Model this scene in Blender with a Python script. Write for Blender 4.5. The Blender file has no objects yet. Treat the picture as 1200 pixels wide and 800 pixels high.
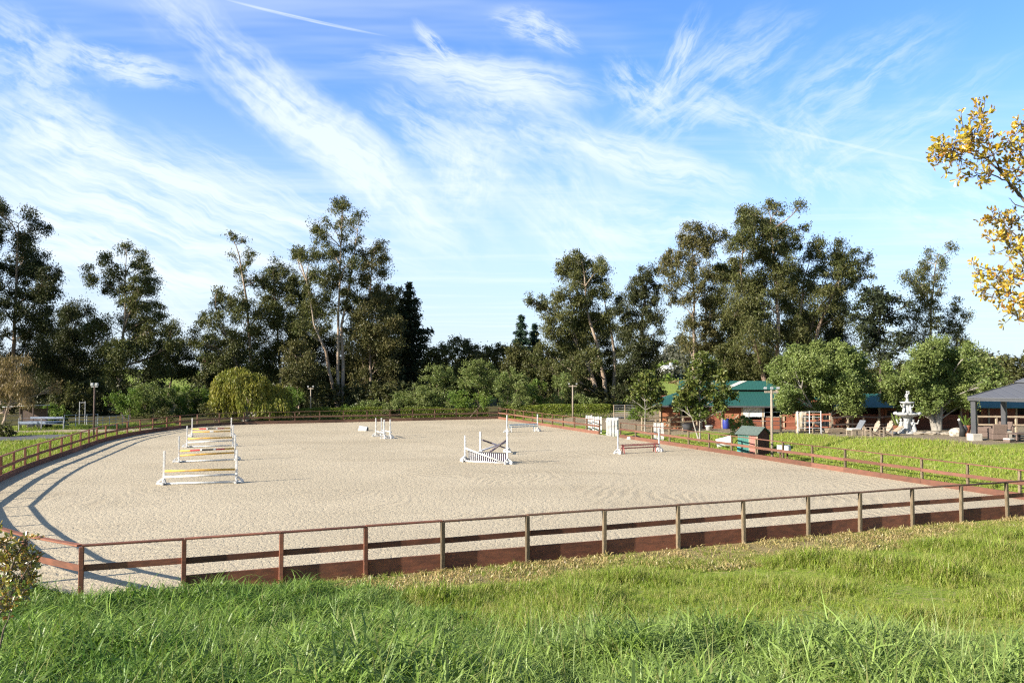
import bpy, math, random
import numpy as np
from mathutils import Vector, Matrix

random.seed(7)
RNG = np.random.default_rng(11)
R = math.radians
scene = bpy.context.scene
COL = scene.collection

# ------------------------------------------------------------------ camera
FPX, CX, CY = 950.0, 600.0, 400.0        # focal length and centre for a 1200x800 frame
EYE = 5.2
PITCH = math.atan(36.0 / 950.0)
cam_d = bpy.data.cameras.new("camera")
cam_d.sensor_fit = 'HORIZONTAL'
cam_d.sensor_width = 36.0
cam_d.lens = 36.0 * FPX / 1200.0
cam_d.clip_start = 0.1
cam_d.clip_end = 5000
cam = bpy.data.objects.new("camera", cam_d)
cam.location = (0, 0, EYE)
cam.rotation_euler = (math.pi / 2 + PITCH, 0, 0)
COL.objects.link(cam)
scene.camera = cam

# ------------------------------------------------------------------ light
SUN_EL = R(24.0)
SUN_HEAD = R(28.0)                       # direction the light travels over the ground
to_sun = Vector((-math.cos(SUN_HEAD) * math.cos(SUN_EL), -math.sin(SUN_HEAD) * math.cos(SUN_EL), math.sin(SUN_EL)))
sun_d = bpy.data.lights.new("sun", 'SUN')
sun_d.energy = 5.0
sun_d.angle = R(0.53)
sun_d.color = (1.0, 0.93, 0.82)
sun = bpy.data.objects.new("sun", sun_d)
sun.rotation_euler = (-to_sun).to_track_quat('-Z', 'Y').to_euler()
sun.location = (-40, -20, 60)
COL.objects.link(sun)

SKY_STRENGTH = 0.088
scene.view_settings.view_transform = 'Standard'
scene.view_settings.look = 'None'
scene.view_settings.gamma = 1
scene.view_settings.exposure = 1.0
scene.view_settings.use_curve_mapping = False
scene.cycles.max_bounces = 4
scene.cycles.use_light_tree = False
scene.cycles.diffuse_bounces = 2
scene.cycles.glossy_bounces = 2
scene.cycles.transmission_bounces = 3
scene.cycles.transparent_max_bounces = 4
scene.cycles.use_denoising = False
scene.cycles.pixel_filter_type = 'BLACKMAN_HARRIS'
scene.cycles.filter_width = 1.25
scene.cycles.sample_clamp_indirect = 4.0


# ------------------------------------------------------------------ node helpers
class NT:
    def __init__(self, tree):
        self.t = tree
        self.n = tree.nodes
        self.l = tree.links

    def new(self, typ, **kw):
        nd = self.n.new(typ)
        for k, v in kw.items():
            setattr(nd, k, v)
        return nd

    def put(self, nd, sock, val):
        s = nd.inputs[sock]
        if hasattr(val, 'is_output'):
            self.l.new(val, s)
        else:
            s.default_value = val

    def math(self, op, a, b=None, c=None, clamp=False):
        nd = self.new('ShaderNodeMath', operation=op)
        nd.use_clamp = clamp
        self.put(nd, 0, a)
        if b is not None:
            self.put(nd, 1, b)
        if c is not None:
            self.put(nd, 2, c)
        return nd.outputs[0]

    def vmath(self, op, a, b=None, scale=None):
        nd = self.new('ShaderNodeVectorMath', operation=op)
        self.put(nd, 0, a)
        if b is not None:
            self.put(nd, 1, b)
        if scale is not None:
            self.put(nd, 'Scale', scale)
        return nd.outputs[0]

    def noise(self, vec, scale, detail=3, rough=0.5, dist=0.0, dims='3D'):
        nd = self.new('ShaderNodeTexNoise', noise_dimensions=dims)
        if vec is not None:
            self.put(nd, 'Vector', vec)
        nd.inputs['Scale'].default_value = scale
        nd.inputs['Detail'].default_value = detail
        nd.inputs['Roughness'].default_value = rough
        nd.inputs['Distortion'].default_value = dist
        return nd

    def mapping(self, vec, loc=(0, 0, 0), rot=(0, 0, 0), scale=(1, 1, 1), typ='POINT'):
        nd = self.new('ShaderNodeMapping', vector_type=typ)
        self.put(nd, 'Vector', vec)
        nd.inputs['Location'].default_value = loc
        nd.inputs['Rotation'].default_value = rot
        nd.inputs['Scale'].default_value = scale
        return nd.outputs[0]

    def ramp(self, fac, stops, interp='LINEAR'):
        nd = self.new('ShaderNodeValToRGB')
        self.put(nd, 0, fac)
        cr = nd.color_ramp
        cr.interpolation = interp
        while len(cr.elements) < len(stops):
            cr.elements.new(0.5)
        for e, (p, c) in zip(cr.elements, stops):
            e.position = p
            e.color = (c, c, c, 1) if isinstance(c, (int, float)) else (*c, 1)
        return nd.outputs[0]

    def mix(self, fac, a, b, blend='MIX'):
        nd = self.new('ShaderNodeMix', data_type='RGBA', blend_type=blend)
        self.put(nd, 0, fac)
        for i, v in ((6, a), (7, b)):
            if isinstance(v, tuple) and len(v) == 3:
                v = (*v, 1)
            self.put(nd, i, v)
        return nd.outputs[2]

    def maprange(self, v, a, b, c=0.0, d=1.0, smooth=True):
        nd = self.new('ShaderNodeMapRange')
        nd.interpolation_type = 'SMOOTHSTEP' if smooth else 'LINEAR'
        self.put(nd, 0, v)
        for i, x in enumerate((a, b, c, d)):
            nd.inputs[i + 1].default_value = x
        return nd.outputs[0]


# ------------------------------------------------------------------ sky
def px_dir(px, py):
    a, b = (px - CX) / FPX, (CY - py) / FPX
    return Vector((a, math.cos(PITCH) - math.sin(PITCH) * b, math.sin(PITCH) + math.cos(PITCH) * b))


def azel(px, py):
    d = px_dir(px, py)
    return math.atan2(d.x, d.y), math.atan2(d.z, math.hypot(d.x, d.y))


def make_world():
    w = bpy.data.worlds.new("World")
    scene.world = w
    w.use_nodes = True
    t = NT(w.node_tree)
    t.n.clear()
    out = t.new('ShaderNodeOutputWorld')
    bg = t.new('ShaderNodeBackground')
    sky = t.new('ShaderNodeTexSky', sky_type='NISHITA')
    sky.sun_disc = False
    sky.sun_elevation = SUN_EL
    sky.sun_rotation = math.atan2(to_sun.x, to_sun.y)
    sky.altitude = 50
    sky.air_density = 1.0
    sky.dust_density = 0.6
    sky.ozone_density = 2.5
    tc = t.new('ShaderNodeTexCoord')
    dirv = tc.outputs['Generated']
    sep = t.new('ShaderNodeSeparateXYZ')
    t.put(sep, 0, dirv)
    x, y, z = sep.outputs
    az = t.math('ARCTAN2', x, y)
    hyp = t.math('SQRT', t.math('ADD', t.math('MULTIPLY', x, x), t.math('MULTIPLY', y, y)))
    el = t.math('ARCTAN2', z, hyp)
    comb = t.new('ShaderNodeCombineXYZ')
    t.put(comb, 0, az)
    t.put(comb, 1, el)
    p0 = comb.outputs[0]
    # warp
    nw = t.noise(p0, 5.0, 4, 0.6, 0.0, '2D')
    off = t.vmath('SUBTRACT', nw.outputs['Color'], (0.5, 0.5, 0.5))
    off = t.vmath('SCALE', off, scale=0.048)
    p = t.vmath('ADD', p0, off)
    nw2 = t.noise(p0, 26.0, 4, 0.65, 0.0, '2D')
    off2 = t.vmath('SCALE', t.vmath('SUBTRACT', nw2.outputs['Color'], (0.5, 0.5, 0.5)), scale=0.007)
    p = t.vmath('ADD', p, off2)
    # cloud-layer plane coordinates
    zc = t.math('MAXIMUM', z, 0.03)
    q = t.new('ShaderNodeCombineXYZ')
    t.put(q, 0, t.math('DIVIDE', x, zc))
    t.put(q, 1, t.math('DIVIDE', y, zc))
    q = q.outputs[0]

    total = None

    def add(m):
        nonlocal total
        total = m if total is None else t.math('ADD', total, m)

    def band(pa, pb, width, amt, kx=1.6, ky=2.6, lo=0.3, hi=0.72, seed=0.0, puff=0.0, warp=True):
        a0, e0 = azel(*pa)
        a1, e1 = azel(*pb)
        L = math.hypot(a1 - a0, e1 - e0) / 2 * 1.15
        ang = math.atan2(e1 - e0, a1 - a0)
        m = t.mapping(p if warp else p0, ((a0 + a1) / 2, (e0 + e1) / 2, 0), (0, 0, ang), (L, width / FPX, 1), 'TEXTURE')
        g = t.new('ShaderNodeTexGradient', gradient_type='SPHERICAL')
        t.put(g, 0, m)
        gm = t.maprange(g.outputs['Fac'], 0.0, 0.75)
        nv = t.mapping(m, (seed, seed * 1.7, 0), (0, 0, 0), (kx, ky, 1))
        n = t.noise(nv, 1.0, 4, 0.62, 0.0, '2D')
        nm = t.maprange(n.outputs['Fac'], lo, hi)
        fv = t.mapping(m, (seed * 2.3, seed, 0), (0, 0, R(8)), (kx * 1.1, ky * 4.5, 1))
        fn = t.noise(fv, 1.0, 2, 0.6, 0.0, '2D')
        nm = t.math('MULTIPLY', nm, t.maprange(fn.outputs['Fac'], 0.25, 0.65, 0.58, 1.10))
        if puff > 0:
            n2 = t.noise(p, 60, 2, 0.6, 0.0, '2D')
            nm = t.math('MULTIPLY', nm, t.maprange(n2.outputs['Fac'], 0.25, 0.62, 1 - puff, 1.0))
        add(t.math('MULTIPLY', t.math('MULTIPLY', gm, nm), amt))

    # the long bright diagonal street of cloud
    band((150, -40), (510, 260), 52, 1.0, 1.8, 1.4, 0.22, 0.62, 1.3, 0.35)
    band((310, 95), (480, 225), 38, 0.7, 1.8, 1.4, 0.2, 0.6, 2.3, 0.35)
    band((50, 45), (240, 105), 22, 0.8, 2.0, 1.5, 0.3, 0.65, 4.0, 0.3)
    # left veils fanning down to the right
    band((-80, 90), (420, 330), 60, 0.58, 2.2, 4.2, 0.38, 0.64, 5.1)
    band((-80, 170), (330, 345), 70, 0.65, 2.0, 4.6, 0.38, 0.64, 6.2)
    band((-60, 210), (260, 400), 50, 0.65, 2.0, 4.2, 0.38, 0.64, 7.7)
    band((180, 150), (520, 330), 26, 0.5, 2.5, 2.0, 0.3, 0.7, 8.8)
    band((-40, 130), (160, 180), 60, 0.6, 2.0, 2.5, 0.3, 0.7, 9.4)
    # swoosh at the top centre
    band((400, 62), (720, 108), 30, 0.85, 1.8, 1.6, 0.25, 0.65, 10.2)
    band((480, 20), (545, 80), 13, 0.75, 1.5, 1.5, 0.25, 0.65, 11.3)
    band((575, 15), (680, 55), 24, 0.65, 2.0, 2.0, 0.3, 0.7, 12.9)
    band((560, 150), (540, 260), 75, 0.5, 2.2, 2.5, 0.3, 0.7, 13.6)
    band((420, 110), (620, 215), 55, 0.55, 1.8, 2.4, 0.3, 0.7, 14.5)
    # centre right
    band((615, 140), (900, 240), 30, 0.85, 1.7, 1.5, 0.22, 0.62, 15.1)
    band((600, 190), (740, 330), 70, 0.5, 1.8, 2.4, 0.3, 0.7, 16.4)
    band((790, 105), (915, 160), 24, 0.4, 1.8, 1.6, 0.25, 0.65, 17.7)
    band((760, 130), (830, 0), 26, 0.55, 1.7, 2.2, 0.3, 0.7, 18.3)
    band((700, 180), (960, 10), 60, 0.42, 2.6, 3.2, 0.32, 0.7, 19.0)
    band((860, 180), (1130, 20), 60, 0.32, 2.6, 3.2, 0.34, 0.72, 20.6)
    band((920, 230), (1220, 60), 26, 0.25, 2.6, 2.5, 0.34, 0.72, 21.6)
    band((330, 150), (560, 300), 40, 0.6, 2.2, 2.2, 0.3, 0.66, 31.1)
    band((500, 90), (700, 190), 60, 0.5, 2.4, 2.6, 0.32, 0.68, 32.4)
    band((640, 230), (960, 300), 50, 0.45, 2.4, 2.6, 0.32, 0.68, 33.7)
    band((880, 130), (1010, 250), 60, 0.4, 2.4, 2.8, 0.34, 0.7, 34.9)
    band((980, 200), (1240, 290), 55, 0.4, 2.4, 2.6, 0.34, 0.7, 35.3)
    band((700, 60), (800, 150), 40, 0.5, 2.2, 2.4, 0.34, 0.7, 36.8)
    band((-60, 30), (120, 110), 60, 0.55, 2.2, 2.6, 0.32, 0.68, 37.2)
    band((-60, 110), (360, 265), 13, 0.75, 2.0, 1.4, 0.25, 0.62, 41.3)
    band((-20, 205), (430, 338), 15, 0.8, 2.0, 1.4, 0.25, 0.62, 42.6)
    band((-60, 255), (330, 355), 14, 0.75, 2.0, 1.4, 0.25, 0.62, 43.9)
    band((70, 165), (480, 305), 11, 0.65, 2.0, 1.4, 0.25, 0.62, 44.2)
    band((520, 60), (760, 330), 130, 0.26, 1.6, 1.6, 0.28, 0.66, 45.8)
    band((390, 210), (620, 290), 80, 0.32, 1.8, 1.8, 0.28, 0.66, 46.4)
    # two thin condensation trails
    band((255, -3), (450, 42), 2.2, 0.6, 1.0, 0.6, 0.15, 0.5, 22.2, 0, False)
    band((860, 136), (1160, 205), 2.2, 0.28, 1.0, 0.6, 0.15, 0.55, 23.2, 0, False)
    # fine streaky veil over the whole layer
    qs = t.mapping(q, (0, 0, 0), (0, 0, R(28)), (0.22, 0.9, 1))
    nq = t.noise(qs, 1.1, 5, 0.66, 0.0, '2D')
    veil_n = t.math('MULTIPLY', t.maprange(nq.outputs['Fac'], 0.42, 0.8), 0.38)
    add(veil_n)
    clouds = t.math('DIVIDE', t.math('MULTIPLY', total, 1.65), t.math('ADD', 1.0, t.math('MULTIPLY', total, 0.80)))
    clouds = t.math('MINIMUM', clouds, 1.0)
    # pale haze towards the horizon, thicker on the left
    hz = t.maprange(el, -0.02, 0.38, 0.84, 0.0)
    hz_l = t.math('MULTIPLY', t.maprange(az, -0.75, 0.25, 0.14, 0.0), t.maprange(el, 0.05, 0.40, 1.0, 0.15))
    veil = t.math('MAXIMUM', t.math('ADD', hz, hz_l), 0.0)
    veil = t.math('MINIMUM', veil, 0.9)
    skyc = t.mix(1.0, sky.outputs[0], (0.86, 1.21, 1.74), 'MULTIPLY')
    hazec = (4.6, 5.3, 6.05)
    cloudc = (5.9, 6.4, 6.8)
    c1 = t.mix(veil, skyc, hazec)
    c2 = t.mix(t.math('MULTIPLY', clouds, 0.78), c1, cloudc)
    t.put(bg, 'Color', c2)
    bg.inputs['Strength'].default_value = SKY_STRENGTH
    # the cirrus streets stand in one part of the sky; the unseen rest carries a thin veil and is dimmed to cut ambient light
    dim_sky = t.mix(1.0, sky.outputs[0], (0.72, 0.82, 0.92), 'MULTIPLY')
    c3 = t.mix(t.math('MULTIPLY', veil_n, 0.5), dim_sky, cloudc)
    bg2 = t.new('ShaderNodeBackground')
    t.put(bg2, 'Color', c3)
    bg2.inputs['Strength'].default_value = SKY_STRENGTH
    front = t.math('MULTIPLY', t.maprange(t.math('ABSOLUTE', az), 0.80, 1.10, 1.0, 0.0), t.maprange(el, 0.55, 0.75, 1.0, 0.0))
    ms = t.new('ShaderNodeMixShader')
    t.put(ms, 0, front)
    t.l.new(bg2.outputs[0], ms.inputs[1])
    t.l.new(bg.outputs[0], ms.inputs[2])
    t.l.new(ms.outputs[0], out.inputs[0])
    w.cycles.sampling_method = 'MANUAL'
    w.cycles.sample_map_resolution = 512


make_world()

# ------------------------------------------------------------------ place
TH = R(21.3)
CU, SU = math.cos(TH), math.sin(TH)


def uv(u, v, z=0.0):
    return Vector((u * CU - v * SU, u * SU + v * CU, z))


def to_uv(x, y):
    return x * CU + y * SU, -x * SU + y * CU


def P(px, py, depth):
    d = px_dir(px, py)
    d = d * (depth / d.y)
    return Vector((d.x, d.y, EYE + d.z))


def G(px, py, z=0.0):
    d = px_dir(px, py)
    k = (z - EYE) / d.z
    return Vector((d.x * k, d.y * k, z))


def sstep(a, b, x):
    t = np.clip((np.asarray(x, float) - a) / (b - a), 0, 1)
    return t * t * (3 - 2 * t)


_h = np.random.default_rng(3).random((64, 64))


def vnoise(x, y, s):
    x = np.asarray(x, float) / s
    y = np.asarray(y, float) / s
    xi, yi = np.floor(x).astype(int), np.floor(y).astype(int)
    fx, fy = x - xi, y - yi
    fx, fy = fx * fx * (3 - 2 * fx), fy * fy * (3 - 2 * fy)
    g = lambda a, b: _h[a % 64, b % 64]
    return (g(xi, yi) * (1 - fx) * (1 - fy) + g(xi + 1, yi) * fx * (1 - fy) + g(xi, yi + 1) * (1 - fx) * fy + g(xi + 1, yi + 1) * fx * fy)


def terr(x, y):
    x = np.asarray(x, float)
    y = np.asarray(y, float)
    u, v = to_uv(x, y)
    fg = np.interp(y, [-40, 0, 3, 5, 10, 13, 15, 18, 21, 26], [5.0, 3.7, 3.45, 2.95, 1.8, 0.85, 0.35, 0.02, -0.12, -0.12])
    fg = fg * (1 - sstep(30, 60, np.abs(x)) * 0.6)
    bank = sstep(32.4, 40.5, u) * np.interp(v, [0, 35, 45, 52, 60], [1.45, 1.4, 1.05, 0.5, 0.4])
    bank = bank * sstep(10, 24, y)
    far = np.interp(y, [95, 130, 200, 400, 900, 3000], [0, 0.6, 2.6, 5.5, 8, 10])
    z = fg + bank + far
    inside = ((u > -9.5) & (u < 32.4) & (v > 20.6) & (v < 86.5))
    rough = (vnoise(x, y, 2.3) - 0.5) * 0.14 + (vnoise(x + 9, y, 0.9) - 0.5) * 0.05 + (vnoise(x, y, 9) - 0.5) * 0.2
    edge = np.minimum(1, np.maximum.reduce([-9.5 - u, u - 32.4, 20.6 - v, v - 86.5, np.zeros_like(u)]) / 2.5)
    z = z + rough * edge
    return np.where(inside, -0.14, z)


def gz(x, y):
    return float(terr(x, y))


def on(px, depth):
    """ground point under picture column px at a depth"""
    x = (px - CX) / FPX * depth
    return Vector((x, depth, gz(x, depth)))


# ------------------------------------------------------------------ materials
def principled(name, rough=0.8, spec=0.3):
    m = bpy.data.materials.new(name)
    m.use_nodes = True
    t = NT(m.node_tree)
    b = t.n.get('Principled BSDF')
    b.inputs['Roughness'].default_value = rough
    b.inputs['Specular IOR Level'].default_value = spec
    return m, t, b


def simple(name, c1, c2=None, scale=6.0, rough=0.75, spec=0.3, bump=0.0, stretch=(1, 1, 1), detail=4, rnd=0.0, metal=0.0):
    m, t, b = principled(name, rough, spec)
    b.inputs['Metallic'].default_value = metal
    tc = t.new('ShaderNodeTexCoord')
    v = t.mapping(tc.outputs['Object'], scale=stretch)
    n = t.noise(v, scale, detail, 0.6)
    c2 = c2 or tuple(min(1, k * 0.75) for k in c1)
    f = t.maprange(n.outputs['Fac'], 0.32, 0.68)
    c = t.mix(f, c1, c2)
    if rnd:
        oi = t.new('ShaderNodeObjectInfo')
        hsv = t.new('ShaderNodeHueSaturation')
        t.put(hsv, 'Value', t.maprange(oi.outputs['Random'], 0, 1, 1 - rnd, 1 + rnd, False))
        t.put(hsv, 'Color', c)
        c = hsv.outputs[0]
    t.put(b, 'Base Color', c)
    if bump:
        bp = t.new('ShaderNodeBump')
        bp.inputs['Strength'].default_value = bump
        bp.inputs['Distance'].default_value = 0.02
        t.put(bp, 'Height', n.outputs['Fac'])
        t.put(b, 'Normal', bp.outputs[0])
    return m


def plank(name, c1, c2, width=0.15, axis=0, rough=0.8, ribs=False):
    """boards or ribbed sheet: narrow grooves every width along one object axis"""
    m, t, b = principled(name, rough, 0.25)
    tc = t.new('ShaderNodeTexCoord')
    sep = t.new('ShaderNodeSeparateXYZ')
    t.put(sep, 0, tc.outputs['Object'])
    k = t.math('DIVIDE', sep.outputs[axis], width)
    fr = t.math('FRACT', k)
    fl = t.math('FLOOR', k)
    wn = t.new('ShaderNodeTexWhiteNoise', noise_dimensions='1D')
    t.put(wn, 'W', fl)
    n = t.noise(tc.outputs['Object'], 3.0, 5, 0.6)
    f = t.math('ADD', t.math('MULTIPLY', wn.outputs['Value'], 0.0 if ribs else 0.6), t.math('MULTIPLY', n.outputs['Fac'], 0.6))
    c = t.mix(t.math('MINIMUM', f, 1.0), c1, c2)
    t.put(b, 'Base Color', c)
    g = t.math('MINIMUM', t.math('MULTIPLY', t.math('MINIMUM', fr, t.math('SUBTRACT', 1.0, fr)), 10.0), 1.0)
    bp = t.new('ShaderNodeBump')
    bp.inputs['Strength'].default_value = 0.8
    bp.inputs['Distance'].default_value = 0.015
    t.put(bp, 'Height', g)
    t.put(b, 'Normal', bp.outputs[0])
    return m


def leafmat(name, c1, c2, c3=None, trans=0.3, gloss=0.015, nscale=0.35, rough=0.45, island=True):
    m = bpy.data.materials.new(name)
    m.use_nodes = True
    t = NT(m.node_tree)
    t.n.clear()
    out = t.new('ShaderNodeOutputMaterial')
    tc = t.new('ShaderNodeTexCoord')
    n = t.noise(tc.outputs['Object'], nscale, 3, 0.6)
    c = t.mix(t.maprange(n.outputs['Fac'], 0.35, 0.65), c1, c2)
    geo = t.new('ShaderNodeNewGeometry')
    if island:
        rnd = geo.outputs['Random Per Island']
    else:
        rnd = t.new('ShaderNodeObjectInfo').outputs['Random']
    if c3 is not None:
        c = t.mix(t.maprange(rnd, 0.72, 1.0, 0, 1, False), c, c3)
    hsv = t.new('ShaderNodeHueSaturation')
    fr = t.math('FRACT', t.math('MULTIPLY', rnd, 7.31))
    t.put(hsv, 'Value', t.maprange(fr, 0, 1, 0.6, 1.4, False))
    t.put(hsv, 'Color', c)
    c = hsv.outputs[0]
    d = t.new('ShaderNodeBsdfDiffuse')
    tr = t.new('ShaderNodeBsdfTranslucent')
    gl = t.new('ShaderNodeBsdfGlossy')
    gl.inputs['Roughness'].default_value = rough
    gl.inputs['Color'].default_value = (1, 1, 1, 1)
    t.put(d, 'Color', c)
    t.put(tr, 'Color', t.mix(0.5, c, (1.0, 1.15, 0.45), 'MULTIPLY'))
    m1 = t.new('ShaderNodeMixShader')
    m1.inputs[0].default_value = trans
    t.l.new(d.outputs[0], m1.inputs[1])
    t.l.new(tr.outputs[0], m1.inputs[2])
    m2 = t.new('ShaderNodeMixShader')
    m2.inputs[0].default_value = gloss
    t.l.new(m1.outputs[0], m2.inputs[1])
    t.l.new(gl.outputs[0], m2.inputs[2])
    t.l.new(m2.outputs[0], out.inputs[0])
    return m


M = {}
M['red_wood'] = simple('red_wood', (0.27, 0.105, 0.060), (0.16, 0.070, 0.044), 2.5, 0.75, 0.3, 0.3, (1, 1, 3), 6, 0.3)
M['red_wood_pale'] = simple('red_wood_pale', (0.20, 0.088, 0.056), (0.15, 0.072, 0.050), 2.5, 0.8, 0.25, 0.3, (1, 1, 3), 6, 0.25)
M['grey_wood'] = simple('grey_wood', (0.22, 0.165, 0.105), (0.115, 0.09, 0.055), 9, 0.85, 0.2, 0.5, (3, 3, 0.6), 6, 0.3)
M['brown_wood'] = simple('brown_wood', (0.16, 0.085, 0.050), (0.11, 0.065, 0.040), 3, 0.8, 0.25, 0.4, (1, 1, 4), 6, 0.35)
M['fence_far_wood'] = simple('fence_far_wood', (0.20, 0.11, 0.07), (0.12, 0.07, 0.05), 3, 0.8, 0.25, 0.2, (1, 1, 3), 5, 0.3)
M['white_paint'] = simple('white_paint', (0.78, 0.78, 0.77), (0.56, 0.53, 0.48), 3.2, 0.5, 0.4, 0.05)
M['old_white'] = simple('old_white', (0.72, 0.72, 0.70), (0.52, 0.52, 0.49), 4, 0.7, 0.3, 0.1)
M['yellow_paint'] = simple('yellow_paint', (0.62, 0.33, 0.05), (0.55, 0.27, 0.04), 6, 0.5, 0.4)
M['navy_paint'] = simple('navy_paint', (0.03, 0.02, 0.05), (0.06, 0.03, 0.05), 6, 0.5, 0.4)
M['pinkred_paint'] = simple('pinkred_paint', (0.42, 0.13, 0.12), (0.33, 0.10, 0.09), 5, 0.6, 0.3)
M['blue_paint'] = simple('blue_paint', (0.20, 0.34, 0.47), (0.42, 0.56, 0.64), 3.0, 0.6, 0.3, 0, (1, 1, 6))
M['pale_plank'] = simple('pale_plank', (0.60, 0.60, 0.66), (0.45, 0.45, 0.52), 4, 0.7)
M['grey_metal'] = simple('grey_metal', (0.42, 0.42, 0.42), (0.32, 0.32, 0.32), 5, 0.5, 0.5)
M['white_metal'] = simple('white_metal', (0.70, 0.70, 0.70), (0.55, 0.55, 0.55), 5, 0.5, 0.5)
M['dark_metal'] = simple('dark_metal', (0.035, 0.037, 0.042), (0.05, 0.05, 0.055), 5, 0.5, 0.4)
M['black_rubber'] = simple('black_rubber', (0.02, 0.02, 0.02), (0.03, 0.03, 0.03), 5, 0.7, 0.3)
M['dark_plastic'] = simple('dark_plastic', (0.05, 0.05, 0.055), (0.08, 0.08, 0.085), 4, 0.5, 0.4)
M['green_roof'] = plank('green_roof', (0.022, 0.095, 0.075), (0.035, 0.125, 0.10), 0.30, 0, 0.55, True)
M['skylight'] = simple('skylight', (0.62, 0.62, 0.52), (0.5, 0.5, 0.42), 2, 0.5, 0.4)
M['barn_red'] = plank('barn_red', (0.27, 0.085, 0.045), (0.17, 0.06, 0.035), 0.22, 0)
M['barn_red_flat'] = plank('barn_red_flat', (0.30, 0.10, 0.055), (0.20, 0.075, 0.045), 0.2, 2)
M['barn_orange'] = plank('barn_orange', (0.50, 0.22, 0.07), (0.38, 0.15, 0.06), 0.2, 2)
M['stall_door'] = plank('stall_door', (0.40, 0.17, 0.08), (0.28, 0.11, 0.055), 0.18, 2)
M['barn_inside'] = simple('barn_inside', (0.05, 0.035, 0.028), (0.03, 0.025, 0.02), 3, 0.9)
M['tan_timber'] = simple('tan_timber', (0.46, 0.36, 0.25), (0.33, 0.25, 0.17), 5, 0.85, 0.2, 0.2, (1, 1, 3))
M['pole_wood'] = simple('pole_wood', (0.36, 0.30, 0.23), (0.26, 0.21, 0.16), 6, 0.85, 0.2, 0.3, (2, 2, 0.5))
M['pole_dark'] = simple('pole_dark', (0.14, 0.10, 0.085), (0.10, 0.075, 0.06), 6, 0.85, 0.2, 0.3, (2, 2, 0.5))
M['shed_green'] = plank('shed_green', (0.05, 0.16, 0.13), (0.075, 0.21, 0.17), 0.15, 0)
M['shed_pink'] = plank('shed_pink', (0.46, 0.19, 0.15), (0.38, 0.16, 0.13), 0.15, 0)
M['shed_dark'] = plank('shed_dark', (0.13, 0.05, 0.04), (0.09, 0.04, 0.035), 0.2, 1)
M['shed_roof'] = simple('shed_roof', (0.13, 0.165, 0.14), (0.09, 0.12, 0.105), 8, 0.85, 0.2, 0.3)
M['gaz_roof'] = plank('gaz_roof', (0.10, 0.104, 0.118), (0.13, 0.134, 0.15), 0.45, 0, 0.6, True)
M['concrete'] = simple('concrete', (0.52, 0.47, 0.38), (0.40, 0.36, 0.30), 5, 0.9, 0.2, 0.3)
M['marble'] = simple('marble', (0.56, 0.56, 0.54), (0.30, 0.30, 0.29), 5, 0.7, 0.3, 0.3)
M['wicker'] = simple('wicker', (0.21, 0.15, 0.12), (0.13, 0.095, 0.08), 40, 0.8, 0.2, 0.6)
M['cushion'] = simple('cushion', (0.62, 0.58, 0.52), (0.5, 0.47, 0.42), 6, 0.9, 0.1)
M['teak_pale'] = simple('teak_pale', (0.46, 0.37, 0.28), (0.34, 0.27, 0.20), 5, 0.8, 0.2, 0.2)
M['grey_cloth'] = simple('grey_cloth', (0.18, 0.19, 0.21), (0.13, 0.14, 0.15), 12, 0.9, 0.1)
M['stone'] = simple('stone', (0.42, 0.36, 0.27), (0.28, 0.24, 0.19), 5, 0.9, 0.2, 0.6)
M['teal_plastic'] = simple('teal_plastic', (0.10, 0.42, 0.42), (0.08, 0.36, 0.36), 4, 0.5, 0.4)
M['blue_plastic'] = simple('blue_plastic', (0.03, 0.05, 0.30), (0.03, 0.04, 0.22), 4, 0.5, 0.4)
M['terracotta'] = simple('terracotta', (0.36, 0.14, 0.08), (0.28, 0.11, 0.06), 4, 0.8, 0.2)
M['cream_cloth'] = simple('cream_cloth', (0.62, 0.52, 0.38), (0.45, 0.36, 0.26), 5, 0.9, 0.1, 0.3)
M['house_wall'] = simple('house_wall', (0.75, 0.74, 0.72), (0.65, 0.64, 0.62), 1, 0.8)
M['house_roof'] = simple('house_roof', (0.30, 0.12, 0.09), (0.22, 0.09, 0.07), 2, 0.8)
M['grey_roof'] = simple('grey_roof', (0.25, 0.25, 0.27), (0.18, 0.18, 0.2), 2, 0.8)
M['window_glass'] = simple('window_glass', (0.03, 0.04, 0.05), (0.04, 0.05, 0.06), 2, 0.1, 0.6)
M['deck_blue'] = simple('deck_blue', (0.30, 0.35, 0.44), (0.22, 0.26, 0.34), 3, 0.5, 0.4)

M['euc_bark'] = simple('euc_bark', (0.40, 0.31, 0.23), (0.20, 0.135, 0.095), 1.3, 0.9, 0.15, 0.6, (1, 1, 0.25))
M['pale_bark'] = simple('pale_bark', (0.42, 0.345, 0.27), (0.25, 0.18, 0.125), 1.1, 0.9, 0.15, 0.5, (1, 1, 0.3))
M['dark_bark'] = simple('dark_bark', (0.10, 0.08, 0.06), (0.06, 0.048, 0.036), 3, 0.9, 0.1, 0.6, (1, 1, 0.3))
M['grey_bark'] = simple('grey_bark', (0.36, 0.33, 0.28), (0.22, 0.20, 0.17), 4, 0.9, 0.15, 0.6, (1, 1, 0.4))
M['twig_bark'] = simple('twig_bark', (0.20, 0.15, 0.11), (0.13, 0.10, 0.075), 14, 0.85, 0.2, 0.5)

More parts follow.
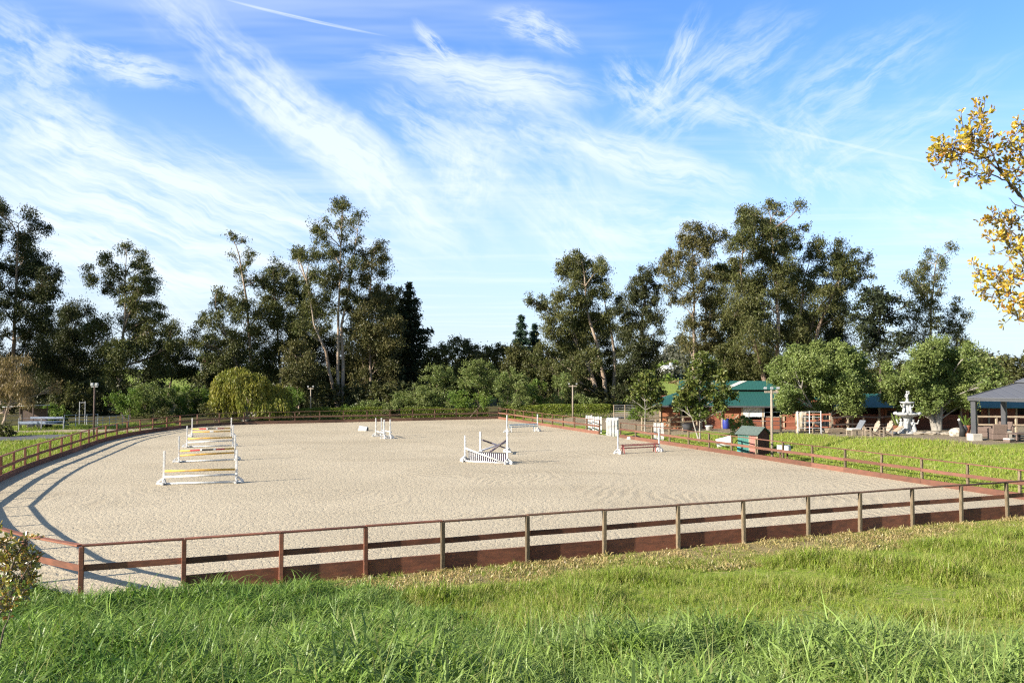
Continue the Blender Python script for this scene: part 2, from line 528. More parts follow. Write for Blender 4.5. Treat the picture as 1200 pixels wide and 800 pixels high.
M['euc_leaf'] = leafmat('euc_leaf', (0.08, 0.094, 0.028), (0.112, 0.116, 0.038), (0.15, 0.135, 0.05), 0.22, 0.015, 0.22)
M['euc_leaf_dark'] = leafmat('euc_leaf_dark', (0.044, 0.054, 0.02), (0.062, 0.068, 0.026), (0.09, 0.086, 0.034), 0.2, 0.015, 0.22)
M['euc_leaf_brown'] = leafmat('euc_leaf_brown', (0.098, 0.1, 0.034), (0.125, 0.115, 0.042), (0.165, 0.13, 0.055), 0.22, 0.015, 0.25)
M['conifer_leaf'] = leafmat('conifer_leaf', (0.03, 0.042, 0.02), (0.046, 0.056, 0.026), (0.065, 0.07, 0.034), 0.1, 0.015, 0.3)
M['conifer_green'] = leafmat('conifer_green', (0.035, 0.065, 0.040), (0.05, 0.085, 0.05), None, 0.1, 0.015, 0.3)
M['oak_leaf'] = leafmat('oak_leaf', (0.07, 0.078, 0.024), (0.1, 0.1, 0.032), (0.14, 0.125, 0.05), 0.2, 0.015, 0.3)
M['bush_pale'] = leafmat('bush_pale', (0.165, 0.215, 0.06), (0.205, 0.24, 0.078), (0.26, 0.26, 0.1), 0.3, 0.015, 0.3)
M['bush_green'] = leafmat('bush_green', (0.115, 0.185, 0.032), (0.17, 0.225, 0.04), None, 0.3, 0.015, 0.4)
M['willow_leaf'] = leafmat('willow_leaf', (0.26, 0.245, 0.042), (0.2, 0.215, 0.042), (0.3, 0.25, 0.06), 0.35, 0.015, 0.4)
M['olive_leaf'] = leafmat('olive_leaf', (0.160, 0.215, 0.058), (0.205, 0.250, 0.070), (0.25, 0.28, 0.10), 0.3, 0.015, 0.35)
M['magnolia_leaf'] = leafmat('magnolia_leaf', (0.075, 0.105, 0.022), (0.115, 0.135, 0.030), (0.20, 0.19, 0.06), 0.2, 0.015, 0.5, 0.4)
M['brown_leaf'] = leafmat('brown_leaf', (0.24, 0.175, 0.085), (0.19, 0.14, 0.065), (0.29, 0.22, 0.11), 0.3, 0.015, 0.5)
M['hedge_leaf'] = leafmat('hedge_leaf', (0.12, 0.165, 0.022), (0.165, 0.195, 0.028), (0.21, 0.22, 0.04), 0.3, 0.015, 0.5)
M['hazed_leaf'] = leafmat('hazed_leaf', (0.12, 0.125, 0.09), (0.15, 0.145, 0.1), None, 0.2, 0.015, 0.1)  # far leaves greyed: the haze of distance is mixed into their colour
M['yellow_leaf'] = leafmat('yellow_leaf', (0.62, 0.4, 0.03), (0.46, 0.36, 0.04), (0.52, 0.2, 0.04), 0.35, 0.08, 6.0, 0.35)
M['bronze_leaf'] = leafmat('bronze_leaf', (0.26, 0.26, 0.05), (0.36, 0.27, 0.045), (0.55, 0.22, 0.07), 0.3, 0.09, 9.0, 0.35)


# ------------------------------------------------------------------ object helpers
def tag(o, label=None, cat=None, group=None, kind=None):
    if label:
        o['label'] = label
    if cat:
        o['category'] = cat
    if group:
        o['group'] = group
    if kind:
        o['kind'] = kind
    return o


def empty(name, loc, label, cat, group=None, rz=0.0):
    o = bpy.data.objects.new(name, None)
    o.empty_display_size = 0.3
    o.location = loc
    o.rotation_euler = (0, 0, rz)
    COL.objects.link(o)
    return tag(o, label, cat, group)


def children(o):
    return [c for c in list(scene.objects) if c.parent == o]


def copy_tree(o, parent=None, kids=None):
    c = o.copy()
    COL.objects.link(c)
    if parent is not None:
        c.parent = parent
    for ch in o.children:
        copy_tree(ch, c)
    return c


def mesh_np(name, verts, faces, mat, parent=None, smooth=False, offset=None):
    """verts (N,3) array, faces (M,k) int array, all the same k"""
    verts = np.asarray(verts, np.float32)
    if offset is not None:
        verts = verts - np.asarray(offset, np.float32)
    faces = np.asarray(faces, np.int32)
    k = faces.shape[1]
    me = bpy.data.meshes.new(name)
    me.vertices.add(len(verts))
    me.vertices.foreach_set('co', verts.ravel())
    me.loops.add(faces.size)
    me.loops.foreach_set('vertex_index', faces.ravel())
    me.polygons.add(len(faces))
    me.polygons.foreach_set('loop_start', np.arange(0, faces.size, k, dtype=np.int32))
    me.polygons.foreach_set('use_smooth', np.full(len(faces), smooth))
    me.update(calc_edges=True)
    if mat:
        me.materials.append(mat)
    o = bpy.data.objects.new(name, me)
    COL.objects.link(o)
    if parent is not None:
        o.parent = parent
    return o


class MB:
    """collects simple solids; build() links them as ONE mesh object"""

    def __init__(self):
        self.v, self.f = [], []

    def add(self, vs, fs):
        n = len(self.v)
        self.v += [tuple(p) for p in vs]
        self.f += [tuple(i + n for i in f) for f in fs]
        return self

    def hexa(self, c):      # 8 corners: bottom ring 0-3, top ring 4-7
        return self.add(c, [(0, 3, 2, 1), (4, 5, 6, 7), (0, 1, 5, 4), (1, 2, 6, 5), (2, 3, 7, 6), (3, 0, 4, 7)])

    def box(self, c, s, rz=0.0, taper=1.0):
        cx, cy, cz = c
        a, b, h = s[0] / 2, s[1] / 2, s[2] / 2
        ca, sa = math.cos(rz), math.sin(rz)
        pts = []
        for z, k in ((-h, 1.0), (h, taper)):
            for x, y in ((-a, -b), (a, -b), (a, b), (-a, b)):
                x, y = x * k, y * k
                pts.append((cx + x * ca - y * sa, cy + x * sa + y * ca, cz + z))
        return self.hexa(pts)

    def beam(self, a, b, w, h, up=(0, 0, 1)):
        """board from a to b, width w sideways, height h along up"""
        a, b, up = Vector(a), Vector(b), Vector(up)
        d = (b - a).normalized()
        s = d.cross(up)
        if s.length < 1e-5:
            s = d.cross(Vector((0, 1, 0)))
        s.normalize()
        n = s.cross(d).normalized()
        s, n = s * w / 2, n * h / 2
        return self.hexa([a - s - n, b - s - n, b + s - n, a + s - n, a - s + n, b - s + n, b + s + n, a + s + n])

    def tube(self, pts, rad, n=8, cap=True):
        pts = [Vector(p) for p in pts]
        if not hasattr(rad, '__len__'):
            rad = [rad] * len(pts)
        rings = []
        up = Vector((0.31, 0.17, 0.93))
        for i, p in enumerate(pts):
            d = (pts[min(i + 1, len(pts) - 1)] - pts[max(i - 1, 0)]).normalized()
            s = d.cross(up)
            if s.length < 0.05:
                s = d.cross(Vector((1, 0, 0)))
            s.normalize()
            t = d.cross(s)
            rings.append([p + (s * math.cos(2 * math.pi * k / n) + t * math.sin(2 * math.pi * k / n)) * rad[i] for k in range(n)])
        vs = [q for r in rings for q in r]
        fs = []
        for i in range(len(pts) - 1):
            for k in range(n):
                k2 = (k + 1) % n
                fs.append((i * n + k, i * n + k2, (i + 1) * n + k2, (i + 1) * n + k))
        if cap:
            fs.append(tuple(range(n))[::-1])
            m = (len(pts) - 1) * n
            fs.append(tuple(m + k for k in range(n)))
        return self.add(vs, fs)

    def lathe(self, prof, c=(0, 0, 0), n=20):
        vs, fs = [], []
        for r, z in prof:
            for k in range(n):
                a = 2 * math.pi * k / n
                vs.append((c[0] + r * math.cos(a), c[1] + r * math.sin(a), c[2] + z))
        for i in range(len(prof) - 1):
            for k in range(n):
                k2 = (k + 1) % n
                fs.append((i * n + k, i * n + k2, (i + 1) * n + k2, (i + 1) * n + k))
        fs.append(tuple(range(n))[::-1])
        m = (len(prof) - 1) * n
        fs.append(tuple(m + k for k in range(n)))
        return self.add(vs, fs)

    def blob(self, c, r, seed=0, n=10, rough=0.15):
        rg = random.Random(seed)
        vs, fs = [], []
        for i in range(n + 1):
            ph = math.pi * i / n
            for k in range(2 * n):
                a = math.pi * k / n
                q = 1 + (rg.random() - 0.5) * 2 * rough * math.sin(ph)
                vs.append((c[0] + r[0] * q * math.sin(ph) * math.cos(a), c[1] + r[1] * q * math.sin(ph) * math.sin(a), c[2] + r[2] * q * math.cos(ph)))
        m = 2 * n
        for i in range(n):
            for k in range(m):
                fs.append((i * m + k, (i + 1) * m + k, (i + 1) * m + (k + 1) % m, i * m + (k + 1) % m))
        return self.add(vs, fs)

    def build(self, name, mat, parent=None, smooth=False, bevel=0.0):
        me = bpy.data.meshes.new(name)
        me.from_pydata(self.v, [], self.f)
        me.validate()
        me.update()
        if smooth:
            me.polygons.foreach_set('use_smooth', [True] * len(me.polygons))
        me.materials.append(mat)
        o = bpy.data.objects.new(name, me)
        COL.objects.link(o)
        if parent is not None:
            o.parent = parent
        if bevel:
            b = o.modifiers.new('bevel', 'BEVEL')
            b.width = bevel
            b.segments = 1
            b.limit_method = 'ANGLE'
        return o


def part(name, mat, parent, fn, smooth=False, bevel=0.0):
    mb = MB()
    fn(mb)
    return mb.build(name, mat, parent, smooth, bevel)

# ================================================================== SETTING
# ------------------------------------------------------------------ terrain
def graded(lo, hi, step, far, grow=1.18):
    a = list(np.arange(lo, hi + 1e-6, step))
    s, x = step, hi
    while x < far:
        s *= grow
        x += s
        a.append(x)
    s, x = step, lo
    pre = []
    while x > -far:
        s *= grow
        x -= s
        pre.append(x)
    return np.array(pre[::-1] + a)


def make_terrain():
    xs = graded(-62, 62, 0.75, 2500)
    ys1 = graded(-3, 32, 0.4, 0.1, 1.2)
    ys1 = ys1[ys1 >= -12]
    ys = np.concatenate([[-400, -150, -60, -30], ys1, np.arange(33, 92, 0.9), graded(93, 130, 2.0, 3000, 1.12)[lambda a=None: slice(None)] if False else np.arange(93, 130, 2.0)])
    s, y = 2.0, 130.0
    tail = []
    while y < 3000:
        tail.append(y)
        s *= 1.12
        y += s
    ys = np.unique(np.round(np.concatenate([ys, tail]), 4))
    X, Y = np.meshgrid(xs, ys)
    Z = terr(X, Y)
    nx, ny = len(xs), len(ys)
    v = np.stack([X.ravel(), Y.ravel(), Z.ravel()], 1)
    i, j = np.meshgrid(np.arange(nx - 1), np.arange(ny - 1))
    a = (j * nx + i).ravel()
    f = np.stack([a, a + 1, a + 1 + nx, a + nx], 1)
    o = mesh_np('ground', v, f, None, smooth=True)
    u, w = to_uv(X.ravel(), Y.ravel())
    s = 21.2 - w                               # metres outside the near fence
    wob = (vnoise(X.ravel(), Y.ravel(), 3.1) - 0.5) * 2.2
    mulch = sstep(2.9, 1.5, s + wob * 0.7) * sstep(-6.0, -1.0, X.ravel()) * (1 - 0.45 * sstep(10, 20, X.ravel())) * (s > -3) * (u < 33)
    dirt = sstep(38.5, 40.5, u + wob * 0.5) * sstep(30, 34, w) * sstep(95, 80, w)
    dirt = np.maximum(dirt, sstep(33.5, 35.5, u + wob) * sstep(54, 58, w + wob) * sstep(95, 80, w) * 0.7)
    dirt = np.maximum(dirt, 0.8 * sstep(-16, -18, u + wob) * sstep(58, 62, w) * sstep(78, 72, w))
    tall = sstep(14.5, 12.5, Y.ravel())
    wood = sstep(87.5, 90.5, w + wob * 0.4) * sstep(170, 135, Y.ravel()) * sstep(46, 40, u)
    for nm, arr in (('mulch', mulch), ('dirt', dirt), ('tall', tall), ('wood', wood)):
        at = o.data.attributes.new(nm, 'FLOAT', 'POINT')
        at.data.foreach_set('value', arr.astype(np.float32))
    m, t, b = principled('ground', 0.95, 0.1)
    geo = t.new('ShaderNodeNewGeometry')
    pos = geo.outputs['Position']
    at = lambda n: t.new('ShaderNodeAttribute', attribute_name=n).outputs['Fac']
    n1 = t.noise(pos, 0.35, 5, 0.6)
    n2 = t.noise(pos, 4.0, 5, 0.65)
    n3 = t.noise(pos, 22.0, 4, 0.7)
    g = t.mix(t.maprange(n1.outputs['Fac'], 0.35, 0.65), (0.20, 0.28, 0.034), (0.26, 0.31, 0.05))
    g = t.mix(t.maprange(n2.outputs['Fac'], 0.48, 0.70), g, (0.36, 0.31, 0.13))
    g = t.mix(t.maprange(n3.outputs['Fac'], 0.5, 0.7, 0, 0.6), g, (0.06, 0.10, 0.015))
    g = t.mix(at('tall'), g, (0.07, 0.095, 0.025))
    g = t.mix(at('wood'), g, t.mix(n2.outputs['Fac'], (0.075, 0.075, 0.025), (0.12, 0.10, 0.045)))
    dr = t.mix(n2.outputs['Fac'], (0.34, 0.27, 0.18), (0.22, 0.175, 0.115))
    g = t.mix(t.maprange(t.math('ADD', at('dirt'), t.math('MULTIPLY', t.math('SUBTRACT', n2.outputs['Fac'], 0.5), 0.9)), 0.35, 0.65), g, dr)
    mu = t.mix(t.maprange(n3.outputs['Fac'], 0.35, 0.65), (0.40, 0.29, 0.15), (0.22, 0.20, 0.07))
    g = t.mix(t.maprange(t.math('ADD', at('mulch'), t.math('MULTIPLY', t.math('SUBTRACT', n2.outputs['Fac'], 0.5), 1.0)), 0.35, 0.65), g, mu)
    t.put(b, 'Base Color', g)
    bp = t.new('ShaderNodeBump')
    bp.inputs['Strength'].default_value = 0.7
    bp.inputs['Distance'].default_value = 0.06
    t.put(bp, 'Height', t.math('ADD', n3.outputs['Fac'], n2.outputs['Fac']))
    t.put(b, 'Normal', bp.outputs[0])
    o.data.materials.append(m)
    tag(o, kind='structure')


make_terrain()

# ------------------------------------------------------------------ arena
LEFT_LINE = [(-2.4, 21.3), (-3.7, 23.0), (-4.9, 24.9), (-6.1, 28.0), (-7.3, 31.6), (-8.5, 36.0), (-8.6, 44.5), (-8.3, 50.7), (-7.6, 56.6),
             (-6.4, 67.5), (-4.9, 73.3), (-3.3, 77.2), (-1.2, 81.2)]
FAR_LINE = [(-1.2, 81.2), (0.6, 83.6), (3.2, 85.1), (31.6, 85.2)]
RIGHT_FAR = [(31.6, 85.2), (31.6, 61.0)]
RIGHT_NEAR = [(31.6, 57.4), (31.6, 21.3)]


def make_arena():
    poly = [(31.6, 21.3)] + LEFT_LINE + FAR_LINE[1:]
    mb = MB()
    mb.add([uv(u, v, 0.0) for u, v in poly], [tuple(range(len(poly)))[::-1]])
    m, t, b = principled('arena_sand', 0.95, 0.12)
    geo = t.new('ShaderNodeNewGeometry')
    pos = geo.outputs['Position']
    n1 = t.noise(pos, 0.12, 4, 0.6)
    n2 = t.noise(pos, 1.6, 4, 0.6)
    n3 = t.noise(pos, 60.0, 3, 0.7)
    c = t.mix(t.maprange(n1.outputs['Fac'], 0.35, 0.65), (0.54, 0.455, 0.315), (0.61, 0.515, 0.36))
    c = t.mix(t.maprange(n2.outputs['Fac'], 0.4, 0.75, 0, 0.35), c, (0.42, 0.34, 0.24))
    c = t.mix(t.maprange(n3.outputs['Fac'], 0.35, 0.7, 0, 0.45), c, (0.36, 0.29, 0.20))
    damp = t.noise(t.mapping(pos, scale=(0.05, 0.16, 1), rot=(0, 0, -TH)), 1.0, 4, 0.6)
    c = t.mix(t.maprange(damp.outputs['Fac'], 0.52, 0.70, 0, 0.45), c, (0.38, 0.31, 0.21))
    t.put(b, 'Base Color', c)
    # hoof prints, clods and harrow lines
    warp = t.vmath('ADD', pos, t.vmath('SCALE', t.noise(pos, 5.0, 3).outputs['Color'], scale=0.12))
    vo = t.new('ShaderNodeTexVoronoi', feature='SMOOTH_F1')
    t.put(vo, 'Vector', warp)
    vo.inputs['Scale'].default_value = 4.2
    vo.inputs['Smoothness'].default_value = 0.35
    h1 = t.maprange(vo.outputs['Distance'], 0.05, 0.5)
    n4 = t.noise(pos, 7.5, 2, 0.5)
    n5 = t.noise(pos, 17.0, 3, 0.6)
    pits = t.maprange(n4.outputs['Fac'], 0.30, 0.5)
    grit = t.maprange(n5.outputs['Fac'], 0.3, 0.62)
    ctr = t.vmath('SUBTRACT', pos, tuple(uv(11, 40)))
    wv = t.new('ShaderNodeTexWave', wave_type='RINGS', rings_direction='Z', wave_profile='SIN')
    t.put(wv, 'Vector', t.vmath('ADD', ctr, t.vmath('SCALE', t.noise(pos, 0.10, 2).outputs['Color'], scale=9.0)))
    wv.inputs['Scale'].default_value = 0.62
    wv.inputs['Distortion'].default_value = 0.8
    wv.inputs['Detail'].default_value = 2
    wamt = t.maprange(t.noise(pos, 0.16, 2).outputs['Fac'], 0.47, 0.60, 0.0, 0.75)
    t.put(b, 'Base Color', t.mix(t.math('MULTIPLY', t.math('SUBTRACT', 1.0, wv.outputs['Fac']), t.math('MULTIPLY', wamt, 0.34)), c, (0.36, 0.29, 0.19)))
    h = t.math('ADD', t.math('MULTIPLY', h1, 0.55), t.math('MULTIPLY', pits, 0.75))
    h = t.math('ADD', h, t.math('MULTIPLY', grit, 0.42))
    h = t.math('ADD', h, t.math('MULTIPLY', wv.outputs['Fac'], wamt))
    bp = t.new('ShaderNodeBump')
    bp.inputs['Strength'].default_value = 0.52
    bp.inputs['Distance'].default_value = 0.04
    t.put(bp, 'Height', h)
    t.put(b, 'Normal', bp.outputs[0])
    o = mb.build('arena_sand', m)
    tag(o, kind='structure')


make_arena()


def strip(name, pts, widths, mat, lift=0.03):
    """a road or path as a sheet that follows the ground"""
    mb = MB()
    P2 = [Vector((p[0], p[1])) for p in pts]
    fine, wf = [], []
    for i in range(len(P2) - 1):
        k = max(2, int((P2[i + 1] - P2[i]).length / 1.2))
        for j in range(k):
            q = j / k
            fine.append(P2[i].lerp(P2[i + 1], q))
            wf.append(widths[i] * (1 - q) + widths[i + 1] * q)
    fine.append(P2[-1])
    wf.append(widths[-1])
    vs, fs = [], []
    m = 6
    for i, p in enumerate(fine):
        d = (fine[min(i + 1, len(fine) - 1)] - fine[max(i - 1, 0)]).normalized()
        s = Vector((-d.y, d.x))
        for k in range(m + 1):
            q = p + s * wf[i] * (k / m - 0.5) * (1 + 0.06 * math.sin(i * 1.7 + k))
            vs.append((q.x, q.y, gz(q.x, q.y) + lift))
    for i in range(len(fine) - 1):
        for k in range(m):
            a = i * (m + 1) + k
            fs.append((a, a + 1, a + m + 2, a + m + 1))
    mb.add(vs, fs)
    return tag(mb.build(name, mat, None, True), kind='structure')


M['asphalt'] = simple('asphalt', (0.16, 0.155, 0.16), (0.125, 0.12, 0.125), 3, 0.9, 0.2, 0.2)
M['path_dirt'] = simple('path_dirt', (0.42, 0.34, 0.23), (0.33, 0.26, 0.17), 1.5, 0.95, 0.1, 0.3)
strip('dirt_path', [(-60, 70.5), (-44, 71), (-34, 74.5), (-28, 82)], [4.5, 4.5, 4, 3], M['path_dirt'], 0.06)
strip('road', [(-90, 54), (-52, 58.5), (-42, 61.5), (-36.5, 67.5)], [6.5, 6.5, 5.0, 3.0], M['asphalt'], 0.09)


# ------------------------------------------------------------------ fences
def resample(line, step):
    pts = [Vector((a, b)) for a, b in line]
    L = [0]
    for i in range(1, len(pts)):
        L.append(L[-1] + (pts[i] - pts[i - 1]).length)
    n = max(1, round(L[-1] / step))
    out = []
    for k in range(n + 1):
        s = L[-1] * k / n
        for i in range(1, len(pts)):
            if s <= L[i] + 1e-9:
                q = (s - L[i - 1]) / (L[i] - L[i - 1])
                out.append(pts[i - 1].lerp(pts[i], q))
                break
    return [(p.x, p.y) for p in out]


def post_mesh(name, mat, h, w=0.11, d=0.11):
    mb = MB()
    mb.box((0, 0, h / 2), (w, d, h), 0, 0.97)
    o = mb.build(name, mat, None, False, 0.012)
    return o


def fence(name, label, pts, outside, post_mat, rail_mat, cap_w=0.15, h=1.2, board=0.30, skip_first=False, skip_last=False, cap_mat=None, bare=0):
    """post and rail fence: pts in arena axes, outside = +1 when the outside lies to the left of travel"""
    base = uv(*pts[0])
    root = empty(name, (base.x, base.y, -0.14), label, 'fence', 'fences round the riding arena')
    rg = random.Random(hash(len(pts)) % 1000)
    W = [uv(u, v) for u, v in pts]
    n = len(W)
    protos = {}
    for i, p in enumerate(W):
        if (i == 0 and skip_first) or (i == n - 1 and skip_last):
            continue
        d = (W[min(i + 1, n - 1)] - W[max(i - 1, 0)]).normalized()
        side = Vector((-d.y, d.x, 0)) * outside
        mat = post_mat(i) if callable(post_mat) else post_mat
        if mat.name not in protos:
            o = post_mesh('post', mat, h + 0.14 - 0.03)
            protos[mat.name] = o
        else:
            o = protos[mat.name].copy()
            COL.objects.link(o)
        o.parent = root
        q = p + side * 0.08
        o.location = (q.x - base.x, q.y - base.y, 0)
        o.rotation_euler = (R(rg.uniform(-0.8, 0.8)), R(rg.uniform(-0.8, 0.8)), math.atan2(d.y, d.x) + R(rg.uniform(-3, 3)))
    o0 = Vector((base.x, base.y, -0.14))
    for i in range(n - 1):
        a, b = W[i] - o0, W[i + 1] - o0
        d = (b - a).normalized()
        side = Vector((-d.y, d.x, 0)) * outside
        a2, b2 = a + d * 0.004, b - d * 0.004
        rm = rail_mat(i) if callable(rail_mat) else rail_mat
        cm = cap_mat(i) if callable(cap_mat) else (cap_mat or rm)
        j = lambda: Vector((0, 0, rg.uniform(-0.012, 0.012)))
        for nm, z, w, hh, mt, off in (('top_rail', h - 0.015, cap_w, 0.042, cm, 0.05), ('middle_rail', 0.66, 0.04, 0.15, rm, 0.0), ('kickboard', 0.09, 0.05, board + 0.14, rm, -0.002)):
            if nm == 'kickboard' and i < bare:
                continue
            mb = MB()
            mb.beam(a2 + side * off + Vector((0, 0, z)) + j(), b2 + side * off + Vector((0, 0, z)) + j(), w, hh)
            mb.build(nm, mt, root, False, 0.006)
    return root


near_u = [-2.4, -0.2, 2.06, 4.19, 6.27, 8.74, 11.16, 13.67, 16.07, 18.6, 20.76, 23.1, 25.4, 27.7, 29.6, 31.6]
rw, gw = M['red_wood'], M['grey_wood']
fence('rail_fence', 'long near fence, red posts at its left end and weathered brown posts at its right',
      [(u, 21.3) for u in near_u], -1, lambda i: rw if i < 4 else gw, rw, 0.15,
      cap_mat=lambda i: rw if i < 4 else M['brown_wood'], bare=1)
fence('rail_fence', 'reddish curving fence on the left side of the arena beside the road',
      resample(LEFT_LINE, 2.35), 1, rw, rw, 0.15, skip_first=True, bare=4)
fence('rail_fence', 'dark brown far fence in front of the low hedge at the back of the arena', resample(FAR_LINE, 2.5), 1, M['fence_far_wood'], M['fence_far_wood'], 0.12, board=0.26, skip_first=True)
rp = M['red_wood_pale']
fence('rail_fence', 'short orange brown fence from the far right corner to the white panels at the gap', resample(RIGHT_FAR, 2.4), 1, M['brown_wood'], rp, 0.13, board=0.19, skip_first=True)
fence('rail_fence', 'orange brown right fence with grey posts in front of the green bank and shed', resample(RIGHT_NEAR, 2.45), 1, gw, rp, 0.13, board=0.19, skip_last=True)

# ================================================================== OBJECTS
# ------------------------------------------------------------------ show jumps
def striped(name, stops):
    m, t, b = principled(name, 0.5, 0.4)
    tc = t.new('ShaderNodeTexCoord')
    sep = t.new('ShaderNodeSeparateXYZ')
    t.put(sep, 0, tc.outputs['Object'])
    f = t.math('ADD', t.math('DIVIDE', sep.outputs[0], 3.4), 0.5)
    c = t.ramp(f, stops, 'CONSTANT')
    n = t.noise(tc.outputs['Object'], 6, 3)
    c = t.mix(t.maprange(n.outputs['Fac'], 0.4, 0.7, 0, 0.25), c, (0.35, 0.28, 0.2))
    t.put(b, 'Base Color', c)
    return m


YEL, RED, BLK, WHT = (0.66, 0.38, 0.05), (0.50, 0.03, 0.03), (0.03, 0.03, 0.03), (0.8, 0.8, 0.78)
M['pole_striped'] = striped('pole_striped', [(0, YEL), (0.22, RED), (0.38, WHT), (0.41, BLK), (0.59, WHT), (0.63, RED), (0.78, YEL)])
M['pole_yellow'] = striped('pole_yellow', [(0, YEL), (0.2, (0.62, 0.33, 0.04)), (0.3, (0.42, 0.25, 0.06)), (0.36, (0.62, 0.34, 0.04)), (0.7, YEL)])
M['pole_yellow_white'] = striped('pole_yellow_white', [(0, YEL), (0.46, WHT), (0.54, YEL)])
M['pole_navy_white'] = striped('pole_navy_white', [(0, (0.03, 0.02, 0.05)), (0.36, (0.55, 0.5, 0.62)), (0.62, (0.10, 0.08, 0.12)), (0.8, WHT)])
M['pole_navy'] = striped('pole_navy', [(0, (0.03, 0.02, 0.05)), (0.55, (0.05, 0.03, 0.06)), (0.9, (0.5, 0.45, 0.55))])

std_proto = None


def standard(p, ang, label, group, h=1.52, mirror=False):
    global std_proto
    if std_proto is None:
        r = empty('jump_standard', (0, 0, 0), label, 'jump standard', group)
        part('post', M['white_paint'], r, lambda m: m.box((0, 0, 0.035 + 1.52 / 2), (0.09, 0.09, 1.45)), bevel=0.01)
        part('foot', M['white_paint'], r, lambda m: m.box((0, 0, 0.05), (0.09, 0.62, 0.10)), bevel=0.01)
        part('foot', M['white_paint'], r, lambda m: m.box((-0.19, 0, 0.048), (0.28, 0.09, 0.095)), bevel=0.01)
        for s in (-1, 1):
            part('brace', M['white_paint'], r, lambda m: m.beam((0, s * 0.28, 0.10), (0, s * 0.055, 0.30), 0.04, 0.09))
        part('brace', M['white_paint'], r, lambda m: m.beam((-0.30, 0, 0.10), (-0.055, 0, 0.28), 0.04, 0.09))

        def cups(m):
            for k in range(14):
                m.box((0.047, 0, 0.28 + k * 0.085), (0.006, 0.016, 0.016))
        part('peg_holes', M['dark_metal'], r, cups)
        std_proto = r
    else:
        r = copy_tree(std_proto)
        tag(r, label, 'jump standard', group)
    r.location = p
    r.rotation_euler = (0, 0, ang)
    r.scale = (1, 1, h / 1.52)
    return r


def pole(a, b, mat, label, group, r=0.05, name='jump_pole'):
    a, b = Vector(a), Vector(b)
    L = (b - a).length
    mb = MB()
    mb.tube([(-L / 2, 0, 0), (L / 2, 0, 0)], r, 12)
    o = mb.build(name, M[mat] if isinstance(mat, str) else mat, None, False)
    for pl in o.data.polygons:
        pl.use_smooth = len(pl.vertices) == 4
    o.location = (a + b) / 2
    d = (b - a).normalized()
    o.rotation_euler = (0, -math.asin(d.z), math.atan2(d.y, d.x))
    return tag(o, label, 'jump pole', group)


GS, GP = 'white standards of the show jumps', 'coloured jump poles in the arena'


def jump(pl, pr, poles, labels, hs=1.52):
    """two standards from their foot pixels, and poles [(height left, height right, material, label)]"""
    a, b = G(*pl), G(*pr)
    d = (b - a).normalized()
    ang = math.atan2(d.y, d.x)
    standard(a, ang, labels[0], GS, hs)
    standard(b, ang + math.pi, labels[1], GS, hs)
    for hl, hr, mat, lab, inset in poles:
        s = Vector((-d.y, d.x, 0)) * (-0.10)
        pole(a + d * inset + s + Vector((0, 0, hl)), b - d * inset + s + Vector((0, 0, hr)), mat, lab, GP)
    return a, b, d


jump((192, 567.5), (277, 565.5), [
    (0.63, 0.65, 'pole_yellow', 'yellow top pole of the jump nearest the near fence', 0.06),
    (0.36, 0.40, 'white_paint', 'white lower pole of the jump nearest the near fence', 0.06),
    (0.05, 0.05, 'old_white', 'white ground pole under the jump nearest the near fence', -0.1)],
    ('left white standard of the nearest yellow pole jump', 'right white standard of the nearest yellow pole jump'), 1.55)
jump((209.5, 541.5), (275.5, 539.0), [
    (0.66, 0.70, 'pole_striped', 'yellow pole with red and black bands on the second nearest jump', 0.06),
    (0.40, 0.46, 'pole_yellow', 'plain yellow lower pole under the banded pole of the second jump', 0.06),
    (0.05, 0.05, 'old_white', 'white ground pole below the second nearest of the four jumps', -0.05)],
    ('left white standard of the second jump with the banded pole', 'right white standard of the second jump with the banded pole'), 1.5)
jump((219, 524), (273, 522.5), [
    (0.60, 0.62, 'pole_yellow', 'yellow pole above a white pole on the third jump of the row', 0.06),
    (0.35, 0.40, 'white_paint', 'white pole just below the yellow pole of the third jump', 0.06),
    (0.05, 0.05, 'old_white', 'white ground pole under the third jump of the row', -0.05)],
    ('left white standard of the third jump of the row', 'right white standard of the third jump of the row'), 1.48)
jump((225, 511.5), (271, 510.7), [
    (0.62, 0.64, 'pole_striped', 'banded yellow red and black pole of the farthest jump in the row', 0.06),
    (0.38, 0.40, 'pole_yellow_white', 'yellow lower pole with white middle on the farthest jump in the row', 0.06)],
    ('left white standard of the farthest jump in the row', 'right white standard of the farthest jump in the row'), 1.5)

# spread jump with crossed poles
a, b, d = jump((545, 540.6), (594.5, 543.5), [
    (0.78, 0.06, 'white_paint', 'white slanting pole across the front of the crossed pole jump', 0.1),
    (0.05, 0.05, 'white_paint', 'white ground pole along the foot of the crossed pole jump', 0.05)],
    ('front left standard of the crossed pole jump with striped filler', 'front right standard of the crossed pole jump with striped filler'))
s = Vector((-d.y, d.x, 0))
pole(b - d * 0.05 + s * 0.06 + Vector((0, 0, 1.36)), a + d * 1.05 + s * 0.30 + Vector((0, 0, 0.30)), 'pole_navy', 'dark navy pole rising to the right on the crossed pole jump', GP)
gate = empty('jump_filler', (a + d * 0.12 + s * 0.16), 'black and white striped filler panel under the crossed poles', 'jump filler', rz=math.atan2(d.y, d.x))
LG = (b - a).length - 0.3


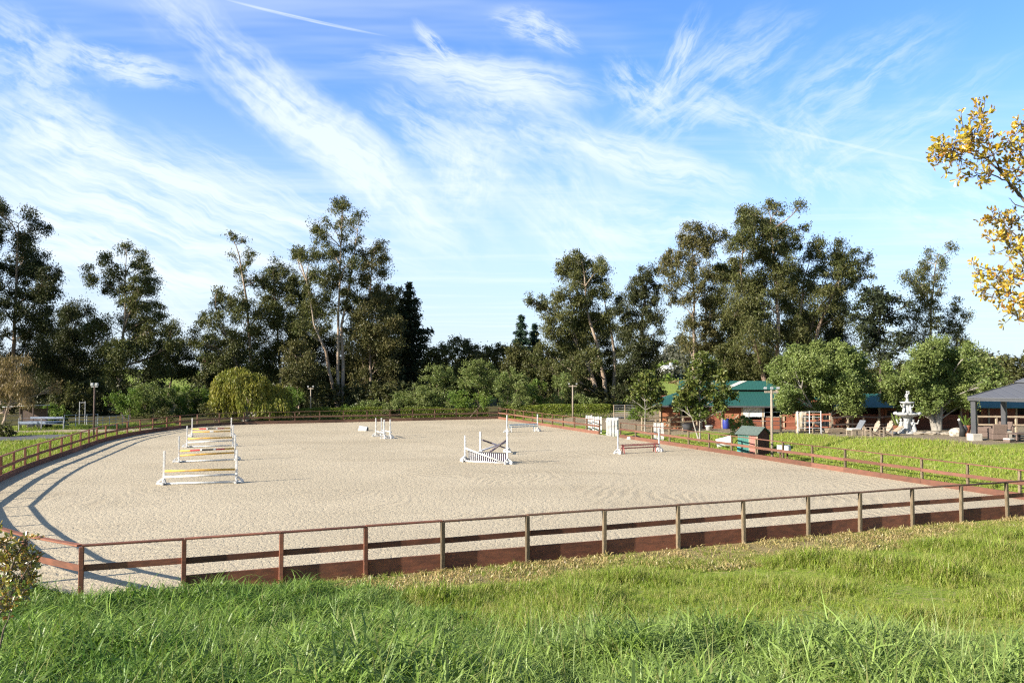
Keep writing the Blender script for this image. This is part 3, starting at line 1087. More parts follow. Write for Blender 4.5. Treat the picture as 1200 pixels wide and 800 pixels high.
def gate_slats(m):
    k = 0
    x = 0.06
    while x < LG:
        m.box((x, 0, 0.30), (0.038, 0.03, 0.5))
        x += 0.13
part('slat', M['old_white'], gate, gate_slats)
part('backing_board', M['navy_paint'], gate, lambda m: m.box((LG / 2, 0.026, 0.30), (LG, 0.02, 0.52)))
part('frame_rail', M['dark_plastic'], gate, lambda m: m.box((LG / 2, -0.002, 0.585), (LG, 0.05, 0.045)))
part('frame_rail', M['dark_plastic'], gate, lambda m: m.box((LG / 2, -0.002, 0.03), (LG, 0.05, 0.045)))

c1, c2 = P(563, 533.0, 50.6), P(594.5, 528.0, 53.0)
c1.z = c2.z = 0
d2 = (c2 - c1).normalized()
an = math.atan2(d2.y, d2.x)
standard(c1, an, 'back left standard of the crossed pole jump behind the filler', GS)
standard(c2, an + math.pi, 'back right standard of the crossed pole jump behind the filler', GS)
s2 = Vector((-d2.y, d2.x, 0)) * -0.1
pole(c1 + d2 * 0.06 + s2 + Vector((0, 0, 1.0)), c2 - d2 * 0.06 + s2 + Vector((0, 0, 0.22)), 'pole_navy_white', 'navy and lilac pole falling to the right at the back of the crossed pole jump', GP)
pole(c1 + d2 * 0.06 - s2 + Vector((0, 0, 0.30)), c2 - d2 * 0.06 - s2 + Vector((0, 0, 0.62)), 'pale_plank', 'lilac white pole low at the back of the crossed pole jump', GP)


def plank_panel(a, b, d, mat, label, legmat, z0=0.28):
    """low panel of two planks standing on splayed legs"""
    L = (b - a).length - 0.24
    r = empty('plank_panel', a + d * 0.12 + Vector((d.y, -d.x, 0)) * 0.12, label, 'jump filler', rz=math.atan2(d.y, d.x))
    part('plank', mat, r, lambda m: m.box((L / 2, -0.05, z0 + 0.235), (L, 0.05, 0.075)), bevel=0.01)
    part('plank', mat, r, lambda m: m.box((L / 2, 0.0, z0 + 0.07), (L, 0.05, 0.075)), bevel=0.01)
    part('plank', mat, r, lambda m: m.box((L / 2, 0.13, z0 + 0.285), (L, 0.08, 0.03)), bevel=0.01)
    for x in (0.22, L - 0.28):
        for sy in (-1, 1):
            part('leg', legmat, r, lambda m: m.beam((x + 0.05 * sy, 0.06 + sy * 0.22, 0.005), (x, 0.08 + sy * 0.03, z0 + 0.262), 0.05, 0.07))
    return r


a, b = G(724.5, 531.5), G(772.5, 529.0)
d = (b - a).normalized()
an = math.atan2(d.y, d.x)
standard(a, an, 'left white standard of the red plank jump by the right fence', GS)
standard(b, an + math.pi, 'right white standard of the red plank jump by the right fence', GS)
plank_panel(a, b, d, M['pinkred_paint'], 'faded red plank panel on splayed legs between two standards', M['pinkred_paint'])
a, b = G(594.3, 506.5), G(630, 505.2)
d = (b - a).normalized()
an = math.atan2(d.y, d.x)
standard(a, an, 'left white standard of the pale blue plank jump', GS, 1.5)
standard(b, an + math.pi, 'right white standard of the pale blue plank jump', GS, 1.5)
plank_panel(a, b, d, M['blue_paint'], 'pale blue plank panel on legs between two standards', M['old_white'], 0.40)

# four standards of a spread seen end on, and the loose block beside them
ends = [(440.3, 511.5), (447, 511.3), (450.2, 513.8), (457.3, 513.6)]
names = ['leftmost of four white standards bunched near the far fence', 'second from left of four white standards bunched near the far fence',
         'third from left of four white standards bunched near the far fence', 'rightmost of four white standards bunched near the far fence']
es = []
for (px, py), nm in zip(ends, names):
    p = G(px, py)
    es.append(p)
    standard(p, math.pi / 2 + TH + (0 if py > 512.5 else math.pi), nm, GS, 1.5)
for i, j, z, lb in ((2, 0, 0.42, 'white pole seen end on between the left pair of bunched standards'), (3, 1, 0.5, 'white pole seen end on between the right pair of bunched standards')):
    pole(es[i] + Vector((0.10, 0, z)), es[j] + Vector((0.10, 0, z)), 'white_paint', lb, GP)
r = empty('jump_block', G(425.5, 504.5), 'white wedge block lying alone near the far fence', 'jump block', rz=R(-20))
part('block', M['old_white'], r, lambda m: m.hexa([(-0.42, -0.2, 0), (0.42, -0.2, 0), (0.42, 0.25, 0), (-0.42, 0.25, 0), (-0.40, 0.0, 0.42), (0.40, 0.0, 0.34), (0.40, 0.2, 0.34), (-0.40, 0.2, 0.42)]), bevel=0.03)
part('shaded_end', M['dark_plastic'], r, lambda m: m.box((0.425, 0.05, 0.15), (0.02, 0.28, 0.24)))  # dark plate paints the shaded end of the block


# white picket panels stacked at the gap
def picket_panel(p, ang, w, h, label, n=5, tilt=0.0):
    r = empty('picket_panel', p, label, 'picket panel', 'white jump panels stored at the gap in the fence', ang)
    r.rotation_euler = (tilt, 0, ang)
    for k in range(n):
        x = (k + 0.5) * w / n
        part('picket', M['white_paint'], r, lambda m: m.box((x, 0, h / 2), (w / n * 0.74, 0.03, h - 0.04 * (k % 2)), 0, 0.98))
    for z in (0.22, h - 0.25):
        part('cross_rail', M['old_white'], r, lambda m: m.box((w / 2, 0.031, z), (w, 0.03, 0.10)))
    return r


pq = lambda px, d: Vector(((px - CX) / FPX * d, d, gz((px - CX) / FPX * d, d)))
p = uv(31.35, 60.5)
for k, (du, dv, lb) in enumerate([(0.0, 0.0, 'front white picket panel standing in the fence gap'), (0.13, 0.16, 'second white picket panel of the stack in the fence gap'),
                                  (0.28, 0.30, 'rear white picket panel of the stack in the fence gap')]):
    q = uv(31.75 + du, 60.0 + dv, -0.12)
    picket_panel(q, R(4 + k * 2), 0.98 + 0.02 * k, 1.5 + 0.03 * k, lb, 4, R(-4))
q = uv(32.2, 63.4)
picket_panel((q.x, q.y, gz(q.x, q.y)), R(-8), 0.85, 1.5, 'white picket panel leaning behind the fence left of the gap', 4, R(-5))
q = uv(32.3, 64.9)
picket_panel((q.x, q.y, gz(q.x, q.y)), R(-4), 0.62, 1.52, 'narrow white picket panel leftmost behind the fence by the gap', 3, R(-5))
q = pq(765.2, 62.5)
picket_panel(q, R(2), 0.84, 1.42, 'white panel standing behind the right fence beside the small magnolia', 3, R(-4))

# white poles lying on the grass outside the right fence
for (x0, x1, y, lb) in ((786, 812, 59.5, 'white pole lying on the grass behind the right fence'), (812, 842, 56.5, 'longer white pole lying on the grass near the tipped white tub')):
    a = pq(x0, y)
    b = pq(x1, y - 2.0)
    pole(a + Vector((0, 0, 0.14)), b + Vector((0, 0, 0.14)), 'old_white', lb, 'white poles lying outside the arena')


# ------------------------------------------------------------------ light poles
def light_pole(p, h, label, mat, arm, r=0.08, lamps=2, arm_ang=0.0, boxy=False):
    root = empty('light_pole', p, label, 'light pole', 'floodlight poles round the arena')
    part('pole', M[mat], root, lambda m: m.tube([(0, 0, -0.1), (0, 0, h * 0.5), (0, 0, h)], [r, r * 0.92, r * 0.8], 10), True)
    ca, sa = math.cos(arm_ang), math.sin(arm_ang)
    if arm:
        part('crossarm', M[mat], root, lambda m: m.beam((-arm * ca, -arm * sa, h - 0.12), (arm * ca, arm * sa, h - 0.12), 0.09, 0.11))
        xs = [-arm * 0.92, arm * 0.92] if lamps == 2 else [-arm * 0.92, 0, arm * 0.92]
    else:
        xs = [-0.17, 0.17]
        part('bracket', M['grey_metal'], root, lambda m: m.box((0, 0, h - 0.05), (0.5, 0.08, 0.08)))
    for x in xs:
        lamp = part('floodlight', M['grey_metal'], root, lambda m: m.box((x * ca, x * sa - 0.02, h + 0.12), (0.24, 0.16, 0.22) if boxy else (0.15, 0.12, 0.12), arm_ang, 0.85), bevel=0.015)
        part('lens', M['grey_metal'], lamp, lambda m: m.box((x * ca, x * sa - 0.112, h + 0.12), (0.16, 0.012, 0.13)))
    return root


p = on(903.5, 49.0)
light_pole(p, EYE - (459 - 436) / FPX * 49 - p.z + 0.12, 'wooden light pole with a T crossarm beside the small green shed', 'pole_wood', 0.42, 0.085, 3)
p = on(671, 84.0)
light_pole(p, EYE - (452 - 436) / FPX * 84 - p.z + 0.1, 'brown light pole with a crossarm beyond the far right corner of the arena', 'pole_wood', 0.42, 0.09, 2)
p = on(364.5, 88.5)
light_pole(p, EYE - (455 - 436) / FPX * 88 - p.z + 0.1, 'thin light pole at the far fence before the pale trunked eucalyptus', 'pole_wood', 0.3, 0.07, 2)
p = on(111.5, 63.5)
light_pole(p, EYE - (452 - 436) / FPX * 63.5 - p.z, 'dark pole with two boxy floodlights on the left beyond the road', 'pole_dark', 0, 0.075, 2, 0, True)

# ------------------------------------------------------------------ small shed and things by the right fence
p = on(882, 52.0)
p.z -= 0.05
r = empty('garden_shed', p, 'small tool shed with green door and dark red side beside the light pole', 'shed', rz=R(-52))
W_, D_, H_ = 1.5, 1.25, 1.42
part('wall', M['shed_dark'], r, lambda m: m.box((W_ / 2 - 0.02, 0, H_ / 2), (0.04, D_ - 0.09, H_)))
part('wall', M['shed_dark'], r, lambda m: m.box((-W_ / 2 + 0.02, 0, H_ / 2), (0.04, D_ - 0.09, H_)))
part('wall', M['shed_dark'], r, lambda m: m.box((0, D_ / 2 - 0.02, H_ / 2), (W_, 0.04, H_)))
part('front_panel', M['shed_pink'], r, lambda m: m.box((0.44, -D_ / 2 + 0.02, H_ / 2), (0.6, 0.04, H_)))
part('door', M['shed_green'], r, lambda m: m.box((-0.31, -D_ / 2 + 0.01, H_ / 2), (0.87, 0.04, H_ - 0.03)))
part('corner_trim', M['tan_timber'], r, lambda m: m.box((W_ / 2 - 0.02, -D_ / 2 - 0.004, H_ / 2), (0.07, 0.05, H_)))
part('corner_trim', M['tan_timber'], r, lambda m: m.box((0.135, -D_ / 2 - 0.006, H_ / 2), (0.06, 0.05, H_)))


def gable(m):
    for x in (-W_ / 2 + 0.02, W_ / 2 - 0.02):
        m.add([(x - 0.018, -D_ / 2 + 0.05, H_ + 0.002), (x - 0.018, D_ / 2 - 0.05, H_ + 0.002), (x - 0.018, 0, H_ + 0.42), (x + 0.018, -D_ / 2 + 0.05, H_ + 0.002), (x + 0.018, D_ / 2 - 0.05, H_ + 0.002), (x + 0.018, 0, H_ + 0.42)],
              [(0, 1, 2), (5, 4, 3), (0, 3, 4, 1), (1, 4, 5, 2), (2, 5, 3, 0)])


part('gable', M['shed_dark'], r, gable)
for sy in (-1, 1):
    part('roof', M['shed_roof'], r, lambda m: m.beam((-W_ / 2 - 0.12, sy * 0.39, H_ + 0.225), (W_ / 2 + 0.12, sy * 0.39, H_ + 0.225), 0.94, 0.04, (0, sy * 0.50, 0.80)))

p = on(917, 47.6)
r = empty('white_box', p, 'white metal box on a short post outside the right fence', 'box', rz=R(-12))
part('box', M['white_paint'], r, lambda m: m.box((0, 0, 0.86), (0.72, 0.42, 0.44)), bevel=0.02)
part('side_panel', M['grey_metal'], r, lambda m: m.box((0.366, 0, 0.86), (0.02, 0.36, 0.40)))
part('leg', M['brown_wood'], r, lambda m: m.box((-0.2, 0, 0.32), (0.09, 0.09, 0.64)))
part('leg', M['brown_wood'], r, lambda m: m.box((0.2, 0, 0.32), (0.09, 0.09, 0.64)))

p = on(869, 52.2)
r = empty('plastic_bin', p, 'turquoise plastic bin against the small shed', 'bin', rz=R(-20))
part('body', M['teal_plastic'], r, lambda m: m.box((-0.1, 0.0, 0.3), (0.42, 0.4, 0.6), 0, 1.06), bevel=0.02)
part('rim', M['teal_plastic'], r, lambda m: m.box((-0.1, 0.0, 0.61), (0.48, 0.46, 0.05)), bevel=0.01)

p = on(848, 56.5)
r = empty('water_tub', p, 'white plastic tub lying tipped on the grass behind the right fence', 'tub', rz=R(-8))
part('tub', M['white_paint'], r, lambda m: m.lathe([(0.30, -0.55), (0.34, 0.0), (0.40, 0.45), (0.44, 0.5), (0.37, 0.52), (0.30, 0.0), (0.26, -0.5)], (0, 0, 0), 18), True)
r.children[0].rotation_euler = (0, R(80), 0)
r.children[0].location = (0, 0, 0.38)
part('prop_handle', M['pole_dark'], r, lambda m: m.tube([(0.5, 0, 0.03), (0.95, 0.1, 0.62)], 0.035, 6))

p = on(805, 68.0)
r = empty('rubber_tub', p, 'round black tub on the yard in front of the magnolia', 'tub')
part('tub', M['dark_plastic'], r, lambda m: m.lathe([(0.34, 0), (0.42, 0.42), (0.46, 0.62), (0.46, 0.66), (0.41, 0.66), (0.36, 0.1)], (0, 0, 0), 18), True)
part('rim', M['black_rubber'], r, lambda m: m.lathe([(0.462, 0.6), (0.485, 0.62), (0.485, 0.68), (0.455, 0.68)], (0, 0, 0), 18), True)

p = on(741, 63.5)
r = empty('feed_sack', p, 'black plastic sack lying behind the first posts of the right fence', 'sack')
part('sack', M['black_rubber'], r, lambda m: m.blob((0.2, 0, 0.2), (0.42, 0.28, 0.24), 4), True)
part('sack_end', M['old_white'], r, lambda m: m.blob((-0.28, -0.05, 0.16), (0.2, 0.2, 0.17), 6), True)

p = on(850, 69.5)
r = empty('barrel', p, 'dark blue barrel in the shade before the barn', 'barrel')
part('barrel', M['blue_plastic'], r, lambda m: m.lathe([(0.26, 0), (0.29, 0.1), (0.30, 0.42), (0.29, 0.76), (0.26, 0.84)], (0, 0, 0), 16), True)
part('lid', M['blue_plastic'], r, lambda m: m.lathe([(0.27, 0.845), (0.27, 0.88), (0.2, 0.89)], (0, 0, 0), 16))
p = on(830, 68.0)
r = empty('feed_bucket', p, 'white bucket on the yard right of the magnolia trunk', 'bucket')
part('bucket', M['white_paint'], r, lambda m: m.lathe([(0.22, 0), (0.3, 0.35), (0.32, 0.36), (0.28, 0.36), (0.2, 0.04)], (0, 0, 0), 16), True)
part('rim', M['old_white'], r, lambda m: m.lathe([(0.303, 0.33), (0.335, 0.34), (0.335, 0.38), (0.29, 0.38)], (0, 0, 0), 16))

# ------------------------------------------------------------------ barn with green roof
B0 = on(772, 71.0)
bx0, by0 = B0.x, 71.0
bz = 0.25
barn = empty('stable_barn', (bx0, by0, bz), 'long red stable barn with stepped green metal roof behind the magnolias', 'barn', rz=R(-11))
BL, BD = 12.2, 12.0


def bpart(nm, mat, fn, **k):
    return part(nm, M[mat], barn, fn, **k)


EAVE = 2.15
bpart('back_wall', 'barn_red', lambda m: m.box((BL / 2, BD - 0.1, 1.3), (BL - 0.02, 0.2, 2.6)))
bpart('end_wall', 'barn_red', lambda m: m.box((0.1, BD / 2 - 0.02, 1.25), (0.2, BD - 0.5, 2.5)))
bpart('end_wall', 'barn_red', lambda m: m.box((BL - 0.1, BD / 2 - 0.02, 1.25), (0.2, BD - 0.5, 2.5)))
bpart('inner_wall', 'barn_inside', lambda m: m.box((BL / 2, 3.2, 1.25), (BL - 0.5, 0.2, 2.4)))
xs = [0, 1.9, 3.6, 5.3, 7.0, 8.7, 10.4, 12.2]
kinds = ['door', 'open', 'wall', 'door', 'white', 'open', 'wall']
for i, k in enumerate(kinds):
    x0, x1 = xs[i] + 0.1, xs[i + 1] - 0.1
    cxm, w = (x0 + x1) / 2, x1 - x0
    if k == 'wall':
        bpart('stall_front', 'barn_red_flat', lambda m: m.box((cxm, 0.06, 1.05), (w, 0.1, 2.1)))
    elif k == 'door':
        bpart('stall_front', 'barn_red_flat', lambda m: m.box((cxm, 0.10, 1.05), (w, 0.1, 2.1)))
        dd = bpart('stall_door', 'stall_door', lambda m: m.box((cxm, 0.02, 0.72), (w * 0.8, 0.05, 1.36)))
        part('cross_brace', M['tan_timber'], dd, lambda m: m.beam((cxm - w * 0.36, -0.018, 0.15), (cxm + w * 0.36, -0.018, 1.3), 0.02, 0.09))
    elif k == 'open':
        bpart('half_wall', 'barn_red_flat', lambda m: m.box((cxm, 0.08, 0.55), (w, 0.1, 1.1)))
        bpart('stall_rail', 'tan_timber', lambda m: m.box((cxm, 0.06, 1.16), (w, 0.08, 0.08)))
    else:
        bpart('half_wall', 'barn_red_flat', lambda m: m.box((cxm, 0.08, 0.45), (w, 0.1, 0.9)))
        bpart('white_panel', 'old_white', lambda m: m.box((cxm + 0.1, -0.06, 1.55), (w + 0.25, 0.06, 0.85)))
for x in xs:
    bpart('post', 'tan_timber', lambda m: m.box((min(max(x, 0.09), BL - 0.09), -0.02, EAVE / 2), (0.14, 0.16, EAVE)))


# lower roof: hip at the left end; upper roof: raised ridge section
def lower_roof(m):
    o = 0.7
    e, t = EAVE, 3.20
    run = 4.4
    # front slope, hip ends, back slope as solid slabs 6 cm thick
    A = [(-o, -o, e), (BL + o, -o, e), (BL - 2.2, run, t), (2.2, run, t)]
    B = [(-o, -o, e), (2.2, run, t), (2.2, BD - run, t), (-o, BD + o, e)]
    C = [(BL + o, BD + o, e), (BL - 2.2, BD - run, t), (BL - 2.2, run, t), (BL + o, -o, e)]
    D = [(BL + o, BD + o, e), (-o, BD + o, e), (2.2, BD - run, t), (BL - 2.2, BD - run, t)]
    for q in (A, B, C, D):
        m.hexa([(x, y, z - 0.06) for x, y, z in q] + q)


def upper_roof(m):
    t, rz = 3.42, 4.15
    y0, y1, ym = 4.1, BD - 4.1, BD / 2
    x0, x1 = 1.7, BL - 1.7
    for q in ([(x0, y0, t), (x1, y0, t), (x1 - 0.1, ym, rz), (x0 + 0.1, ym, rz)], [(x1, y1, t), (x0, y1, t), (x0 + 0.1, ym, rz), (x1 - 0.1, ym, rz)]):
        m.hexa([(x, y, z - 0.05) for x, y, z in q] + q)


bpart('lower_roof', 'green_roof', lower_roof)
bpart('upper_roof', 'green_roof', upper_roof)
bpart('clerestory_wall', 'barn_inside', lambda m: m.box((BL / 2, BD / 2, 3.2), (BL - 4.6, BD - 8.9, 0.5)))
bpart('fascia', 'dark_plastic', lambda m: m.box((BL / 2, -0.71, EAVE - 0.12), (BL + 1.38, 0.03, 0.14)))
for x in (2.6, 6.4):
    bpart('skylight_strip', 'skylight', lambda m: m.hexa([(x + q, y, z + dz) for dz in (0.012, 0.03) for q, y, z in ((-0.75, 4.08, 3.42), (-0.2, 4.08, 3.42), (1.55, 5.9, 4.12), (0.95, 5.9, 4.12))]))

# ------------------------------------------------------------------ long low stables on the right
S0 = on(966, 66.0)
st = empty('stable_row', (S0.x, 66.0, 0.62), 'low row of red and orange stables with green eaves behind the olive trees', 'stables', rz=R(-4))
SLn = 25.5
def spart(nm, mat, fn, **k):
    return part(nm, M[mat], st, fn, **k)


spart('back_wall', 'barn_red', lambda m: m.box((SLn / 2, 4.0, 1.1), (SLn, 0.15, 2.2)))
spart('end_wall', 'barn_red', lambda m: m.box((0.08, 2.0, 1.1), (0.16, 3.8, 2.2)))
spart('end_wall', 'barn_red', lambda m: m.box((SLn - 0.08, 2.0, 1.1), (0.16, 3.8, 2.2)))
nb = 12
for i in range(nb):
    w = SLn / nb
    cxm = (i + 0.5) * w
    k = i % 3
    mat = 'barn_red_flat' if i < 9 else 'barn_orange'
    if k == 0:
        spart('stall_front', mat, lambda m: m.box((cxm, 0.0, 1.05), (w - 0.16, 0.1, 2.1)))
    elif k == 1:
        spart('half_wall', mat, lambda m: m.box((cxm, 0.0, 0.6), (w - 0.16, 0.1, 1.2)))
        spart('opening_shade', 'barn_inside', lambda m: m.box((cxm, 0.6, 1.0), (w - 0.1, 0.05, 2.0)))  # dark sheet stands for the shade inside the open stall
    else:
        spart('stall_front', mat, lambda m: m.box((cxm, 0.02, 1.05), (w - 0.16, 0.1, 2.1)))
        dd = spart('stall_door', 'stall_door' if i < 9 else 'barn_orange', lambda m: m.box((cxm, -0.05, 0.8), (w * 0.6, 0.05, 1.55)))
        part('window', M['barn_inside'], dd, lambda m: m.box((cxm, -0.08, 1.28), (w * 0.42, 0.012, 0.46)))
for i in range(nb + 1):
    spart('post', 'tan_timber', lambda m: m.box((min(max(i * SLn / nb, 0.08), SLn - 0.08), -0.03, 1.06), (0.13, 0.17, 2.12)))
spart('roof', 'green_roof', lambda m: m.hexa([(x, y, z + dz) for dz in (0, 0.05) for x, y, z in ((-0.5, -1.3, 1.75), (SLn + 0.5, -1.3, 1.75), (SLn + 0.5, 2.2, 2.75), (-0.5, 2.2, 2.75))]))
spart('roof', 'green_roof', lambda m: m.hexa([(x, y, z + dz) for dz in (0, 0.05) for x, y, z in ((-0.5, 2.2, 2.75), (SLn + 0.5, 2.2, 2.75), (SLn + 0.5, 4.6, 2.0), (-0.5, 4.6, 2.0))]))


# ------------------------------------------------------------------ corral rails and pipe panels
def rail_row(name, label, cat, a, b, h, nrail, post, rail, mats, step=2.4, group=None, board=False):
    a, b = Vector(a), Vector(b)
    r = empty(name, (a.x, a.y, gz(a.x, a.y)), label, cat, group)
    L = (b - a).length
    n = max(1, round(L / step))
    base = Vector((a.x, a.y, gz(a.x, a.y)))
    tops = []
    for i in range(n + 1):
        p = a.lerp(b, i / n)
        q = Vector((p.x, p.y, gz(p.x, p.y))) - base
        tops.append(q)
        part('post', mats[0], r, lambda m: m.tube([q + Vector((0, 0, -0.05)), q + Vector((0, 0, h))], post, 8) if not board else m.box(q + Vector((0, 0, h / 2)), (post * 2, post * 2, h), 0.2))
    for k in range(nrail):
        z = h * (k + 1) / nrail * 0.96 if nrail > 1 else h * 0.95

        def rl(m):
            for i in range(n):
                if board:
                    m.beam(tops[i] + Vector((0, -post - rail * 0.4, z - 0.02)), tops[i + 1] + Vector((0, -post - rail * 0.4, z - 0.02)), rail * 0.6, rail * 2.4)
                else:
                    m.tube([tops[i] + Vector((0, 0, z)), tops[i + 1] + Vector((0, 0, z))], rail, 6)
        part('rail', mats[1], r, rl)
    return r


gl = lambda px, d: Vector(((px - CX) / FPX * d, d, 0))
CG = 'corral fences in front of the stables'
rail_row('pipe_corral', 'grey pipe corral panel standing left of the olive trees near the barn', 'corral panel', gl(877, 63.5), gl(914, 62.5), 1.75, 5, 0.035, 0.022, (M['grey_metal'], M['grey_metal']), 1.6, CG)
rail_row('wooden_corral', 'weathered tan rail fence of the corral under the first olive tree', 'corral fence', gl(914, 60.8), gl(972, 59.0), 1.45, 3, 0.06, 0.045, (M['tan_timber'], M['barn_red_flat']), 1.25, CG, True)
rail_row('pipe_corral', 'pale metal pipe panel with four rails standing beside the cream blanket', 'corral panel', gl(934, 58.2), gl(961, 58.0), 1.6, 4, 0.03, 0.02, (M['white_metal'], M['grey_metal']), 0.85, CG)
rail_row('wooden_corral', 'weathered rail fence running behind the deck chairs to the fountain', 'corral fence', gl(974, 60.5), gl(1046, 62.0), 1.15, 2, 0.06, 0.05, (M['tan_timber'], M['pole_dark']), 1.5, CG, True)
rail_row('wooden_corral', 'grey brown rail fence behind the gazebo furniture', 'corral fence', gl(1143, 55.0), gl(1235, 55.0), 1.15, 2, 0.06, 0.05, (M['tan_timber'], M['tan_timber']), 1.3, CG, True)
rail_row('wire_gate', 'small grey wire gate beyond the hedge by the little magnolia', 'gate', gl(719, 86), gl(745, 86), 1.5, 6, 0.04, 0.02, (M['tan_timber'], M['grey_metal']), 1.4)
rail_row('stall_rail_fence', 'rustic wooden rails before the left end of the red barn', 'corral fence', gl(752, 69.0), gl(816, 68.6), 1.25, 3, 0.06, 0.045, (M['tan_timber'], M['grey_wood']), 1.1, CG, True)

# blanket hung over the rail
p = on(937.5, 58.6)
r = empty('horse_blanket', p, 'cream blanket draped over the corral rail under the olive tree', 'blanket')


def drape(m):
    n = 10
    vs, fs = [], []
    prof = [(-0.16, 0.18), (-0.14, 0.7), (-0.12, 1.2), (-0.04, 1.52), (0.06, 1.52), (0.12, 1.2), (0.15, 0.6)]
    for i in range(n + 1):
        x = -0.36 + 0.72 * i / n
        for k, (y, z) in enumerate(prof):
            vs.append((x + 0.03 * math.sin(k * 2 + i), y + 0.03 * math.sin(i * 1.9 + k), z + 0.07 * math.sin(i * 1.3)))
    kk = len(prof)
    for i in range(n):
        for k in range(kk - 1):
            fs.append((i * kk + k, (i + 1) * kk + k, (i + 1) * kk + k + 1, i * kk + k + 1))
    m.add(vs, fs)


o = part('blanket_cloth', M['cream_cloth'], r, drape, True)
so = o.modifiers.new('solid', 'SOLIDIFY')
so.thickness = 0.03


# ------------------------------------------------------------------ fountain
def lathe_part(nm, mat, parent, prof, c=(0, 0, 0), n=24):
    return part(nm, M[mat], parent, lambda m: m.lathe(prof, c, n), True)


FD = 55.0
p = on(1062, FD)
p.z -= 0.05
fo = empty('fountain', p, 'white three tier stone fountain topped by a small statue', 'fountain')
lathe_part('plinth', 'marble', fo, [(0.62, 0), (0.62, 0.10), (0.5, 0.14), (0.42, 0.22), (0.40, 0.3)], n=16)


def figures(m, n, rad, z, s, lean=0.1):
    for k in range(n):
        a = 2 * math.pi * k / n + 0.35
        cx, cy = rad * math.cos(a), rad * math.sin(a)
        m.tube([(cx * 1.25, cy * 1.25, z), (cx * 1.15, cy * 1.15, z + 0.22 * s), (cx, cy, z + 0.42 * s), (cx * 0.92, cy * 0.92, z + 0.66 * s), (cx * 0.95, cy * 0.95, z + 0.72 * s)],
               [0.11 * s, 0.13 * s, 0.12 * s, 0.13 * s, 0.06 * s], 8)
        m.blob((cx * 0.97, cy * 0.97, z + 0.82 * s), (0.075 * s, 0.075 * s, 0.09 * s), k, 6, 0.05)
        ta = a + 0.5
        m.tube([(cx, cy, z + 0.62 * s), (cx + 0.22 * s * math.cos(ta), cy + 0.22 * s * math.sin(ta), z + 0.6 * s), (cx + 0.3 * s * math.cos(ta), cy + 0.3 * s * math.sin(ta), z + 0.85 * s)], [0.05 * s, 0.04 * s, 0.035 * s], 6)


part('lower_figures', M['marble'], fo, lambda m: figures(m, 5, 0.42, 0.1, 1.05), True)
lathe_part('lower_column', 'marble', fo, [(0.34, 0.3), (0.24, 0.42), (0.28, 0.7), (0.20, 0.95), (0.3, 1.08), (0.42, 1.18)], n=16)
lathe_part('lower_basin', 'marble', fo, [(0.2, 1.16), (0.55, 1.2), (0.80, 1.30), (0.86, 1.36), (0.86, 1.44), (0.80, 1.44), (0.74, 1.36), (0.2, 1.30)], n=28)
part('swan_scrolls', M['marble'], fo, lambda m: [m.blob((0.84 * math.cos(k * 1.047), 0.84 * math.sin(k * 1.047), 1.4), (0.12, 0.12, 0.09), k, 6, 0.1) for k in range(6)] and None, True)
part('upper_figures', M['marble'], fo, lambda m: figures(m, 4, 0.27, 1.4, 0.72), True)
lathe_part('upper_column', 'marble', fo, [(0.2, 1.3), (0.14, 1.5), (0.18, 1.75), (0.12, 1.95), (0.2, 2.04)], n=14)
lathe_part('upper_basin', 'marble', fo, [(0.12, 2.02), (0.36, 2.06), (0.46, 2.13), (0.46, 2.18), (0.40, 2.18), (0.12, 2.12)], n=24)


def statue(m):
    z = 2.12
    m.lathe([(0.17, 0), (0.17, 0.06), (0.11, 0.10)], (0, 0, z), 12)
    m.tube([(0.0, 0, z + 0.08), (0.02, 0, z + 0.25), (0.0, 0, z + 0.42), (-0.01, 0, z + 0.58), (0, 0, z + 0.62)], [0.10, 0.085, 0.075, 0.10, 0.04], 10)
    m.blob((0.0, 0, z + 0.71), (0.065, 0.07, 0.08), 3, 7, 0.04)
    m.tube([(-0.08, 0, z + 0.56), (-0.16, -0.04, z + 0.42), (-0.08, -0.10, z + 0.34)], [0.04, 0.033, 0.026], 7)
    m.tube([(0.08, 0, z + 0.56), (0.15, -0.03, z + 0.66), (0.10, -0.05, z + 0.78)], [0.04, 0.033, 0.026], 7)


part('statue', M['marble'], fo, statue, True)
p = on(1049, FD - 0.6)
o = part('stone_slab', M['tan_timber'], None, lambda m: m.beam((-0.35, 0, 0.03), (0.42, 0.1, 0.5), 0.5, 0.05), bevel=0.01)
o.location = p
tag(o, 'pale wooden board tilted against the foot of the fountain', 'board')
o.name = 'leaning_board'
p = on(1053, FD - 0.5)
o = part('paving_stone', M['grey_cloth'], None, lambda m: m.blob((0, 0, 0.08), (0.35, 0.25, 0.14), 5, 8, 0.12), True)
o.location = on(1043.5, FD - 1.0)
tag(o, 'dark grey rock beside the tilted board at the fountain', 'rock')


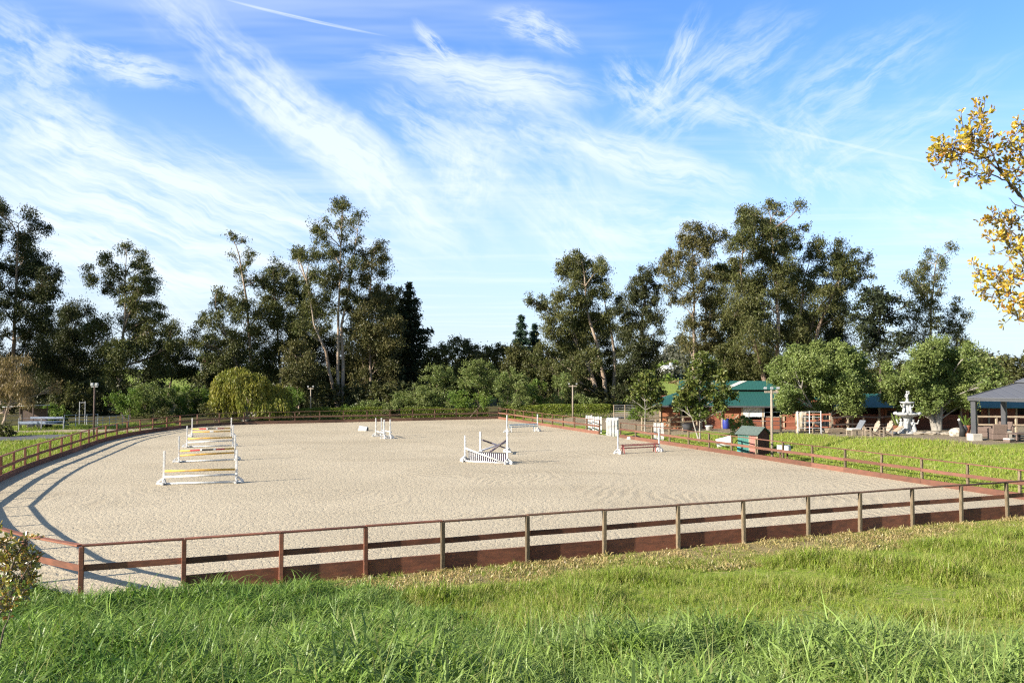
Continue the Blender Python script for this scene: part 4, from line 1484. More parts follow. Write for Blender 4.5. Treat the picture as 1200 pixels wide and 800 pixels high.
# ------------------------------------------------------------------ deck chairs
def adirondack(p, rz, label, copy_of=None):
    if copy_of is not None:
        r = copy_tree(copy_of)
        r.location, r.rotation_euler = p, (0, 0, rz)
        return tag(r, label, 'deck chair', 'deck chairs by the fountain')
    r = empty('deck_chair', p, label, 'deck chair', 'deck chairs by the fountain', rz)
    mt = M['teak_pale']      # chair faces -x

    def seat(m):
        for k in range(6):
            q = k / 5
            m.beam((-0.28 + 0.5 * q, -0.25, 0.40 - 0.12 * q), (-0.28 + 0.5 * q, 0.25, 0.40 - 0.12 * q), 0.022, 0.085, (0.97, 0, -0.2))

    def back(m):
        for k in range(5):
            y = (k - 2) * 0.105
            h = 0.80 - 0.05 * (k - 2) ** 2
            m.beam((0.20, y * 0.85, 0.26), (0.20 + 0.36 * h, y * 1.1, 0.26 + 0.93 * h), 0.092, 0.022, (1, 0, -0.38))
    part('seat', mt, r, seat)
    part('backrest', mt, r, back)
    part('back_brace', mt, r, lambda m: m.beam((0.40, -0.26, 0.70), (0.40, 0.26, 0.70), 0.03, 0.06))
    for sy in (-1, 1):
        part('armrest', mt, r, lambda m: m.box((0.02, sy * 0.33, 0.56), (0.72, 0.13, 0.025)), bevel=0.008)
        part('leg', mt, r, lambda m: m.box((-0.28, sy * 0.29, 0.275), (0.10, 0.03, 0.545)))
        part('leg', mt, r, lambda m: m.beam((-0.30, sy * 0.255, 0.37), (0.52, sy * 0.255, 0.04), 0.03, 0.10))
        part('leg', mt, r, lambda m: m.box((0.33, sy * 0.30, 0.275), (0.09, 0.03, 0.54)))
    return r


ad = adirondack(on(1020.5, 52.5), R(8), 'middle pale wooden deck chair with fan back facing left')
adirondack(on(1035.5, 52.2), R(10), 'pale wooden deck chair nearest the fountain with fan back facing left', ad)
p = on(1001.5, 53.5)
r = empty('lounge_chair', p, 'low lounge chair with grey cloth back and white seat left of the deck chairs', 'lounge chair', 'deck chairs by the fountain', R(15))
part('seat', M['cushion'], r, lambda m: m.box((-0.15, 0, 0.42), (0.75, 0.55, 0.10)), bevel=0.03)
part('backrest', M['grey_cloth'], r, lambda m: m.beam((0.22, 0, 0.44), (0.58, 0, 0.98), 0.56, 0.07, (1, 0, -0.6)), bevel=0.02)
part('frame', M['teak_pale'], r, lambda m: m.box((-0.1, 0, 0.35), (0.9, 0.6, 0.05)))
for sx in (-0.48, 0.3):
    for sy in (-0.27, 0.27):
        part('leg', M['teak_pale'], r, lambda m: m.box((sx, sy, 0.165), (0.06, 0.05, 0.33)))

# ------------------------------------------------------------------ gazebo
GA = R(40)
gL = on(1140, 47.0)
dA = Vector((math.sin(R(50)), math.cos(R(50)), 0))
dB = Vector((math.cos(R(50)), -math.sin(R(50)), 0))
gs = 4.6
corners = [gL + dB * 0, gL + dA * gs, gL + dA * gs + dB * gs, gL + dB * gs]
gc = sum(corners, Vector()) / 4
gz0 = gz(gL.x, gL.y)
gaz = empty('gazebo', (gc.x, gc.y, gz0), 'dark grey hardtop gazebo on four posts with pale concrete footings', 'gazebo')
LOC = lambda v: Vector((v.x - gc.x, v.y - gc.y, 0))
for c in corners:
    q = LOC(c)
    zg = gz(c.x, c.y) - gz0
    ft = part('footing', M['concrete'], gaz, lambda m: m.box(q + Vector((0, 0, 0.18 + zg)), (0.60, 0.60, 0.44), R(4)), bevel=0.03)
    part('post', M['dark_metal'], gaz, lambda m: m.box(q + Vector((0, 0, 1.40 + zg / 2)), (0.27, 0.27, 2.02 - zg), R(40)), bevel=0.012)
EV = 2.42
lc = [LOC(c) for c in corners]
oc = [c * 1.11 for c in lc]
part('eave_beam', M['dark_metal'], gaz, lambda m: [m.beam(oc[i] * 0.985 + Vector((0, 0, EV - 0.05)), oc[(i + 1) % 4] * 0.985 + Vector((0, 0, EV - 0.05)), 0.08, 0.16) for i in range(4)] and None)


def roof_tier(m, cs, z0, z1, k, th=0.04):
    top = [c * k for c in cs]
    for i in range(4):
        j = (i + 1) % 4
        q = [(cs[i].x, cs[i].y, z0), (cs[j].x, cs[j].y, z0), (top[j].x, top[j].y, z1), (top[i].x, top[i].y, z1)]
        m.hexa([(x, y, z - th) for x, y, z in q] + q)


part('lower_roof', M['gaz_roof'], gaz, lambda m: roof_tier(m, oc, EV + 0.08, EV + 0.92, 0.20))
part('upper_roof', M['gaz_roof'], gaz, lambda m: roof_tier(m, [c * 0.27 for c in oc], EV + 0.98, EV + 1.36, 0.03))
part('vent_collar', M['dark_metal'], gaz, lambda m: roof_tier(m, [c * 0.215 for c in oc], EV + 0.86, EV + 1.02, 0.97))
part('hip_cap', M['dark_metal'], gaz, lambda m: [m.beam(c * 1.0 + Vector((0, 0, EV + 0.095)), c * 0.21 + Vector((0, 0, EV + 0.93)), 0.07, 0.03) for c in oc] and None)


# ------------------------------------------------------------------ furniture under the gazebo
def wicker_chair(p, rz, label, w=0.78, src=None):
    if src is not None:
        r = copy_tree(src)
        r.location, r.rotation_euler = p, (0, 0, rz)
        return tag(r, label, 'wicker chair', 'wicker furniture under the gazebo')
    r = empty('wicker_chair', p, label, 'wicker chair', 'wicker furniture under the gazebo', rz)
    part('base', M['wicker'], r, lambda m: m.box((0, 0, 0.19), (w, 0.76, 0.32)), bevel=0.03)
    part('backrest', M['wicker'], r, lambda m: m.beam((0, 0.33, 0.34), (0, 0.44, 0.92), w - 0.02, 0.12, (0, 1, -0.2)), bevel=0.03)
    for s in (-1, 1):
        part('armrest', M['wicker'], r, lambda m: m.box((s * (w / 2 - 0.06), 0, 0.50), (0.14, 0.74, 0.30)), bevel=0.03)
        part('foot', M['dark_metal'], r, lambda m: m.box((s * (w / 2 - 0.1), -0.3, 0.015), (0.06, 0.06, 0.03)))
        part('foot', M['dark_metal'], r, lambda m: m.box((s * (w / 2 - 0.1), 0.3, 0.015), (0.06, 0.06, 0.03)))
    part('cushion', M['cushion'], r, lambda m: m.box((0, -0.03, 0.40), (w - 0.3, 0.66, 0.10)), bevel=0.03)
    return r


wc = wicker_chair(on(1166.5, 47.2), R(170), 'brown wicker armchair seen from behind under the gazebo')
wicker_chair(on(1152, 50.0), R(60), 'brown wicker armchair beside the left gazebo post', src=wc)
wicker_chair(on(1177, 50.5), R(-30), 'brown wicker armchair facing out from the back of the gazebo', src=wc)
p = on(1191, 46.6)
r = empty('coffee_table', p, 'low wicker coffee table at the right edge under the gazebo', 'table', 'wicker furniture under the gazebo', R(20))
part('tabletop', M['wicker'], r, lambda m: m.box((0, 0, 0.42), (1.1, 0.7, 0.06)), bevel=0.02)
part('shelf', M['wicker'], r, lambda m: m.box((0, 0, 0.14), (0.94, 0.56, 0.04)))
for sx in (-0.47, 0.47):
    for sy in (-0.29, 0.29):
        part('leg', M['wicker'], r, lambda m: m.box((sx, sy, 0.195), (0.08, 0.08, 0.388)))
p = on(1180, 46.0)
r = empty('footstool', p, 'small pale cushioned footstool near the coffee table', 'footstool', rz=R(25))
part('base', M['wicker'], r, lambda m: m.box((0, 0, 0.07), (0.46, 0.40, 0.14)), bevel=0.02)
part('cushion', M['cushion'], r, lambda m: m.box((0, 0, 0.18), (0.48, 0.42, 0.085)), bevel=0.03)


def rock(px, d, s, label, seed, mat='stone'):
    p = on(px, d)
    o = part('rock', M[mat], None, lambda m: m.blob((0, 0, s[2] * 0.55), s, seed, 9, 0.14), False)
    o.location = p
    return tag(o, label, 'rock', 'rocks edging the olive tree')


rock(1119.5, 51.0, (0.46, 0.35, 0.34), 'large cream boulder left of the gazebo footing', 1, 'concrete')
rock(1091, 53.0, (0.5, 0.3, 0.14), 'flat brown rock at the foot of the pale olive trunk', 2)
rock(1108, 52.5, (0.42, 0.3, 0.13), 'low tan rock right of the pale olive trunk', 3)
rock(1076, 53.5, (0.42, 0.3, 0.12), 'low tan rock between the fountain and the olive trunk', 4)
p = on(1130, 50.5)
r = empty('flower_pot', p, 'tall terracotta pot with a spiky plant behind the left gazebo post', 'plant pot')
part('pot', M['terracotta'], r, lambda m: m.lathe([(0.16, 0), (0.25, 0.45), (0.29, 0.62), (0.29, 0.7), (0.23, 0.7), (0.2, 0.6)], (0, 0, 0), 14), True)
part('leaves', M['bush_green'], r, lambda m: [m.beam((0, 0, 0.6), (0.42 * math.cos(k * 2.4), 0.42 * math.sin(k * 2.4), 0.9 + 0.5 * ((k * 37) % 10) / 10), 0.05, 0.01) for k in range(16)] and None)
p = on(1125.5, 49.5)
r = empty('garden_ornament', p, 'black and red garden ornament leaning left of the gazebo post', 'ornament')
part('body', M['black_rubber'], r, lambda m: m.tube([(0, 0, 0.0), (0.05, 0, 0.4), (-0.08, 0, 0.75), (-0.16, 0, 0.95)], [0.18, 0.17, 0.10, 0.07], 9), True)
part('wing', M['dark_plastic'], r, lambda m: m.blob((0.16, -0.05, 0.45), (0.16, 0.07, 0.26), 2, 8, 0.1), True)
part('head', M['old_white'], r, lambda m: m.blob((-0.17, 0, 1.02), (0.08, 0.07, 0.08), 3, 7, 0.05), True)
p = on(1049, 60.0)
r = empty('potted_plant', p, 'yellowish leafy plant in a pot left of the fountain', 'plant')
part('pot', M['terracotta'], r, lambda m: m.lathe([(0.2, 0), (0.28, 0.35), (0.3, 0.36), (0.25, 0.36)], (0, 0, 0), 12), True)
part('leaves', M['olive_leaf'], r, lambda m: [m.beam((0.02 * k % 0.1, 0, 0.3), (0.36 * math.cos(k * 2.4), 0.36 * math.sin(k * 2.4), 0.6 + 0.75 * ((k * 37) % 10) / 10), 0.09, 0.012) for k in range(26)] and None)
p = on(978, 57.0)
r = empty('feed_trough', p, 'low tan wooden trough beside the corral left of the lounge chair', 'trough', rz=R(10))
part('trough_side', M['tan_timber'], r, lambda m: m.beam((-0.7, -0.2, 0.26), (0.7, -0.2, 0.26), 0.03, 0.26, (0, -0.3, 1)))
part('trough_side', M['tan_timber'], r, lambda m: m.beam((-0.7, 0.2, 0.26), (0.7, 0.2, 0.26), 0.03, 0.26, (0, 0.3, 1)))
part('trough_floor', M['tan_timber'], r, lambda m: m.box((0, 0, 0.13), (1.38, 0.34, 0.03)))
for s in (-0.5, 0.5):
    part('leg', M['pole_dark'], r, lambda m: m.box((s, 0, 0.055), (0.08, 0.42, 0.11)))

# ------------------------------------------------------------------ trailer, shelter and pens on the left
p = on(49, 76.5)
r = empty('flatbed_trailer', p, 'pale blue white flatbed trailer parked on the left among the pipe pens', 'trailer', rz=R(4))
part('deck', M['deck_blue'], r, lambda m: m.box((0.1, 0, 0.62), (3.2, 1.9, 0.12)), bevel=0.02)
part('side_board', M['deck_blue'], r, lambda m: m.box((0.1, -0.962, 0.64), (3.24, 0.03, 0.24)))
part('side_board', M['deck_blue'], r, lambda m: m.box((0.1, 0.962, 0.98), (3.0, 0.03, 0.2)))
part('chassis', M['dark_metal'], r, lambda m: m.box((0.1, 0, 0.50), (2.9, 1.2, 0.1)))
part('hitch', M['dark_metal'], r, lambda m: m.beam((1.7, 0, 0.52), (2.6, 0, 0.42), 0.1, 0.1))
for sx in (-0.45, 0.35):
    for sy in (-0.80, 0.80):
        w = part('wheel', M['black_rubber'], r, lambda m: m.lathe([(0.2, -0.09), (0.31, -0.09), (0.33, -0.05), (0.33, 0.05), (0.31, 0.09), (0.2, 0.09)], (0, 0, 0), 18), True)
        w.rotation_euler = (R(90), 0, 0)
        w.location = (sx, sy, 0.33)
        part('rim', M['white_metal'], w, lambda m: m.lathe([(0.05, -0.07), (0.19, -0.075), (0.2, 0.075), (0.05, 0.07)], (0, 0, 0), 14))
p = on(33, 82.0)
r = empty('field_shelter', p, 'open field shelter with a thin flat roof behind the trailer', 'shelter', rz=R(3))
part('roof', M['white_metal'], r, lambda m: m.hexa([(x, y, z + dz) for dz in (0, 0.07) for x, y, z in ((-1.6, -1.5, 1.85), (1.5, -1.5, 2.0), (1.5, 1.5, 1.9), (-1.6, 1.5, 1.75))]))
for sx in (-1.4, 1.3):
    for sy in (-1.35, 1.35):
        part('post', M['pole_dark'], r, lambda m: m.box((sx, sy, 0.92), (0.1, 0.1, 1.84)))
part('back_wall', M['pole_dark'], r, lambda m: m.box((-0.05, 1.42, 0.8), (2.7, 0.05, 1.6)))
PG = 'pipe pens on the left beyond the road'
rail_row('pipe_pen', 'white pipe pen rails in front of the trailer on the left', 'pen', gl(24, 73.5), gl(76, 74.5), 1.2, 2, 0.035, 0.02, (M['grey_metal'], M['grey_metal']), 1.9, PG)
rail_row('pipe_pen', 'grey pipe pen rails between the trailer and the lamp pole', 'pen', gl(77, 77), gl(116, 79), 1.3, 4, 0.03, 0.022, (M['white_metal'], M['grey_metal']), 0.9, PG)
rail_row('pipe_pen', 'grey pipe pen rails right of the lamp pole before the bushes', 'pen', gl(114, 75.5), gl(152, 79.5), 1.2, 4, 0.03, 0.022, (M['grey_metal'], M['grey_metal']), 0.9, PG)
rail_row('goal_frame', 'tall pale pipe frame standing behind the pens left of the lamp pole', 'pipe frame', gl(94.5, 82), gl(101, 82), 2.35, 1, 0.04, 0.03, (M['grey_metal'], M['grey_metal']), 0.6)
rail_row('wooden_pen', 'brown wooden rails under the bare brown tree at the left edge', 'pen', gl(-14, 75), gl(26, 76.5), 1.35, 3, 0.07, 0.05, (M['tan_timber'], M['tan_timber']), 1.7, PG, True)


# ------------------------------------------------------------------ far houses in the gaps
def house(p, w, dd, h, label, wall, roof, rz=0.0, nw=2):
    r = empty('house', p, label, 'house', 'far houses between the trees', rz)
    part('wall', M[wall], r, lambda m: m.box((0, 0, h / 2), (w, dd, h)))

    def rf(m):
        e, t = h - 0.05, h + dd * 0.27
        for s in (-1, 1):
            q = [(-w / 2 - 0.4, s * (dd / 2 + 0.4), e), (w / 2 + 0.4, s * (dd / 2 + 0.4), e), (w / 2 + 0.4, 0, t), (-w / 2 - 0.4, 0, t)]
            m.hexa([(x, y, z) for x, y, z in q] + [(x, y, z + 0.14) for x, y, z in q])
    ro = part('roof', M[roof], r, rf)
    part('gable', M[wall], r, lambda m: m.add([(-w / 2 + 0.05, -dd / 2 + 0.05, h), (-w / 2 + 0.05, dd / 2 - 0.05, h), (-w / 2 + 0.05, 0, h + dd * 0.25), (w / 2 - 0.05, -dd / 2 + 0.05, h), (w / 2 - 0.05, dd / 2 - 0.05, h), (w / 2 - 0.05, 0, h + dd * 0.25)], [(0, 1, 2), (5, 4, 3)]))
    part('chimney', M[wall], ro, lambda m: m.box((w * 0.25, dd * 0.12, h + dd * 0.25 + 0.3), (0.7, 0.7, 1.3)))
    for k in range(nw):
        x = (k + 0.5) / nw * w - w / 2
        part('window', M['window_glass'], r, lambda m: m.box((x, -dd / 2 - 0.02, h * 0.55), (w / nw * 0.45, 0.06, h * 0.4)))
    return r


house(on(785, 225), 4.2, 5.0, 2.4, 'white house among trees on the hillside above the barn', 'house_wall', 'house_wall', R(35), 1)
house(on(750, 235), 5.0, 5.0, 2.6, 'white house half hidden behind the big eucalyptus left of the barn', 'house_wall', 'grey_roof', R(-10))
house(on(244, 235), 3.4, 5.0, 5.0, 'small white house with red roof far off above the willow', 'house_wall', 'house_roof', R(10))

# ================================================================== VEGETATION
def unit(n, rng=RNG):
    v = rng.normal(size=(n, 3))
    return v / np.linalg.norm(v, axis=1, keepdims=True)


def leaf_quads(c, length, width, droop=0.0, rng=RNG, axis=None, jitter=0.35, shape='quad'):
    """one small bent-free blade per centre; droop 0..1 turns the long axis downward"""
    n = len(c)
    a = unit(n, rng) if axis is None else axis + unit(n, rng) * jitter
    if droop:
        a = a * (1 - droop) + np.array([0, 0, -1.0]) * droop
    a /= np.linalg.norm(a, axis=1, keepdims=True)
    r = unit(n, rng)
    b = np.cross(a, r)
    b /= np.linalg.norm(b, axis=1, keepdims=True) + 1e-9
    L = (length * rng.uniform(0.6, 1.4, n))[:, None] / 2
    W = (width * rng.uniform(0.6, 1.4, n))[:, None] / 2
    if shape == 'quad':
        v = np.stack([c - a * L, c + b * W - a * L * 0.1, c + a * L, c - b * W - a * L * 0.1], 1).reshape(-1, 3)
        f = np.arange(4 * n).reshape(-1, 4)
        return v, f
    nrm = np.cross(a, b)
    v = np.stack([c - a * L, c - a * L * 0.1 + b * W + nrm * W * 0.35, c + a * L * 0.98, c - a * L * 0.1 - b * W + nrm * W * 0.35], 1).reshape(-1, 3)
    return v, np.arange(4 * n).reshape(-1, 4)


def curve_pts(a, b, sag, n=5, rg=random):
    a, b = Vector(a), Vector(b)
    d = b - a
    s = Vector((rg.uniform(-1, 1), rg.uniform(-1, 1), rg.uniform(-0.3, 1))) * d.length * sag
    return [a + d * (i / n) + s * math.sin(math.pi * i / n) for i in range(n + 1)]


def lobes_view(view, lst):
    x0, y0, k = view
    return [(x0 + l[0] / k, y0 + l[1] / k, l[2] / k) + tuple(l[3:]) for l in lst]


def tree(name, label, cat, group, px, depth, lobes, trunk=None, leaf='euc_leaf', bark='euc_bark', dens=95, ll=0.42, lw=0.15, droop=0.35,
         sub=0.30, r0=0.5, spread=0.55, stretch=1.15, limbs=True, seed=1, crown2=None, base=None, subn=1.0, trunks=1, fill=0.12, keep=0.78):
    """lobes: crown masses as picture circles at the tree's own distance; each becomes a 3-D cluster of leaf sprays"""
    rng = np.random.default_rng(seed)
    rg = random.Random(seed)
    b = base if base is not None else on(px, depth)
    root = empty(name, b, label, cat, group)
    k = depth / FPX
    bl = np.array(b)
    cs = []
    halfw = (max(l[0] + l[2] for l in lobes) - min(l[0] - l[2] for l in lobes)) * k / 2
    for l in lobes:
        r = l[2] * k
        p = P(l[0], l[1], depth)
        dy = rng.normal() * spread * min(halfw, 6.0) * 0.6
        p = np.array(p) - bl
        p[1] += dy
        cs.append((p, r))
    allc, alls = [], []
    for p, r in cs:
        ns = max(5, int(subn * 4.2 * (r / (sub * 3.2)) ** 1.6 + 6))
        d = unit(ns, rng)
        rad = r * np.where(rng.random(ns) < fill, rng.uniform(0.1, 0.6, ns), rng.uniform(0.62, 1.04, ns))
        sc = p + d * rad[:, None] * np.array([1.0, 1.0, stretch])
        nl = int(dens * r * r)
        w = rng.random(ns) ** 1.3 + 0.25
        cnt = np.maximum(1, (nl * w / w.sum()).astype(int))
        sg = (sub * rng.uniform(0.6, 1.35, ns)) * min(1.0, 0.45 + r * 0.25)
        idx = np.repeat(np.arange(ns), cnt)
        o = rng.normal(size=(len(idx), 3)) * sg[idx][:, None] * np.array([1, 1, 0.85])
        pts = sc[idx] + o
        pts[:, 2] -= np.abs(o[:, 0]) * droop * 0.3
        allc.append(pts)
        alls.append((p, r, sc))
    c = np.concatenate(allc)
    floor = np.array(terr(c[:, 0] + bl[0], c[:, 1] + bl[1])) - bl[2] + 0.05
    c[:, 2] = np.maximum(c[:, 2], floor + rng.random(len(c)) * 0.3)
    v, f = leaf_quads(c, ll, lw, droop, rng)
    mesh_np('crown', v, f, M[leaf], root)
    # skeleton
    mb = MB()
    if trunk:
        tps = []
        for tr in trunk:
            pts = []
            for q in tr:
                pp = P(q[0], q[1], depth) - b
                pp.y = q[2] if len(q) > 2 else 0.0
                pts.append(pp)
            pts[0].z = min(pts[0].z, -0.2)
            tps.append(pts)
    else:
        top = max(cs, key=lambda q: q[0][2])[0]
        cx = np.mean([q[0] for q in cs], axis=0)
        h = top[2]
        tps = []
        for i in range(trunks):
            tgt = Vector(cs[rg.randrange(len(cs))][0]) if trunks > 1 else Vector((cx[0] * 0.6 + top[0] * 0.4, cx[1] * 0.5, h * 0.88))
            s = Vector((rg.uniform(-0.4, 0.4), rg.uniform(-0.3, 0.3), -0.2)) if trunks > 1 else Vector((0, 0, -0.2))
            tps.append(curve_pts(s, tgt, 0.04, 7, rg))
    for pts in tps:
        n = len(pts)
        # refine with a little wander
        ref = []
        for i in range(n - 1):
            for j in range(3):
                q = j / 3
                w = Vector((rg.uniform(-1, 1), rg.uniform(-1, 1), 0)) * r0 * 0.18 * (0 if i == 0 and j == 0 else 1)
                ref.append(pts[i].lerp(pts[i + 1], q) + w)
        ref.append(pts[-1])
        mb.tube(ref, [r0 * (0.85 if i == 0 else 0.62) * (1 - 0.88 * (i / (len(ref) - 1)) ** 0.8) for i in range(len(ref))], 9, False)
        pts[:] = ref
    if limbs:
        for p, r, sc in alls:
            pv = Vector(p)
            best, bd = None, 1e9
            for pts in tps:
                for q in pts[1:]:
                    hd = math.hypot(q.x - pv.x, q.y - pv.y)
                    cost = (q - pv).length + (6 if q.z > pv.z - hd * 0.35 else 0)
                    if cost < bd:
                        best, bd = q, cost
            L = (pv - best).length
            rr = min(r0 * 0.32, 0.025 + L * 0.013)
            mid = curve_pts(best, pv, 0.10, 5, rg)
            mb.tube(mid, [rr * (1 - 0.65 * i / 5) for i in range(6)], 6, False)
            ks = rng.permutation(len(sc))[:min(len(sc), 7)]
            for kq in ks:
                mb.tube(curve_pts(mid[rg.choice((3, 4, 5))], Vector(sc[kq]), 0.10, 3, rg), [rr * 0.34, rr * 0.26, rr * 0.2, rr * 0.12], 4, False)
    mb.build('trunk', M[bark], root, True)
    return root


V1, V2, V3, V4 = (0, 220, 2.857), (220, 220, 2.857), (500, 260, 3.333), (750, 220, 2.857)
EG = 'eucalyptus trees round the arena'
EUC = dict(dens=1000, ll=0.32, lw=0.10, droop=0.5, subn=1.35, sub=0.50, stretch=1.2)

tree('eucalyptus_tree', 'tall dark eucalyptus at the left edge of the photo', 'tree', EG, 12, 100, lobes_view(V1, [
    (10, 90, 30), (55, 105, 42), (85, 90, 24), (118, 130, 24), (10, 160, 45), (60, 165, 45), (20, 230, 55), (85, 250, 42), (60, 310, 55), (150, 280, 26), (190, 305, 32),
    (135, 330, 36), (20, 380, 60), (110, 390, 55), (170, 370, 34), (30, 460, 70), (120, 470, 70), (60, 560, 80), (-60, 330, 90), (-60, 200, 70), (-60, 480, 90)]),
    trunk=[[(12, 490), (14, 440), (18, 380), (20, 310), (22, 262)], [(6, 490), (-10, 430), (-24, 350), (-25, 290)]], leaf='euc_leaf_dark', seed=101, r0=0.6, **EUC)
tree('eucalyptus_tree', 'dark leafy eucalyptus second from left with a ragged pointed crown', 'tree', EG, 140, 104, lobes_view(V1, [
    (402, 195, 20), (420, 225, 26), (450, 260, 34), (385, 245, 24), (320, 300, 28), (345, 330, 26), (400, 310, 42), (465, 320, 38), (505, 345, 28), (430, 380, 50), (375, 400, 32),
    (485, 400, 40), (545, 425, 24), (350, 460, 36), (330, 520, 55), (430, 480, 65), (520, 480, 40), (420, 570, 70), (510, 560, 55), (340, 600, 60), (590, 520, 26)]),
    trunk=[[(140, 490), (141, 430), (146, 370), (148, 300)]], leaf='euc_leaf', seed=102, r0=0.55, **EUC)
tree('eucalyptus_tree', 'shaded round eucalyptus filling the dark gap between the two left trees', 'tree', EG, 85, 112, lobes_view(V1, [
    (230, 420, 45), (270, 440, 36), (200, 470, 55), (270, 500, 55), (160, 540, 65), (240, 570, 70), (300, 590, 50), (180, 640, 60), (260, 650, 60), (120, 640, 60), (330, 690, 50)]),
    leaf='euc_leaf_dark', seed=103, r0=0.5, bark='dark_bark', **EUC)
tree('eucalyptus_tree', 'low dark eucalyptus thicket right of the pointed crown', 'tree', EG, 195, 118, lobes_view(V1, [
    (560, 480, 34), (600, 540, 32), (560, 560, 45), (610, 590, 42), (655, 600, 34), (540, 600, 40)]),
    leaf='euc_leaf', seed=104, r0=0.35, **EUC)
tree('eucalyptus_tree', 'leaning open eucalyptus with a thin bare top left of centre', 'tree', EG, 300, 106, lobes_view(V2, [
    (148, 165, 18), (172, 172, 12), (180, 210, 16), (148, 222, 10), (206, 242, 15), (160, 270, 18), (190, 265, 14), (205, 305, 22), (236, 290, 14), (178, 300, 15), (110, 382, 34), (135, 350, 14),
    (80, 395, 22), (165, 400, 32), (200, 380, 32), (60, 440, 24), (35, 490, 22), (30, 515, 16), (110, 450, 36), (190, 450, 44), (80, 520, 30), (150, 520, 40), (215, 520, 50), (60, 555, 22), (110, 580, 40), (190, 600, 50)]),
    trunk=[[(300, 490), (294, 420, 0), (290, 355, 0), (280, 300), (273, 280)], [(298, 490), (280, 440, 0.5), (262, 395, 1), (250, 362, 1)]], leaf='euc_leaf', seed=105, r0=0.45, **{**EUC, 'dens': 780})
tree('eucalyptus_tree', 'bushy middle eucalyptus just left of the tall pale trunked one', 'tree', EG, 330, 110, lobes_view(V2, [
    (288, 258, 20), (275, 290, 24), (310, 300, 32), (345, 320, 34), (375, 340, 28), (265, 340, 28), (300, 360, 40), (350, 380, 45), (265, 410, 40), (310, 440, 55), (370, 450, 45), (270, 500, 55),
    (340, 510, 55), (300, 580, 55), (250, 640, 40)]),
    trunk=[[(330, 490), (328, 430), (324, 370), (320, 318)]], leaf='euc_leaf', seed=106, r0=0.45, **EUC)
tree('eucalyptus_tree', 'tallest central eucalyptus with bare pale twin trunks', 'tree', EG, 398, 105, lobes_view(V2, [
    (510, 62, 26), (535, 78, 22), (575, 98, 20), (492, 100, 20), (480, 125, 15), (540, 120, 22), (520, 155, 20), (555, 160, 18), (425, 140, 24), (445, 170, 28), (465, 190, 22), (350, 205, 22), (375, 222, 18),
    (400, 235, 26), (440, 225, 32), (490, 225, 32), (535, 210, 26), (560, 250, 22), (420, 280, 32), (470, 290, 38), (530, 285, 34), (395, 310, 22), (500, 345, 46), (440, 350, 40), (555, 345, 30), (415, 395, 32), (465, 410, 36),
    (540, 400, 36), (425, 450, 34), (390, 470, 26), (450, 470, 24)]),
    trunk=[[(396, 478), (396, 430), (396, 385), (398, 330), (401, 270), (402, 245)], [(401, 478), (401, 425, 0.4), (399, 380, 0.5), (408, 330, 0.8), (416, 285, 0.6), (420, 262)], [(397, 432), (383, 412, -0.6), (370, 380, -1.2), (362, 330, -1.2)]],
    leaf='euc_leaf', bark='pale_bark', seed=107, r0=0.46, **{**EUC, 'dens': 780})
tree('eucalyptus_tree', 'slender eucalyptus with drooping crown right of the tallest one', 'tree', EG, 436, 108, lobes_view(V2, [
    (618, 185, 24), (645, 190, 18), (650, 215, 20), (605, 220, 20), (600, 250, 24), (640, 255, 26), (620, 290, 32), (655, 290, 14), (585, 310, 20), (605, 340, 28), (645, 350, 24), (580, 380, 26), (625, 390, 34),
    (670, 360, 30), (690, 340, 18), (660, 420, 42), (600, 440, 40), (690, 440, 34), (640, 490, 50), (590, 510, 45), (690, 510, 40), (620, 570, 50), (680, 580, 45), (570, 580, 45), (640, 640, 50), (580, 640, 40)]),
    trunk=[[(436, 490), (435, 440), (432, 380), (434, 330), (438, 290)]], leaf='euc_leaf_brown', seed=108, r0=0.42, **EUC)
tree('eucalyptus_tree', 'low grey green young eucalyptus before the pale twin trunks', 'tree', EG, 352, 101, lobes_view(V2, [
    (380, 560, 36), (350, 580, 30), (395, 600, 32), (360, 620, 34), (410, 640, 28), (340, 545, 22), (380, 650, 28), (430, 610, 18)]),
    leaf='euc_leaf_brown', seed=109, r0=0.2, **{**EUC, 'dens': 950})
tree('eucalyptus_tree', 'broad leaning eucalyptus with ribbon bark right of centre', 'tree', EG, 712, 107, lobes_view(V3, [
    (535, 165, 30), (575, 145, 34), (615, 140, 28), (650, 165, 38), (690, 180, 28), (540, 200, 28), (590, 195, 40), (640, 220, 44), (695, 215, 22), (565, 240, 32), (400, 305, 18), (425, 320, 20), (460, 310, 24),
    (455, 345, 24), (500, 300, 22), (500, 345, 34), (545, 305, 38), (590, 300, 46), (645, 310, 50), (695, 290, 32), (480, 395, 26), (530, 400, 38), (590, 390, 50), (650, 390, 50), (700, 370, 40),
    (470, 450, 40), (530, 460, 44), (590, 460, 50), (440, 500, 36), (490, 520, 45), (560, 540, 50), (620, 550, 48), (420, 560, 40), (480, 580, 40), (540, 600, 45), (600, 620, 45)]),
    trunk=[[(712, 488), (708, 445), (700, 405), (688, 365), (684, 320), (680, 300)], [(716, 488), (722, 440, 1.0), (718, 390, 1.0), (706, 340, 0.6)], [(706, 450), (690, 430, 0.8), (672, 395, 1.2), (655, 365, 1.5)]],
    leaf='euc_leaf', bark='pale_bark', seed=110, r0=0.60, **EUC)
